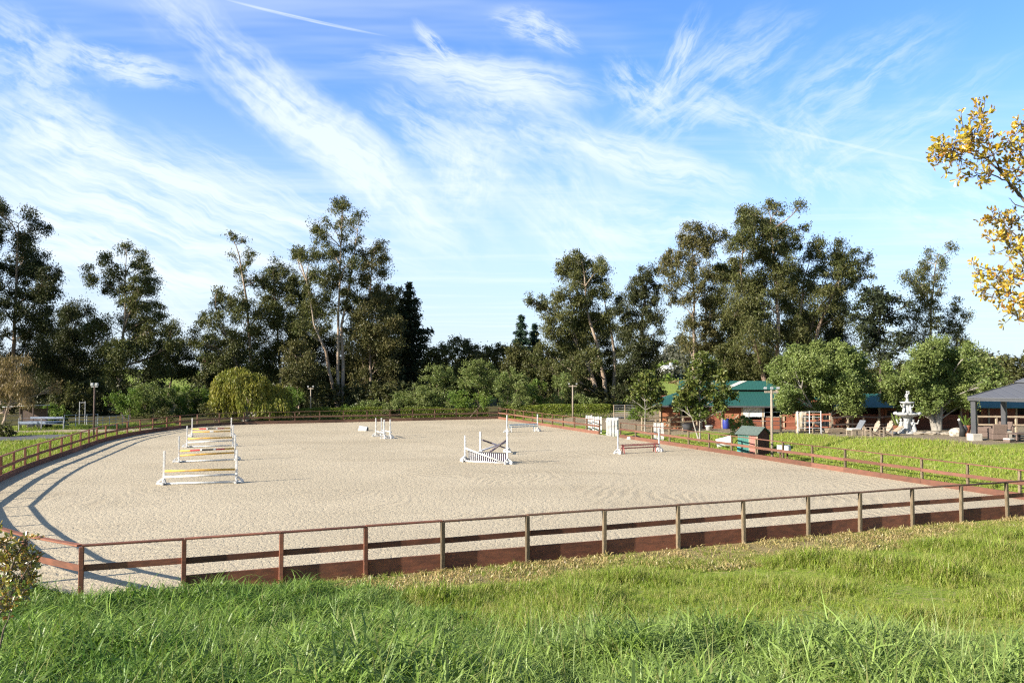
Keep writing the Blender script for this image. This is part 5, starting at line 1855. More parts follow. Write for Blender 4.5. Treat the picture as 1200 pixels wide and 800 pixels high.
tree('eucalyptus_tree', 'dense dark columnar eucalyptus beside the gap with the white house', 'tree', EG, 745, 104, lobes_view(V3, [
    (858, 205, 30), (880, 195, 20), (815, 245, 28), (845, 255, 32), (890, 250, 24), (770, 290, 26), (800, 300, 36), (850, 310, 44), (900, 300, 22), (760, 350, 34), (810, 370, 48), (870, 380, 46), (905, 420, 20),
    (780, 430, 46), (840, 450, 52), (890, 470, 30), (800, 510, 50), (865, 530, 48), (770, 560, 42), (830, 590, 50), (885, 590, 30), (800, 640, 46), (860, 650, 40), (760, 640, 40)]),
    trunk=[[(745, 488), (748, 440), (752, 390), (756, 340), (758, 325)]], leaf='euc_leaf_dark', bark='dark_bark', seed=111, r0=0.55, **EUC)
tree('eucalyptus_tree', 'tall eucalyptus with a clear pale trunk above the large magnolia', 'tree', EG, 813, 101, lobes_view(V4, [
    (165, 150, 26), (200, 150, 30), (235, 165, 26), (140, 180, 26), (180, 190, 34), (110, 220, 28), (230, 205, 30), (95, 250, 24), (140, 240, 30), (200, 240, 30), (80, 285, 18), (120, 300, 30), (165, 295, 26),
    (225, 290, 34), (95, 340, 22), (110, 375, 18), (145, 370, 26), (225, 350, 34), (190, 330, 22), (165, 450, 26), (200, 460, 34), (240, 430, 40), (250, 500, 45), (200, 530, 40), (165, 520, 24)]),
    trunk=[[(814, 490), (813, 440), (813, 390), (813, 340), (812, 300), (810, 280)], [(828, 480), (828, 420, 1), (830, 370, 1.2), (826, 320, 0.6)]], leaf='euc_leaf_brown', bark='pale_bark', seed=112, r0=0.42, **EUC)
tree('eucalyptus_tree', 'highest eucalyptus of the group behind the barn', 'tree', EG, 908, 99, lobes_view(V4, [
    (405, 80, 24), (440, 65, 22), (465, 75, 20), (495, 85, 16), (425, 105, 30), (480, 115, 28), (525, 130, 20), (560, 128, 14), (350, 90, 22), (380, 110, 28), (320, 125, 28), (345, 145, 30), (300, 150, 18), (440, 150, 36), (490, 160, 34),
    (390, 165, 38), (330, 185, 38), (525, 185, 24), (450, 200, 40), (380, 220, 42), (310, 225, 34), (500, 220, 30), (350, 270, 42), (420, 265, 44), (470, 265, 38), (300, 280, 36), (400, 320, 46), (460, 320, 42), (340, 330, 40),
    (380, 380, 44), (440, 380, 44), (330, 400, 32), (300, 430, 38), (370, 440, 45), (440, 440, 45), (320, 490, 42), (400, 500, 50), (300, 550, 48), (370, 560, 50), (440, 550, 45)]),
    trunk=[[(912, 490), (911, 430), (912, 370), (908, 320), (904, 270), (902, 250)], [(906, 490), (895, 430, 1.0), (880, 380, 1.2), (872, 320, 1.0), (870, 285)]], leaf='euc_leaf', seed=113, r0=0.58, **EUC)
tree('eucalyptus_tree', 'spreading eucalyptus whose crown fans to the right behind the barn', 'tree', EG, 935, 102, lobes_view(V4, [
    (575, 205, 30), (605, 200, 26), (640, 215, 30), (670, 205, 18), (695, 222, 28), (725, 235, 24), (755, 245, 16), (740, 275, 24), (765, 298, 14), (690, 265, 32), (640, 260, 36), (590, 255, 38), (545, 260, 28), (720, 310, 26),
    (680, 310, 32), (630, 320, 36), (575, 320, 38), (535, 320, 28), (690, 345, 22), (640, 370, 34), (580, 380, 40), (530, 390, 34), (610, 430, 40), (550, 450, 40), (500, 470, 40), (660, 430, 28), (560, 500, 40), (500, 540, 40)]),
    trunk=[[(934, 490), (932, 430), (936, 380), (942, 330), (950, 300)], [(935, 470), (944, 410, 0.6), (960, 365, 1), (985, 335, 1), (1005, 318, 1)], [(936, 440), (955, 385, -1), (975, 340, -1.2), (985, 310, -1)]], leaf='euc_leaf', seed=114, r0=0.5, **{**EUC, 'dens': 780})
tree('eucalyptus_tree', 'thin airy eucalyptus standing alone on the right', 'tree', EG, 1090, 108, lobes_view(V4, [
    (985, 218, 16), (1010, 215, 18), (1000, 240, 16), (970, 245, 18), (940, 265, 16), (990, 270, 20), (955, 285, 20), (890, 300, 20), (915, 305, 24), (870, 305, 12), (945, 320, 26), (985, 310, 24), (900, 340, 24), (930, 365, 26),
    (970, 360, 28), (1000, 345, 16), (915, 400, 28), (960, 410, 28), (990, 400, 18), (900, 440, 28), (945, 460, 30), (985, 450, 20), (900, 490, 30), (960, 510, 30)]),
    trunk=[[(1090, 490), (1090, 420), (1091, 360), (1096, 310), (1100, 297)]], leaf='euc_leaf', bark='pale_bark', seed=115, r0=0.4, **{**EUC, 'dens': 620})
tree('eucalyptus_tree', 'short thin eucalyptus right of the airy lone one', 'tree', EG, 1119, 110, lobes_view(V4, [
    (1052, 385, 14), (1055, 405, 18), (1035, 430, 20), (1070, 430, 18), (1050, 460, 24), (1075, 480, 18), (1030, 490, 22), (1060, 510, 26), (1085, 520, 16), (1040, 560, 28)]),
    leaf='euc_leaf', seed=116, r0=0.28, **{**EUC, 'dens': 780})


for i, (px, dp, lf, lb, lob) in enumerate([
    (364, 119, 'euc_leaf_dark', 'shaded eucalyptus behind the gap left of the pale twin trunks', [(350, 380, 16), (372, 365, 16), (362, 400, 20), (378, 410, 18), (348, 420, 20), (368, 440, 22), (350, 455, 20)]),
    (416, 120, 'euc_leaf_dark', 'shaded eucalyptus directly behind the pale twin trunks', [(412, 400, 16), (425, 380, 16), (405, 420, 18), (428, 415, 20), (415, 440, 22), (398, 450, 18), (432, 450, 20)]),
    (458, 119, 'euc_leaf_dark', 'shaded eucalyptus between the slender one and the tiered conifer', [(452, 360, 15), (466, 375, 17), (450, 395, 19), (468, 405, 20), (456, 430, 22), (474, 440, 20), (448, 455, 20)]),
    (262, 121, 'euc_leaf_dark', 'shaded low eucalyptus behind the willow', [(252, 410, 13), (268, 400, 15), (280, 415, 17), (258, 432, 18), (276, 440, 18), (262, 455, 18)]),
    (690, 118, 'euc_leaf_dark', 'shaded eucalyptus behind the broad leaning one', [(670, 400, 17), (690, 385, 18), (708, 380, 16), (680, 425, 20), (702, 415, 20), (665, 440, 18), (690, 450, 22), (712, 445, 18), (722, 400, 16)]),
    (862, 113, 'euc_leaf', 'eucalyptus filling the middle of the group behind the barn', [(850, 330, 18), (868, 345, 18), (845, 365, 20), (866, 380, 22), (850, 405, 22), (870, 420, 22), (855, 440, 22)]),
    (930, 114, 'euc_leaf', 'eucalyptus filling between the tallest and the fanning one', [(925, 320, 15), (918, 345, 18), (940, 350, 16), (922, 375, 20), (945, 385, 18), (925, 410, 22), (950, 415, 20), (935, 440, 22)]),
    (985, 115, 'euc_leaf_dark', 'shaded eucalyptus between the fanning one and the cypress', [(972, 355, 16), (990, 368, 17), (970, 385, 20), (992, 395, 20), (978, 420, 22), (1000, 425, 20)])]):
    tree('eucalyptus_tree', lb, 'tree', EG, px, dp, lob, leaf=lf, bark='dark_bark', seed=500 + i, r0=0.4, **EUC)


# ------------------------------------------------------------------ conifers
def conifer(name, label, group, px, depth, top_py, base_py, half_px, tiers, leaf='conifer_leaf', seed=5, droop=0.1, nleaf=150, skip=0.0, taper=0.8):
    rng = np.random.default_rng(seed)
    rg = random.Random(seed)
    b = on(px, depth)
    root = empty(name, b, label, 'tree', group)
    k = depth / FPX
    top = EYE - (top_py - 436) * k - b.z
    low = EYE - (base_py - 436) * k - b.z
    W = half_px * k
    mb = MB()
    mb.tube([(0, 0, -0.2), (0, 0, top * 0.5), (0, 0, top)], [0.42, 0.26, 0.04], 8, False)
    cs, ax = [], []
    for i in range(tiers):
        q = i / (tiers - 1)
        z = low + (top - low) * q
        r = W * (1 - q) ** taper * rg.uniform(0.8, 1.1) + 0.25
        nb = 7 if q < 0.8 else 5
        ph = rg.uniform(0, 6.28)
        for j in range(nb):
            if rg.random() < skip:
                continue
            a = ph + 2 * math.pi * j / nb + rg.uniform(-0.25, 0.25)
            L = r * rg.uniform(0.6, 1.15)
            d = np.array([math.cos(a), math.sin(a), 0])
            e = np.array([0, 0, z]) + d * L + np.array([0, 0, L * (0.12 - droop)])
            m = np.array([0, 0, z]) + d * L * 0.5 + np.array([0, 0, -L * droop * 0.2])
            mb.tube([(0, 0, z), tuple(m), tuple(e)], [0.07, 0.05, 0.02], 4, False)
            n = int(nleaf * (0.3 + L / W))
            t = rng.random(n) ** 0.7
            pts = np.where(t[:, None] < 0.5, np.array([0, 0, z]) + (m - np.array([0, 0, z])) * (t * 2)[:, None], m + (e - m) * (t * 2 - 1)[:, None])
            side = np.array([-d[1], d[0], 0])
            o = rng.normal(size=n)[:, None] * side * (0.14 * L + 0.1) * (0.4 + t[:, None] * 0.7) + rng.normal(size=(n, 3)) * np.array([0.14, 0.14, 0.2])
            o[:, 2] -= np.abs(rng.normal(size=n)) * 0.38
            cs.append(pts + o)
            ax.append(np.tile(d + np.array([0, 0, -0.25]), (n, 1)))
    c, a = np.concatenate(cs), np.concatenate(ax)
    v, f = leaf_quads(c, 0.55, 0.17, 0.0, rng, a, 0.8)
    mesh_np('crown', v, f, M[leaf], root)
    mb.build('trunk', M['dark_bark'], root, True)
    return root


CGR = 'conifers among the broad trees'
conifer('conifer_tree', 'dark tiered conifer at the right flank of the central eucalyptus', CGR, 479, 113, 333, 486, 42, 18, seed=21, nleaf=260, taper=0.62, skip=0.12)
conifer('conifer_tree', 'small dark green conifer top rising above the oaks left of the broad eucalyptus', CGR, 611, 128, 371, 470, 20, 12, 'conifer_green', seed=22, nleaf=170, taper=0.7)
conifer('conifer_tree', 'second small conifer top beside the first above the oaks', CGR, 626, 130, 381, 470, 17, 11, 'conifer_green', seed=23, nleaf=150, taper=0.7)
tree('cypress_tree', 'wide dark flat layered cypress between the barn group and the airy eucalyptus', 'tree', CGR, 1030, 96, lobes_view(V4, [
    (775, 345, 22), (800, 340, 22), (750, 365, 26), (830, 370, 28), (865, 375, 24), (790, 375, 34), (730, 395, 20), (760, 405, 32), (830, 410, 36), (880, 395, 16), (720, 430, 22), (790, 440, 42), (860, 440, 28), (740, 470, 32),
    (810, 490, 44), (770, 520, 40), (840, 520, 36), (870, 490, 24), (800, 560, 40)]), leaf='conifer_leaf', bark='dark_bark', seed=24, r0=0.4, dens=360, ll=0.42, lw=0.16, droop=0.1, sub=0.5, stretch=0.6)

# ------------------------------------------------------------------ oaks and bushes beyond the far fence
OG, BG = 'dark round oaks behind the hedge', 'bushes behind the arena'
OAK = dict(dens=640, ll=0.27, lw=0.15, droop=0.1, sub=0.45, stretch=0.95, leaf='oak_leaf', bark='dark_bark', r0=0.35)
for i, (px, dp, lb, lob) in enumerate([
    (519, 112, 'leftmost dark oak beside the tiered conifer', [(40, 500, 36), (80, 485, 32), (20, 540, 44), (80, 540, 48), (40, 600, 50), (100, 610, 45), (0, 620, 45)]),
    (546, 118, 'second dark oak from the left in the low skyline', [(120, 480, 30), (150, 480, 28), (180, 495, 26), (130, 520, 40), (185, 530, 36), (150, 570, 46), (210, 560, 34)]),
    (583, 116, 'rounded dark oak in the middle of the low skyline', [(250, 505, 28), (285, 500, 32), (235, 530, 34), (310, 515, 34), (270, 550, 46), (320, 560, 42), (250, 590, 44)]),
    (610, 110, 'dark oak in front of the small conifer tops', [(345, 500, 30), (370, 515, 34), (330, 540, 36), (380, 550, 40), (350, 580, 46), (400, 590, 40), (320, 610, 40)])]):
    tree('oak_tree', lb, 'tree', OG, px, dp, lobes_view(V3, lob), seed=130 + i, **OAK)
BUSH = dict(dens=1000, ll=0.20, lw=0.09, droop=0.15, sub=0.30, subn=1.4, stretch=0.95, bark='twig_bark', r0=0.12, trunks=4)
for i, (px, dp, lf, lb, lob) in enumerate([
    (520, 98, 'bush_pale', 'large grey green bush left of the pale bushes behind the far fence', [(30, 590, 40), (70, 600, 42), (10, 640, 45), (70, 650, 45), (40, 690, 42), (100, 690, 34)]),
    (558, 96, 'bush_pale', 'pale domed tree with visible thin trunk behind the far fence', [(170, 570, 34), (205, 562, 36), (240, 580, 32), (150, 600, 36), (200, 610, 42), (260, 610, 32), (170, 640, 36), (235, 645, 36)]),
    (590, 95, 'bush_pale', 'pale feathery bush right of the domed one', [(290, 625, 32), (325, 610, 36), (365, 625, 32), (300, 660, 40), (350, 660, 42), (390, 665, 30), (320, 700, 36), (370, 700, 34)]),
    (548, 93, 'bush_green', 'fresh green low shrub at the foot of the pale domed tree', [(110, 690, 30), (150, 690, 32), (190, 700, 28), (130, 715, 26), (230, 700, 28)]),
    (618, 100, 'bush_green', 'dull green shrub left of the far light pole', [(400, 660, 30), (440, 640, 30), (420, 690, 30), (460, 690, 28)]),
    (655, 99, 'bush_pale', 'tall pale shrub behind the far light pole', [(520, 610, 24), (545, 600, 22), (525, 640, 28), (560, 640, 26), (540, 680, 30), (510, 690, 26)]),
    (690, 98, 'bush_pale', 'low pale bush under the broad eucalyptus', [(590, 690, 22), (620, 695, 26), (650, 700, 24), (605, 712, 20)])]):
    tree('bush', lb, 'bush', BG, px, dp, lobes_view(V3, lob), leaf=lf, seed=150 + i, **{**BUSH, 'trunks': 1 if i == 1 else 4})
for i, (px, dp, lf, lb, lob) in enumerate([
    (150, 92, 'bush_green', 'bright green bush right of the left lamp pole', [(135, 470, 12), (146, 466, 12), (155, 474, 12), (140, 482, 10)]),
    (176, 95, 'bush_pale', 'broad olive brown bush between the lamp pole and the meadow', [(162, 462, 15), (178, 460, 16), (190, 466, 15), (170, 475, 15), (190, 480, 14), (160, 482, 12)]),
    (212, 98, 'bush_green', 'fresh green bush below the distant meadow', [(202, 466, 13), (216, 462, 13), (230, 468, 13), (210, 478, 13), (228, 480, 12)]),
    (66, 86, 'bush_green', 'rounded bright green bush behind the trailer', [(54, 482, 9), (64, 479, 10), (74, 484, 8), (62, 490, 9)]),
    (188, 86, 'oak_leaf', 'dark low bush at the curve of the far left fence', [(178, 488, 8), (190, 486, 9), (200, 489, 8)]),
    (440, 96, 'bush_pale', 'pale shrub row piece right of the pale twin trunks', [(420, 478, 9), (432, 474, 10), (446, 478, 10), (458, 476, 9)]),
    (470, 97, 'bush_pale', 'grey green shrub before the tiered conifer', [(470, 470, 13), (484, 464, 15), (498, 468, 14), (478, 480, 12), (494, 482, 12)]),
    (344, 94, 'bush_green', 'bright green shrub right of the willow', [(338, 462, 9), (348, 468, 10), (340, 474, 9)]),
    (250, 87, 'oak_leaf', 'grey dark shrub under the left side of the willow', [(244, 480, 9), (258, 478, 9), (268, 483, 8)]),
    (749, 82, 'bush_green', 'bright bush below the little magnolia', [(742, 486, 7), (751, 483, 8), (759, 487, 6), (750, 490, 8)]),
    (866, 62, 'olive_leaf', 'pale green bush between the barn and the small shed', [(861, 498, 9), (869, 494, 10), (876, 500, 9), (866, 505, 9)]),
    (8, 66, 'oak_leaf', 'clipped round dark shrub beside the road at the left edge', [(9, 503, 9), (4, 504, 8), (14, 505, 7)]),
    (420, 92.5, 'bush_green', 'low green clump before the pale twin trunks', [(405, 481, 6), (415, 479, 6), (425, 481, 6)])]):
    tree('bush', lb, 'bush', BG, px, dp, lob, leaf=lf, seed=170 + i, **{**BUSH, 'dens': 1000 if dp > 70 else 2200, 'll': 0.19 if dp > 70 else 0.13, 'lw': 0.085 if dp > 70 else 0.06, 'sub': 0.26 if dp > 70 else 0.17, 'limbs': dp > 70})


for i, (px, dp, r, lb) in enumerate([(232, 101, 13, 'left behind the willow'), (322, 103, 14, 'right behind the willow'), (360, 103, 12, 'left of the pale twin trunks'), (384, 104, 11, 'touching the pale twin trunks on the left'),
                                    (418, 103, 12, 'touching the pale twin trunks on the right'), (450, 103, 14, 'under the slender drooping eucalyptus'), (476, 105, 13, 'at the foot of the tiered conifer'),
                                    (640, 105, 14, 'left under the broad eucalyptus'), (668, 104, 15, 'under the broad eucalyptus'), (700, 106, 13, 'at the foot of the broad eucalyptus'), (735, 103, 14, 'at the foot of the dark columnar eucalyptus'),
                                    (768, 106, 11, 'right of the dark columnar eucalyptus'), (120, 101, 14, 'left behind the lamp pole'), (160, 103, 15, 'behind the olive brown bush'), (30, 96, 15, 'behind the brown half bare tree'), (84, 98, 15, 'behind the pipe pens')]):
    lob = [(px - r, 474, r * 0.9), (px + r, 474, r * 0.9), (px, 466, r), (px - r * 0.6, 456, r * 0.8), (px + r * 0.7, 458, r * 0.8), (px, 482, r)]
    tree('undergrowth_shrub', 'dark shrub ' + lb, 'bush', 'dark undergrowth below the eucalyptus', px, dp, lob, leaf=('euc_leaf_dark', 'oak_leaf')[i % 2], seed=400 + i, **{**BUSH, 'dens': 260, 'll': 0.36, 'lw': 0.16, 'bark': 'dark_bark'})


# ------------------------------------------------------------------ willow
def willow(px, depth, label):
    rng = np.random.default_rng(44)
    rg = random.Random(44)
    b = on(px, depth)
    root = empty('willow_tree', b, label, 'tree')
    k = depth / FPX
    mb = MB()
    cs, ax = [], []
    domes = [(274, 452, 22), (300, 455, 20), (260, 464, 16), (320, 466, 15), (286, 446, 17), (332, 474, 9), (252, 474, 10), (268, 474, 14), (296, 474, 14), (314, 478, 11)]
    for qx, qy, qr in domes:
        c = P(qx, qy, depth) - b
        c.y = rg.uniform(-2, 2)
        r = qr * k
        mb.tube(curve_pts((0, 0, -0.1), c, 0.12, 5, rg), [0.2, 0.16, 0.13, 0.1, 0.07, 0.04], 6, False)
        for s in range(int(150 * r * r / 4)):
            a, e = rg.uniform(0, 2 * math.pi), math.asin(rg.uniform(0.05, 1.0))
            st = c + Vector((math.cos(a) * math.cos(e), math.sin(a) * math.cos(e), math.sin(e) * 0.9)) * r
            L = rg.uniform(0.3, 1.0) ** 1.3 * min(st.z - 0.3, 2.9)
            if L < 0.3:
                continue
            n = int(L * 17)
            t = np.linspace(0, 1, n)
            out = np.array([math.cos(a), math.sin(a), 0]) * 0.5
            p = np.array(st) + out * np.sin(t * 1.5)[:, None] * 0.6 + np.array([0, 0, -L]) * (t ** 1.25)[:, None]
            p += rng.normal(size=(n, 3)) * 0.07
            cs.append(p)
            ax.append(np.tile(np.array([out[0] * 0.3, out[1] * 0.3, -1.0]), (n, 1)))
    c, a = np.concatenate(cs), np.concatenate(ax)
    v, f = leaf_quads(c, 0.34, 0.10, 0.0, rng, a, 0.45)
    mesh_np('crown', v, f, M['willow_leaf'], root)
    mb.tube([(0, 0, -0.2), (0.1, 0, 0.5), (-0.1, 0.1, 1.2)], [0.3, 0.24, 0.16], 8, False)
    mb.build('trunk', M['grey_bark'], root, True)


willow(288, 87.5, 'yellow green weeping willow behind the far left fence')

# bare brown tree at the left edge
tree('bare_tree', 'brown half bare drooping tree over the pens at the left edge', 'tree', None, 3, 74, [
    (8, 430, 18), (28, 428, 16), (-10, 440, 20), (20, 448, 18), (38, 446, 12), (6, 460, 16), (28, 464, 12), (-12, 465, 18), (36, 468, 9), (44, 456, 8)], leaf='brown_leaf', bark='pale_bark', seed=61, r0=0.24,
    dens=620, ll=0.34, lw=0.06, droop=0.65, sub=0.4, stretch=1.0)

# ------------------------------------------------------------------ garden trees on the right
OLV = dict(leaf='olive_leaf', bark='grey_bark', dens=3000, ll=0.19, lw=0.078, droop=0.25, sub=0.30, stretch=1.0, subn=1.8, fill=0.3)
tree('olive_tree', 'broad grey green rounded olive tree in front of the stables, left of the two', 'tree', 'olive trees before the stables', 967, 62.0, lobes_view(V4, [
    (520, 560, 44), (560, 545, 34), (610, 548, 40), (660, 548, 40), (700, 555, 36), (745, 585, 32), (480, 600, 44), (540, 600, 55), (610, 600, 58), (680, 605, 55), (740, 630, 42), (785, 660, 28), (455, 640, 34),
    (510, 650, 50), (580, 655, 55), (650, 660, 55), (720, 670, 46), (480, 700, 38), (540, 710, 40), (610, 715, 42), (680, 715, 38), (750, 705, 34), (460, 725, 24), (530, 740, 22), (500, 735, 26), (580, 738, 26), (640, 738, 26), (700, 732, 28), (470, 690, 36), (620, 690, 50), (700, 690, 44)]),
    trunk=[[(967, 508), (966, 480), (964, 455)], [(968, 508), (975, 478, 0.5), (985, 455, 1)], [(966, 505), (950, 478, -0.4), (935, 455, -0.8)]], r0=0.28, seed=71, **OLV)
tree('olive_tree', 'yellow green rounded olive tree with a stout pale trunk behind the fountain', 'tree', 'olive trees before the stables', 1098, 61.0, lobes_view(V4, [
    (950, 550, 34), (985, 535, 36), (1030, 530, 34), (1065, 555, 34), (905, 590, 38), (955, 595, 46), (1010, 580, 50), (1060, 600, 46), (1095, 605, 28), (860, 615, 32), (830, 645, 30), (885, 645, 44), (950, 650, 50), (1020, 650, 52),
    (1080, 650, 40), (1110, 665, 24), (850, 690, 34), (910, 700, 40), (970, 705, 42), (1040, 700, 42), (1095, 695, 30), (1090, 580, 38), (1105, 635, 40), (1085, 690, 40), (1000, 540, 40), (920, 565, 36), (880, 665, 46), (1050, 690, 46), (1115, 690, 28), (890, 725, 24), (940, 735, 24), (1060, 730, 26), (1100, 720, 22), (985, 690, 50), (920, 670, 44)]),
    trunk=[[(1098, 507), (1098, 488), (1096, 470), (1090, 445)], [(1098, 480), (1108, 462, 0.4), (1118, 448, 0.8)], [(1097, 478), (1082, 460, 0.3), (1068, 448, 0.5)]], r0=0.40, seed=72, **{**OLV, 'spread': 0.4})
MAG = dict(leaf='magnolia_leaf', bark='grey_bark', dens=900, ll=0.26, lw=0.13, droop=0.0, sub=0.28, subn=1.4, fill=0.25, stretch=1.0)
tree('magnolia_tree', 'glossy dark magnolia with a pyramid crown in front of the barn', 'tree', 'magnolias by the barn', 819.5, 60.0, lobes_view(V4, [
    (200, 570, 22), (225, 575, 24), (185, 600, 28), (215, 600, 34), (250, 605, 26), (170, 635, 30), (210, 640, 38), (255, 640, 30), (150, 670, 30), (195, 680, 42), (245, 680, 38), (285, 690, 24), (130, 705, 28), (175, 720, 38), (230, 725, 40),
    (275, 720, 28), (140, 740, 20), (200, 755, 26), (250, 745, 24)]),
    trunk=[[(820, 512), (820, 495), (820, 470), (820, 440)], [(820, 508), (812, 490, 0.3), (805, 475, 0.6)]], r0=0.13, seed=73, **MAG)
tree('magnolia_tree', 'smaller sparse magnolia beside the first posts of the right fence', 'tree', 'magnolias by the barn', 755.5, 68.0, lobes_view(V3, [
    (850, 600, 22), (870, 610, 24), (830, 620, 24), (855, 635, 32), (890, 640, 24), (815, 655, 26), (840, 670, 32), (880, 670, 32), (905, 680, 20), (800, 690, 20), (830, 700, 28), (870, 705, 30), (900, 710, 22)]),
    trunk=[[(756, 505), (756, 480), (755, 450)]], r0=0.11, seed=74, **{**MAG, 'dens': 700})
for i, (px, dp, lf, lb, lob) in enumerate([
    (1150, 78, 'bush_pale', 'pale green bushy tree behind the left slope of the gazebo roof', [(1140, 430, 12), (1152, 424, 13), (1162, 432, 12), (1146, 444, 14), (1162, 446, 13), (1150, 460, 14), (1135, 455, 12)]),
    (1192, 90, 'oak_leaf', 'dark oak on the right edge above the gazebo roof', [(1184, 430, 10), (1195, 424, 12), (1208, 422, 14), (1190, 442, 14), (1206, 442, 16), (1220, 430, 16), (1178, 446, 11), (1200, 458, 14)]),
    (1172, 84, 'oak_leaf', 'mid green bush directly behind the gazebo roof peak', [(1168, 440, 9), (1176, 446, 11), (1166, 454, 11), (1180, 458, 11)])]):
    tree('garden_tree', lb, 'tree', 'trees behind the gazebo', px, dp, lob, leaf=lf, bark='grey_bark', seed=80 + i, dens=420, ll=0.34, lw=0.16, droop=0.15, sub=0.4, r0=0.22)


# ------------------------------------------------------------------ hedges
def hedge(label, pts, h, w, seed, leaf='hedge_leaf', n_per=900):
    rng = np.random.default_rng(seed)
    p0 = Vector(pts[0])
    root = empty('hedge', (p0.x, p0.y, gz(p0.x, p0.y)), label, 'hedge', 'clipped hedges behind the far fence')
    cs = []
    mb = MB()
    for i in range(len(pts) - 1):
        a, b = Vector(pts[i]), Vector(pts[i + 1])
        d = b - a
        L = d.length
        s = Vector((-d.y, d.x)).normalized()
        n = int(n_per * L)
        t = rng.random(n)
        side = rng.uniform(-1, 1, n)
        zz = rng.random(n)
        face = rng.random(n)
        side = np.where(face < 0.45, np.sign(side) * (1 - 0.2 * rng.random(n)), side)
        zz = np.where(face > 0.6, 1 - 0.12 * rng.random(n), zz)
        hh = h * (0.93 + 0.14 * vnoise(t * L, np.full(n, seed), 1.7))
        x = a.x + d.x * t + s.x * side * w / 2
        y = a.y + d.y * t + s.y * side * w / 2
        cs.append(np.stack([x, y, terr(x, y) + zz * hh * np.sqrt(np.clip(1 - 0.35 * side ** 4, 0, 1))], 1))
    c = np.concatenate(cs) - np.array(root.location)
    v, f = leaf_quads(c, 0.15, 0.085, 0.0, rng)
    mesh_np('foliage', v, f, M[leaf], root)


hp = lambda px, dv: (lambda g: (g.x, g.y))(Vector(((px - CX) / FPX * dv, dv, 0)))
hedge('low clipped hedge with yellow green top behind the left half of the far fence', [hp(303, 88.0), hp(350, 88.5), hp(400, 89.5), hp(448, 90.5)], 1.45, 1.3, 1)
hedge('low arched hedge behind the middle of the far fence', [hp(470, 92.5), hp(520, 93), hp(572, 94)], 1.25, 1.2, 2)
hedge('dark clipped hedge from the far right corner toward the wire gate', [hp(590, 94.5), hp(640, 92), hp(690, 89.5), hp(716, 88.5)], 1.5, 1.2, 3)

# ------------------------------------------------------------------ background trees filling between and behind
rgb_ = random.Random(5)
bk = [(-20, 420), (30, 425), (75, 418), (120, 424), (165, 416), (208, 426), (250, 424), (300, 420), (350, 416), (400, 420), (450, 418), (505, 424), (545, 424), (590, 420), (640, 416), (690, 420), (730, 424), (850, 420), (890, 418),
      (940, 415), (985, 416), (1035, 420), (1080, 422), (1130, 425), (1175, 424), (1215, 424)]
blabels = ['dark background tree %s' % s for s in (
    'behind the left edge eucalyptus', 'left of the dark thicket', 'behind the dark gap on the left', 'behind the pointed eucalyptus', 'left of the distant meadow', 'above the distant meadow', 'behind the willow on its left',
    'behind the willow on its right', 'left behind the pale twin trunks', 'behind the pale twin trunks', 'behind the slender drooping eucalyptus', 'right of the tiered conifer', 'behind the second dark oak', 'behind the rounded dark oak',
    'left behind the broad eucalyptus', 'behind the broad eucalyptus', 'behind the dark columnar eucalyptus', 'behind the tall clear trunked eucalyptus', 'left behind the barn group', 'behind the middle of the barn group',
    'behind the fanning eucalyptus', 'behind the layered cypress', 'behind the airy lone eucalyptus', 'right of the short thin eucalyptus', 'behind the gazebo roof', 'at the right edge behind the gazebo')]
for i, ((px, tp), lb) in enumerate(zip(bk, blabels)):
    if 190 < px < 240:
        dp = 260
        tp = 424
    else:
        dp = rgb_.uniform(128, 150)
    lob = []
    for j in range(11):
        r = rgb_.uniform(11, 17)
        lob.append((px + rgb_.uniform(-26, 26), rgb_.uniform(tp + r, 474), r))
    lob.append((px + rgb_.uniform(-6, 6), tp + 12, 12))
    tree('background_tree', lb, 'tree', 'background trees beyond the arena', px, dp, lob, leaf=('oak_leaf', 'euc_leaf_dark', 'euc_leaf')[i % 3], bark='dark_bark', seed=200 + i, dens=300, ll=0.42, lw=0.2, droop=0.15, sub=0.6, r0=0.4)
# far hillside trees seen through the gaps
for i, (px, tp, dp, lf, lb) in enumerate([
    (777, 398, 290, 'hazed_leaf', 'hazy far tree on the hill left in the gap'), (792, 391, 300, 'hazed_leaf', 'tallest hazy far tree in the gap above the white house'),
    (803, 402, 280, 'hazed_leaf', 'hazy far tree on the hill right in the gap'), (781, 420, 240, 'bush_green', 'bright round tree on the hillside above the white house'),
    (793, 424, 232, 'oak_leaf', 'dark round tree beside the white house on the hillside'), (762, 424, 250, 'oak_leaf', 'dark far tree left of the hillside gap'),
    (1150, 412, 210, 'hazed_leaf', 'far pale tree on the right skyline'), (1180, 416, 200, 'oak_leaf', 'far dark tree on the right skyline'), (560, 412, 200, 'oak_leaf', 'far tree in the dip of the middle skyline'),
    (795, 450, 190, 'brown_leaf', 'brown bushy shrub below the white hillside house'),
    (777, 440, 205, 'bush_green', 'green bush covering the foot of the white hillside house'), (790, 428, 212, 'hazed_leaf', 'grey green tree leaning over the white hillside house')]):
    rr = random.Random(i)
    h = 26 if tp < 405 else 14
    lob = [(px + rr.uniform(-9, 9), tp + 5 + rr.uniform(0, h), rr.uniform(5, 8)) for _ in range(8)]
    tree('hillside_tree', lb, 'tree', 'far trees on the hillside', px, dp, lob, leaf=lf, bark='grey_bark', seed=300 + i, dens=60, ll=0.9, lw=0.5, droop=0.1, sub=0.7, r0=0.35)


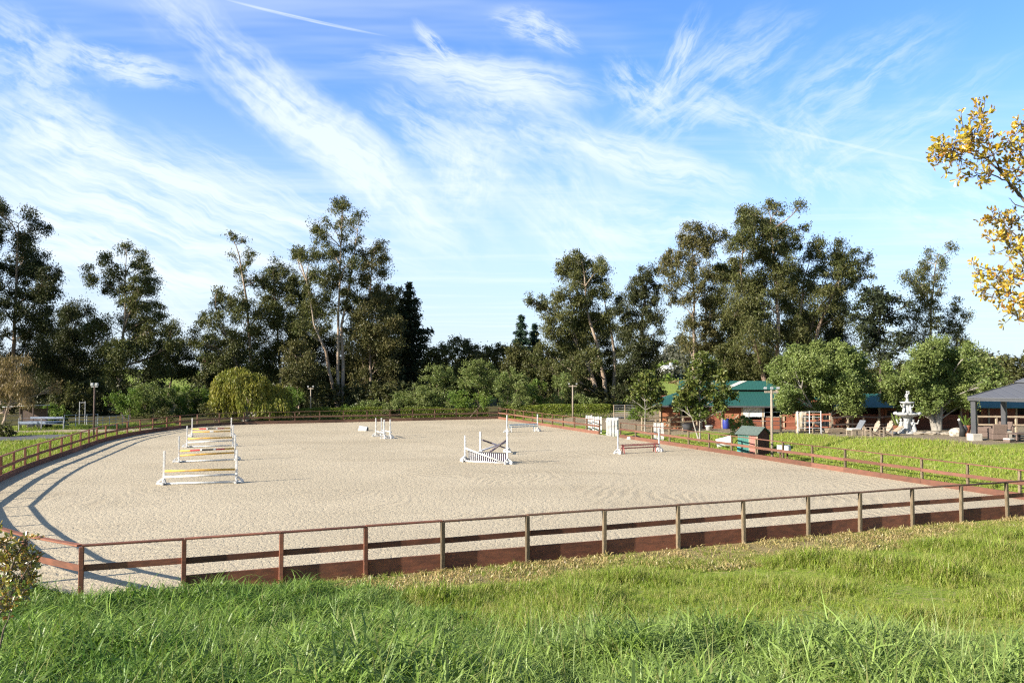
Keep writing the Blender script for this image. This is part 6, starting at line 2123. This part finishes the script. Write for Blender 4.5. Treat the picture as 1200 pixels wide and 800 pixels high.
# ------------------------------------------------------------------ foreground: yellow leaved tree and bronze bush
def leafy_branches(name, label, base, stems, clusters, depth, leaf, bark, llen, lwid, seed, per, sig, r0, extra=None, cat='tree'):
    rng = np.random.default_rng(seed)
    rg = random.Random(seed)
    root = empty(name, base, label, cat)
    mb = MB()
    for st in stems:
        pts = [(P(q[0], q[1], depth + (q[2] if len(q) > 2 else 0)) - base) if not isinstance(q, Vector) else q for q in st[0]]
        ref = []
        for i in range(len(pts) - 1):
            for j in range(4):
                ref.append(pts[i].lerp(pts[i + 1], j / 4) + Vector((rg.uniform(-1, 1), rg.uniform(-1, 1), rg.uniform(-1, 1))) * 0.008)
        ref.append(pts[-1])
        n = len(ref)
        mb.tube(ref, [st[1] + (st[2] - st[1]) * i / (n - 1) for i in range(n)], 7, False)
    cs, ax = [], []
    for q in clusters:
        dz = rg.uniform(-0.3, 0.3)
        c = np.array(P(q[0], q[1] + (6 if cat == 'tree' else 0), depth + dz) - base)
        n = int(per * q[2])
        s = q[2] * depth / FPX * sig
        # small twigs ending in whorls of leaves
        for k in range(max(2, int(n / 7))):
            e = c + rng.normal(size=3) * s
            mb.tube([tuple(c + (e - c) * 0.1), tuple((c + e) / 2 + rng.normal(size=3) * 0.01), tuple(e)], [0.004, 0.003, 0.002], 4, False)
            m = 7
            d = (e - c) / (np.linalg.norm(e - c) + 1e-6)
            a = d * 0.55 + np.array([0, 0, 0.35]) + unit(m, rng) * 0.9
            a /= np.linalg.norm(a, axis=1, keepdims=True)
            cs.append(e + a * llen * 0.55 + rng.normal(size=(m, 3)) * 0.008)
            ax.append(a)
    c, a = np.concatenate(cs), np.concatenate(ax)
    # obovate leaf: six-corner blade folded along its rib
    n = len(c)
    r = unit(n, rng)
    b = np.cross(a, r)
    b /= np.linalg.norm(b, axis=1, keepdims=True)
    nr = np.cross(a, b)
    L = (llen * rng.uniform(0.6, 1.25, n))[:, None]
    W = (lwid * rng.uniform(0.7, 1.2, n))[:, None]
    pr = [(-0.5, 0, 0), (0.0, 0.38, 0.12), (0.32, 0.5, 0.14), (0.5, 0, -0.06), (0.32, -0.5, 0.14), (0.0, -0.38, 0.12)]
    v = np.stack([c + a * L * x + b * W * y + nr * W * z for x, y, z in pr], 1).reshape(-1, 3)
    f = np.concatenate([np.arange(n)[:, None] * 6 + np.array([0, 1, 2, 3]), np.arange(n)[:, None] * 6 + np.array([0, 3, 4, 5])])
    mesh_np('leaves', v, f, M[leaf], root)
    mb.build('branch' if cat == 'tree' else 'stem', M[bark], root, True)
    if extra:
        extra(root)


tb = Vector((5.2, 6.6, gz(5.2, 6.6)))
fork = Vector((-0.25, 0, 3.2))
leafy_branches('yellow_leaf_tree', 'foreground tree reaching in from the right with yellow leaves on bare grey twigs', tb, [
    ([Vector((0, 0, -0.2)), Vector((0.05, 0, 1.0)), Vector((-0.05, 0, 2.2)), fork], 0.10, 0.06),
    ([fork, (1235, 268), (1200, 234), (1178, 208), (1160, 188), (1140, 180), (1118, 174), (1100, 176)], 0.014, 0.003),
    ([(1178, 208), (1165, 186), (1158, 165), (1152, 140), (1150, 126)], 0.008, 0.003),
    ([(1200, 234), (1180, 212), (1160, 204), (1142, 202)], 0.008, 0.003),
    ([(1225, 258), (1205, 215), (1196, 175), (1203, 140), (1212, 120)], 0.010, 0.003),
    ([(1245, 285), (1205, 285), (1180, 268), (1160, 252)], 0.009, 0.003),
    ([(1235, 310), (1200, 304), (1178, 282), (1166, 275)], 0.008, 0.003),
    ([fork, (1240, 345), (1205, 330), (1175, 318), (1148, 312)], 0.012, 0.003),
    ([(1225, 338), (1195, 345), (1170, 340), (1150, 336)], 0.008, 0.003),
    ([(1230, 355), (1205, 368), (1188, 362)], 0.008, 0.003),
    ([(1205, 245), (1190, 240), (1182, 232)], 0.006, 0.002), ([(1190, 280), (1176, 258), (1170, 244)], 0.006, 0.002)],
    [(1150, 132, 14), (1140, 150, 18), (1122, 158, 18), (1108, 170, 16), (1100, 177, 8), (1125, 176, 16), (1150, 160, 16), (1160, 178, 12), (1146, 199, 10), (1160, 199, 8), (1184, 160, 11), (1195, 168, 12), (1198, 140, 10), (1190, 193, 9),
     (1195, 205, 8), (1180, 186, 7), (1167, 250, 10), (1158, 252, 6), (1186, 258, 12), (1196, 250, 10), (1166, 276, 9), (1182, 284, 12), (1197, 278, 10), (1147, 313, 10), (1168, 318, 12), (1186, 322, 12), (1198, 312, 10), (1152, 336, 9),
     (1172, 341, 10), (1190, 346, 10), (1188, 362, 9), (1199, 360, 9), (1215, 120, 12), (1220, 180, 16), (1225, 290, 16), (1230, 330, 16)],
    6.5, 'yellow_leaf', 'twig_bark', 0.050, 0.023, 91, 6.6, 0.58, 0.1)
bb = Vector((-3.95, 5.9, gz(-3.95, 5.9)))
leafy_branches('bronze_bush', 'bronze and orange leaved bush at the lower left edge in the tall grass', bb, [
    ([Vector((0, 0, -0.1)), (-20, 740), (0, 690), (18, 655), (30, 632)], 0.02, 0.004), ([Vector((0.05, 0, 0)), (0, 720), (22, 680), (42, 652)], 0.009, 0.003), ([Vector((-0.1, 0, 0)), (-40, 700), (-25, 640), (-10, 610)], 0.018, 0.004),
    ([(0, 690), (-5, 660), (2, 632)], 0.01, 0.003), ([(5, 715), (18, 702), (30, 690)], 0.008, 0.003), ([Vector((0.1, 0, 0.1)), (-5, 770), (6, 735), (12, 715)], 0.01, 0.003)],
    [(30, 634, 8), (22, 645, 10), (12, 642, 10), (2, 640, 10), (42, 653, 8), (36, 660, 9), (24, 662, 12), (10, 660, 12), (-2, 658, 12), (38, 676, 9), (26, 678, 11), (12, 680, 12), (0, 680, 12), (26, 692, 8), (12, 698, 10), (0, 702, 11), (4, 716, 9),
     (-15, 640, 16), (-20, 665, 18), (-22, 690, 18), (-15, 712, 16), (-40, 650, 20), (-45, 690, 22), (-25, 620, 12)],
    5.9, 'bronze_leaf', 'twig_bark', 0.042, 0.021, 92, 7.5, 0.6, 0.05, cat='bush')


# ------------------------------------------------------------------ grass
def tuft_mesh(name, mat, n, h, w, lean, seed, segs=4, rad=0.06, bend=0.9):
    rg = random.Random(seed)
    vs, fs = [], []
    for k in range(n):
        a = rg.uniform(0, 2 * math.pi)
        rr = rad * math.sqrt(rg.random())
        ox, oy = rr * math.cos(a), rr * math.sin(a)
        d = rg.uniform(0, 2 * math.pi)
        H = h * rg.uniform(0.55, 1.15)
        ln = lean * rg.uniform(0.4, 1.5)
        wd = w * rg.uniform(0.7, 1.3)
        tw = d + math.pi / 2 + rg.uniform(-0.6, 0.6)
        b0 = len(vs)
        ang = 0.12
        x = z = 0.0
        for s in range(segs + 1):
            q = s / segs
            ww = wd * (1 - q ** 1.8) / 2 + 0.0004
            px, py = ox + x * math.cos(d), oy + x * math.sin(d)
            vs.append((px + ww * math.cos(tw), py + ww * math.sin(tw), z))
            vs.append((px - ww * math.cos(tw), py - ww * math.sin(tw), z))
            st = H / segs
            ang += ln * bend / segs * (0.4 + 1.6 * q)
            x += st * math.sin(min(ang, 2.3))
            z += st * math.cos(min(ang, 2.3))
        for s in range(segs):
            i = b0 + 2 * s
            fs.append((i, i + 1, i + 3, i + 2))
    me = bpy.data.meshes.new(name)
    me.from_pydata(vs, [], fs)
    me.materials.append(mat)
    return bpy.data.objects.new(name, me)


def scatter(name, pts, scale, protos, label=None, tilt=0.12, seed=0, cat='grass'):
    """one ground-cover object: tufts instanced on its points with geometry nodes"""
    rng = np.random.default_rng(seed)
    n = len(pts)
    me = bpy.data.meshes.new(name)
    me.vertices.add(n)
    me.vertices.foreach_set('co', np.asarray(pts, np.float32).ravel())
    at = me.attributes.new('tuft_scale', 'FLOAT', 'POINT')
    at.data.foreach_set('value', np.asarray(scale, np.float32))
    at = me.attributes.new('tuft_rot', 'FLOAT_VECTOR', 'POINT')
    rot = np.stack([rng.normal(0, tilt, n), rng.normal(0, tilt, n), rng.uniform(0, 6.283, n)], 1).astype(np.float32)
    at.data.foreach_set('vector', rot.ravel())
    at = me.attributes.new('tuft_kind', 'INT', 'POINT')
    at.data.foreach_set('value', rng.integers(0, len(protos), n).astype(np.int32))
    o = bpy.data.objects.new(name, me)
    COL.objects.link(o)
    pc = bpy.data.collections.new(name + '_tufts')
    for p in protos:
        pc.objects.link(p)
    g = bpy.data.node_groups.new(name, 'GeometryNodeTree')
    g.interface.new_socket('Geometry', in_out='INPUT', socket_type='NodeSocketGeometry')
    g.interface.new_socket('Geometry', in_out='OUTPUT', socket_type='NodeSocketGeometry')
    gi, go = g.nodes.new('NodeGroupInput'), g.nodes.new('NodeGroupOutput')
    ci = g.nodes.new('GeometryNodeCollectionInfo')
    ci.inputs['Collection'].default_value = pc
    ci.inputs['Separate Children'].default_value = True
    ci.inputs['Reset Children'].default_value = True
    ip = g.nodes.new('GeometryNodeInstanceOnPoints')
    ip.inputs['Pick Instance'].default_value = True

    def attr(nm, typ):
        nd = g.nodes.new('GeometryNodeInputNamedAttribute')
        nd.data_type = typ
        nd.inputs['Name'].default_value = nm
        return nd.outputs[0]
    L = g.links
    L.new(gi.outputs[0], ip.inputs['Points'])
    L.new(ci.outputs[0], ip.inputs['Instance'])
    L.new(attr('tuft_kind', 'INT'), ip.inputs['Instance Index'])
    L.new(attr('tuft_rot', 'FLOAT_VECTOR'), ip.inputs['Rotation'])
    L.new(attr('tuft_scale', 'FLOAT'), ip.inputs['Scale'])
    L.new(ip.outputs[0], go.inputs[0])
    md = o.modifiers.new('tufts', 'NODES')
    md.node_group = g
    tag(o, label, cat, None, 'stuff')
    return o


def grassmat(name, c1, c2, c3, trans=0.3, gloss=0.07, dry=0.1, rough=0.4):
    m = bpy.data.materials.new(name)
    m.use_nodes = True
    t = NT(m.node_tree)
    t.n.clear()
    out = t.new('ShaderNodeOutputMaterial')
    oi = t.new('ShaderNodeObjectInfo')
    geo = t.new('ShaderNodeNewGeometry')
    n = t.noise(oi.outputs['Location'], 0.55, 3, 0.6)
    n2 = t.noise(oi.outputs['Location'], 2.6, 2, 0.6)
    sx = t.new('ShaderNodeSeparateXYZ')
    t.put(sx, 0, oi.outputs['Location'])
    f1 = t.math('ADD', t.math('MULTIPLY', t.math('SUBTRACT', n.outputs['Fac'], 0.5), 2.2), t.maprange(sx.outputs[0], -5.0, 7.0, 0.25, 0.85))
    f1 = t.math('MINIMUM', t.math('MAXIMUM', f1, 0.0), 1.0)
    c = t.mix(f1, c1, c2)
    c = t.mix(t.maprange(n2.outputs['Fac'], 0.45, 0.7, 0, 0.7), c, c3)
    rnd = geo.outputs['Random Per Island']
    c = t.mix(t.maprange(rnd, 1 - dry, 1 - dry * 0.4, 0, 0.8, False), c, (0.42, 0.34, 0.15))
    hsv = t.new('ShaderNodeHueSaturation')
    t.put(hsv, 'Value', t.maprange(t.math('FRACT', t.math('MULTIPLY', rnd, 9.7)), 0, 1, 0.65, 1.35, False))
    t.put(hsv, 'Color', c)
    c = hsv.outputs[0]
    d = t.new('ShaderNodeBsdfDiffuse')
    tr = t.new('ShaderNodeBsdfTranslucent')
    gl = t.new('ShaderNodeBsdfGlossy')
    gl.inputs['Roughness'].default_value = rough
    t.put(d, 'Color', c)
    t.put(tr, 'Color', t.mix(0.6, c, (1.0, 1.2, 0.35), 'MULTIPLY'))
    m1, m2 = t.new('ShaderNodeMixShader'), t.new('ShaderNodeMixShader')
    m1.inputs[0].default_value = trans
    m2.inputs[0].default_value = gloss
    t.l.new(d.outputs[0], m1.inputs[1])
    t.l.new(tr.outputs[0], m1.inputs[2])
    t.l.new(m1.outputs[0], m2.inputs[1])
    t.l.new(gl.outputs[0], m2.inputs[2])
    t.l.new(m2.outputs[0], out.inputs[0])
    return m


GM_TALL = grassmat('tall_grass', (0.150, 0.255, 0.046), (0.310, 0.395, 0.115), (0.275, 0.390, 0.052), 0.34, 0.03, 0.07, 0.45)
GM_BRIGHT = grassmat('bright_grass', (0.235, 0.350, 0.040), (0.310, 0.400, 0.055), (0.43, 0.39, 0.13), 0.36, 0.02, 0.12)
GM_DRY = grassmat('dry_grass', (0.48, 0.34, 0.16), (0.38, 0.29, 0.12), (0.22, 0.28, 0.05), 0.2, 0.04, 0.3)
GM_LAWN = grassmat('lawn_grass', (0.235, 0.345, 0.032), (0.305, 0.385, 0.050), (0.42, 0.37, 0.13), 0.34, 0.02, 0.14)


def polar_points(n, ymin, ymax, margin, rng):
    """even density over the ground wedge in front of the viewer's hill"""
    y = np.sqrt(rng.uniform(ymin ** 2, ymax ** 2, n))
    x = rng.uniform(-1, 1, n) * (y * 0.66 + margin)
    return x, y


# where the tall blue-green grass stops
def tall_limit(x):
    return np.interp(x, [-30, -7, -4, -1.5, 0.5, 3, 30], [40, 26, 20.0, 15.8, 13.8, 12.8, 12.8])


rng = np.random.default_rng(70)
x, y = polar_points(42000, 3.2, 23.0, 1.5, rng)
u_, v_ = to_uv(x, y)
out_f = np.minimum.reduce([np.where(u_ > -2.4, 21.0 - v_, 99), np.where(u_ <= -2.4, (21.2 - v_ - 1.31 * (u_ + 2.4)) * 0.6, 99)])
wob = (vnoise(x, y, 1.8) - 0.5) * 2.0 + (vnoise(x, y, 0.7) - 0.5) * 1.6 + rng.normal(0, 0.45, len(x))
keep = (y < tall_limit(x) + wob) & (out_f > 0.2)
x, y = x[keep], y[keep]
sc = (0.45 + 1.0 * vnoise(x + 31, y, 0.9)) * rng.uniform(0.8, 1.2, len(x)) * np.interp(y, [3, 8, 14, 20], [0.95, 1.0, 1.0, 1.05]) * np.interp(x, [-6, 2, 8], [1.08, 1.0, 0.92])
sc *= 0.92 * np.where(x < -6.5, 0.95, 0.68 + 0.32 * sstep(0.5, 3.0, out_f[keep]))
pr = [tuft_mesh('tall_tuft', GM_TALL, 9, 0.43 + 0.035 * k, 0.0185 + 0.002 * (k % 4), 1.5 + 0.30 * k, 700 + k, 6, 0.10) for k in range(9)]
scatter('tall_grass', np.stack([x, y, terr(x, y) - 0.01], 1), sc, pr, 'long blue green meadow grass covering the near slope', tilt=0.26, seed=1)

# a few taller seed stalks standing out of it
x, y = polar_points(260, 5, 13, 0.5, rng)
keep = y < tall_limit(x) - 0.3
x, y = x[keep], y[keep]
pr = [tuft_mesh('stalk_tuft', GM_TALL, 3, 0.85, 0.010, 0.7, 720 + k, 6, 0.05) for k in range(4)]
scatter('grass_stalks', np.stack([x, y, terr(x, y)], 1), rng.uniform(0.7, 1.1, len(x)), pr, 'taller arching grass stalks standing out of the meadow grass', seed=2)

# bright shorter grass between the tall grass and the dry strip
x, y = polar_points(60000, 11.0, 31.0, 1.0, rng)
u_, v_ = to_uv(x, y)
s_ = 21.2 - v_
wob = (vnoise(x, y, 3.1) - 0.5) * 2.2
patch = vnoise(x + 5, y * 1.4, 1.6)
keep = (y > tall_limit(x) - 0.8) & (s_ > 1.6 - wob * 0.6) & (patch > 0.02 + 0.30 * rng.random(len(x)))
keep |= (s_ > 0.05) & (s_ < 2.6) & (y > tall_limit(x) - 0.5) & (rng.random(len(x)) < 0.5 + 0.4 * sstep(6, 16, x)) & (patch > 0.28)
x, y, s_, patch = x[keep], y[keep], s_[keep], patch[keep]
sc = 0.24 + 1.55 * patch ** 1.5 * (0.25 + 0.75 * sstep(1.2, 3.2, s_)) * rng.uniform(0.75, 1.2, len(x))
pr = [tuft_mesh('bright_tuft', GM_BRIGHT, 12, 0.26 + 0.03 * k, 0.012, 0.6 + 0.2 * k, 740 + k, 3, 0.09) for k in range(6)]
scatter('bright_grass', np.stack([x, y, terr(x, y) - 0.01], 1), sc, pr, 'shorter bright green grass on the flat below the slope', seed=3)

# dry clippings along the fence
x, y = polar_points(60000, 14.0, 31.0, 1.0, rng)
u_, v_ = to_uv(x, y)
s_ = 21.2 - v_
wob = (vnoise(x, y, 3.1) - 0.5) * 2.2
keep = (s_ > 0.02) & (s_ < 2.6 - wob * 0.8) & (u_ > 1.5) & (u_ < 33) & (rng.random(len(x)) < 0.62 * sstep(0.25, 0.55, vnoise(x + 3, y, 1.1)) + 0.12)
x, y = x[keep], y[keep]
pr = [tuft_mesh('dry_tuft', GM_DRY, 9, 0.10 + 0.015 * k, 0.014, 1.7, 760 + k, 2, 0.12) for k in range(5)]
scatter('dry_clippings', np.stack([x, y, terr(x, y) - 0.005], 1), rng.uniform(0.6, 1.5, len(x)), pr, 'strip of dry mown clippings and weeds along the near fence', tilt=0.35, seed=4)

# lawn on the bank to the right of the arena
n = 42000
u_ = rng.uniform(31.9, 48, n)
v_ = rng.uniform(14, 58, n)
x = u_ * CU - v_ * SU
y = u_ * SU + v_ * CU
wob = (vnoise(x, y, 3.1) - 0.5) * 2.2
keep = (u_ + wob * 0.5 < 40.0 - np.interp(v_, [40, 52, 58], [0, 1, 5])) & (np.abs(x) < y * 0.7 + 2) & (y > 24) & (rng.random(n) < 0.25 + 0.75 * vnoise(x, y, 1.4))
x, y = x[keep], y[keep]
pr = [tuft_mesh('lawn_tuft', GM_LAWN, 12, 0.16 + 0.02 * k, 0.017, 0.7, 780 + k, 2, 0.14) for k in range(5)]
scatter('lawn', np.stack([x, y, terr(x, y) - 0.01], 1), rng.uniform(0.5, 1.25, len(x)), pr, 'rough green lawn on the bank right of the arena', seed=5)

# grass outside the left fence
n = 26000
u_ = rng.uniform(-26, -2, n)
v_ = rng.uniform(26, 92, n)
x = u_ * CU - v_ * SU
y = u_ * SU + v_ * CU
LL = np.array(LEFT_LINE)
ul = np.interp(v_, LL[:, 1], LL[:, 0])
keep = (u_ < ul - 0.2) & (np.abs(x) < y * 0.70 + 1) & (y > 22) & (rng.random(n) < 0.2 + 0.9 * vnoise(x, y, 2.0))
# keep off the road and the path
rd = np.abs(y - np.interp(x, [-90, -52, -42, -36.5], [54, 58.5, 61.5, 67.5])) < np.interp(x, [-52, -36.5], [3.6, 2.4])
pd = np.abs(y - np.interp(x, [-60, -44, -34, -28], [70.5, 71, 74.5, 82])) < 2.4
keep &= ~(rd & (x < -36)) & ~(pd & (x < -28))
x, y = x[keep], y[keep]
pr = [tuft_mesh('verge_tuft', GM_LAWN, 12, 0.22 + 0.03 * k, 0.022, 0.7, 790 + k, 2, 0.18) for k in range(5)]
scatter('verge_grass', np.stack([x, y, terr(x, y) - 0.01], 1), rng.uniform(0.6, 1.4, len(x)), pr, 'green verge grass between the left fence and the road', seed=6)
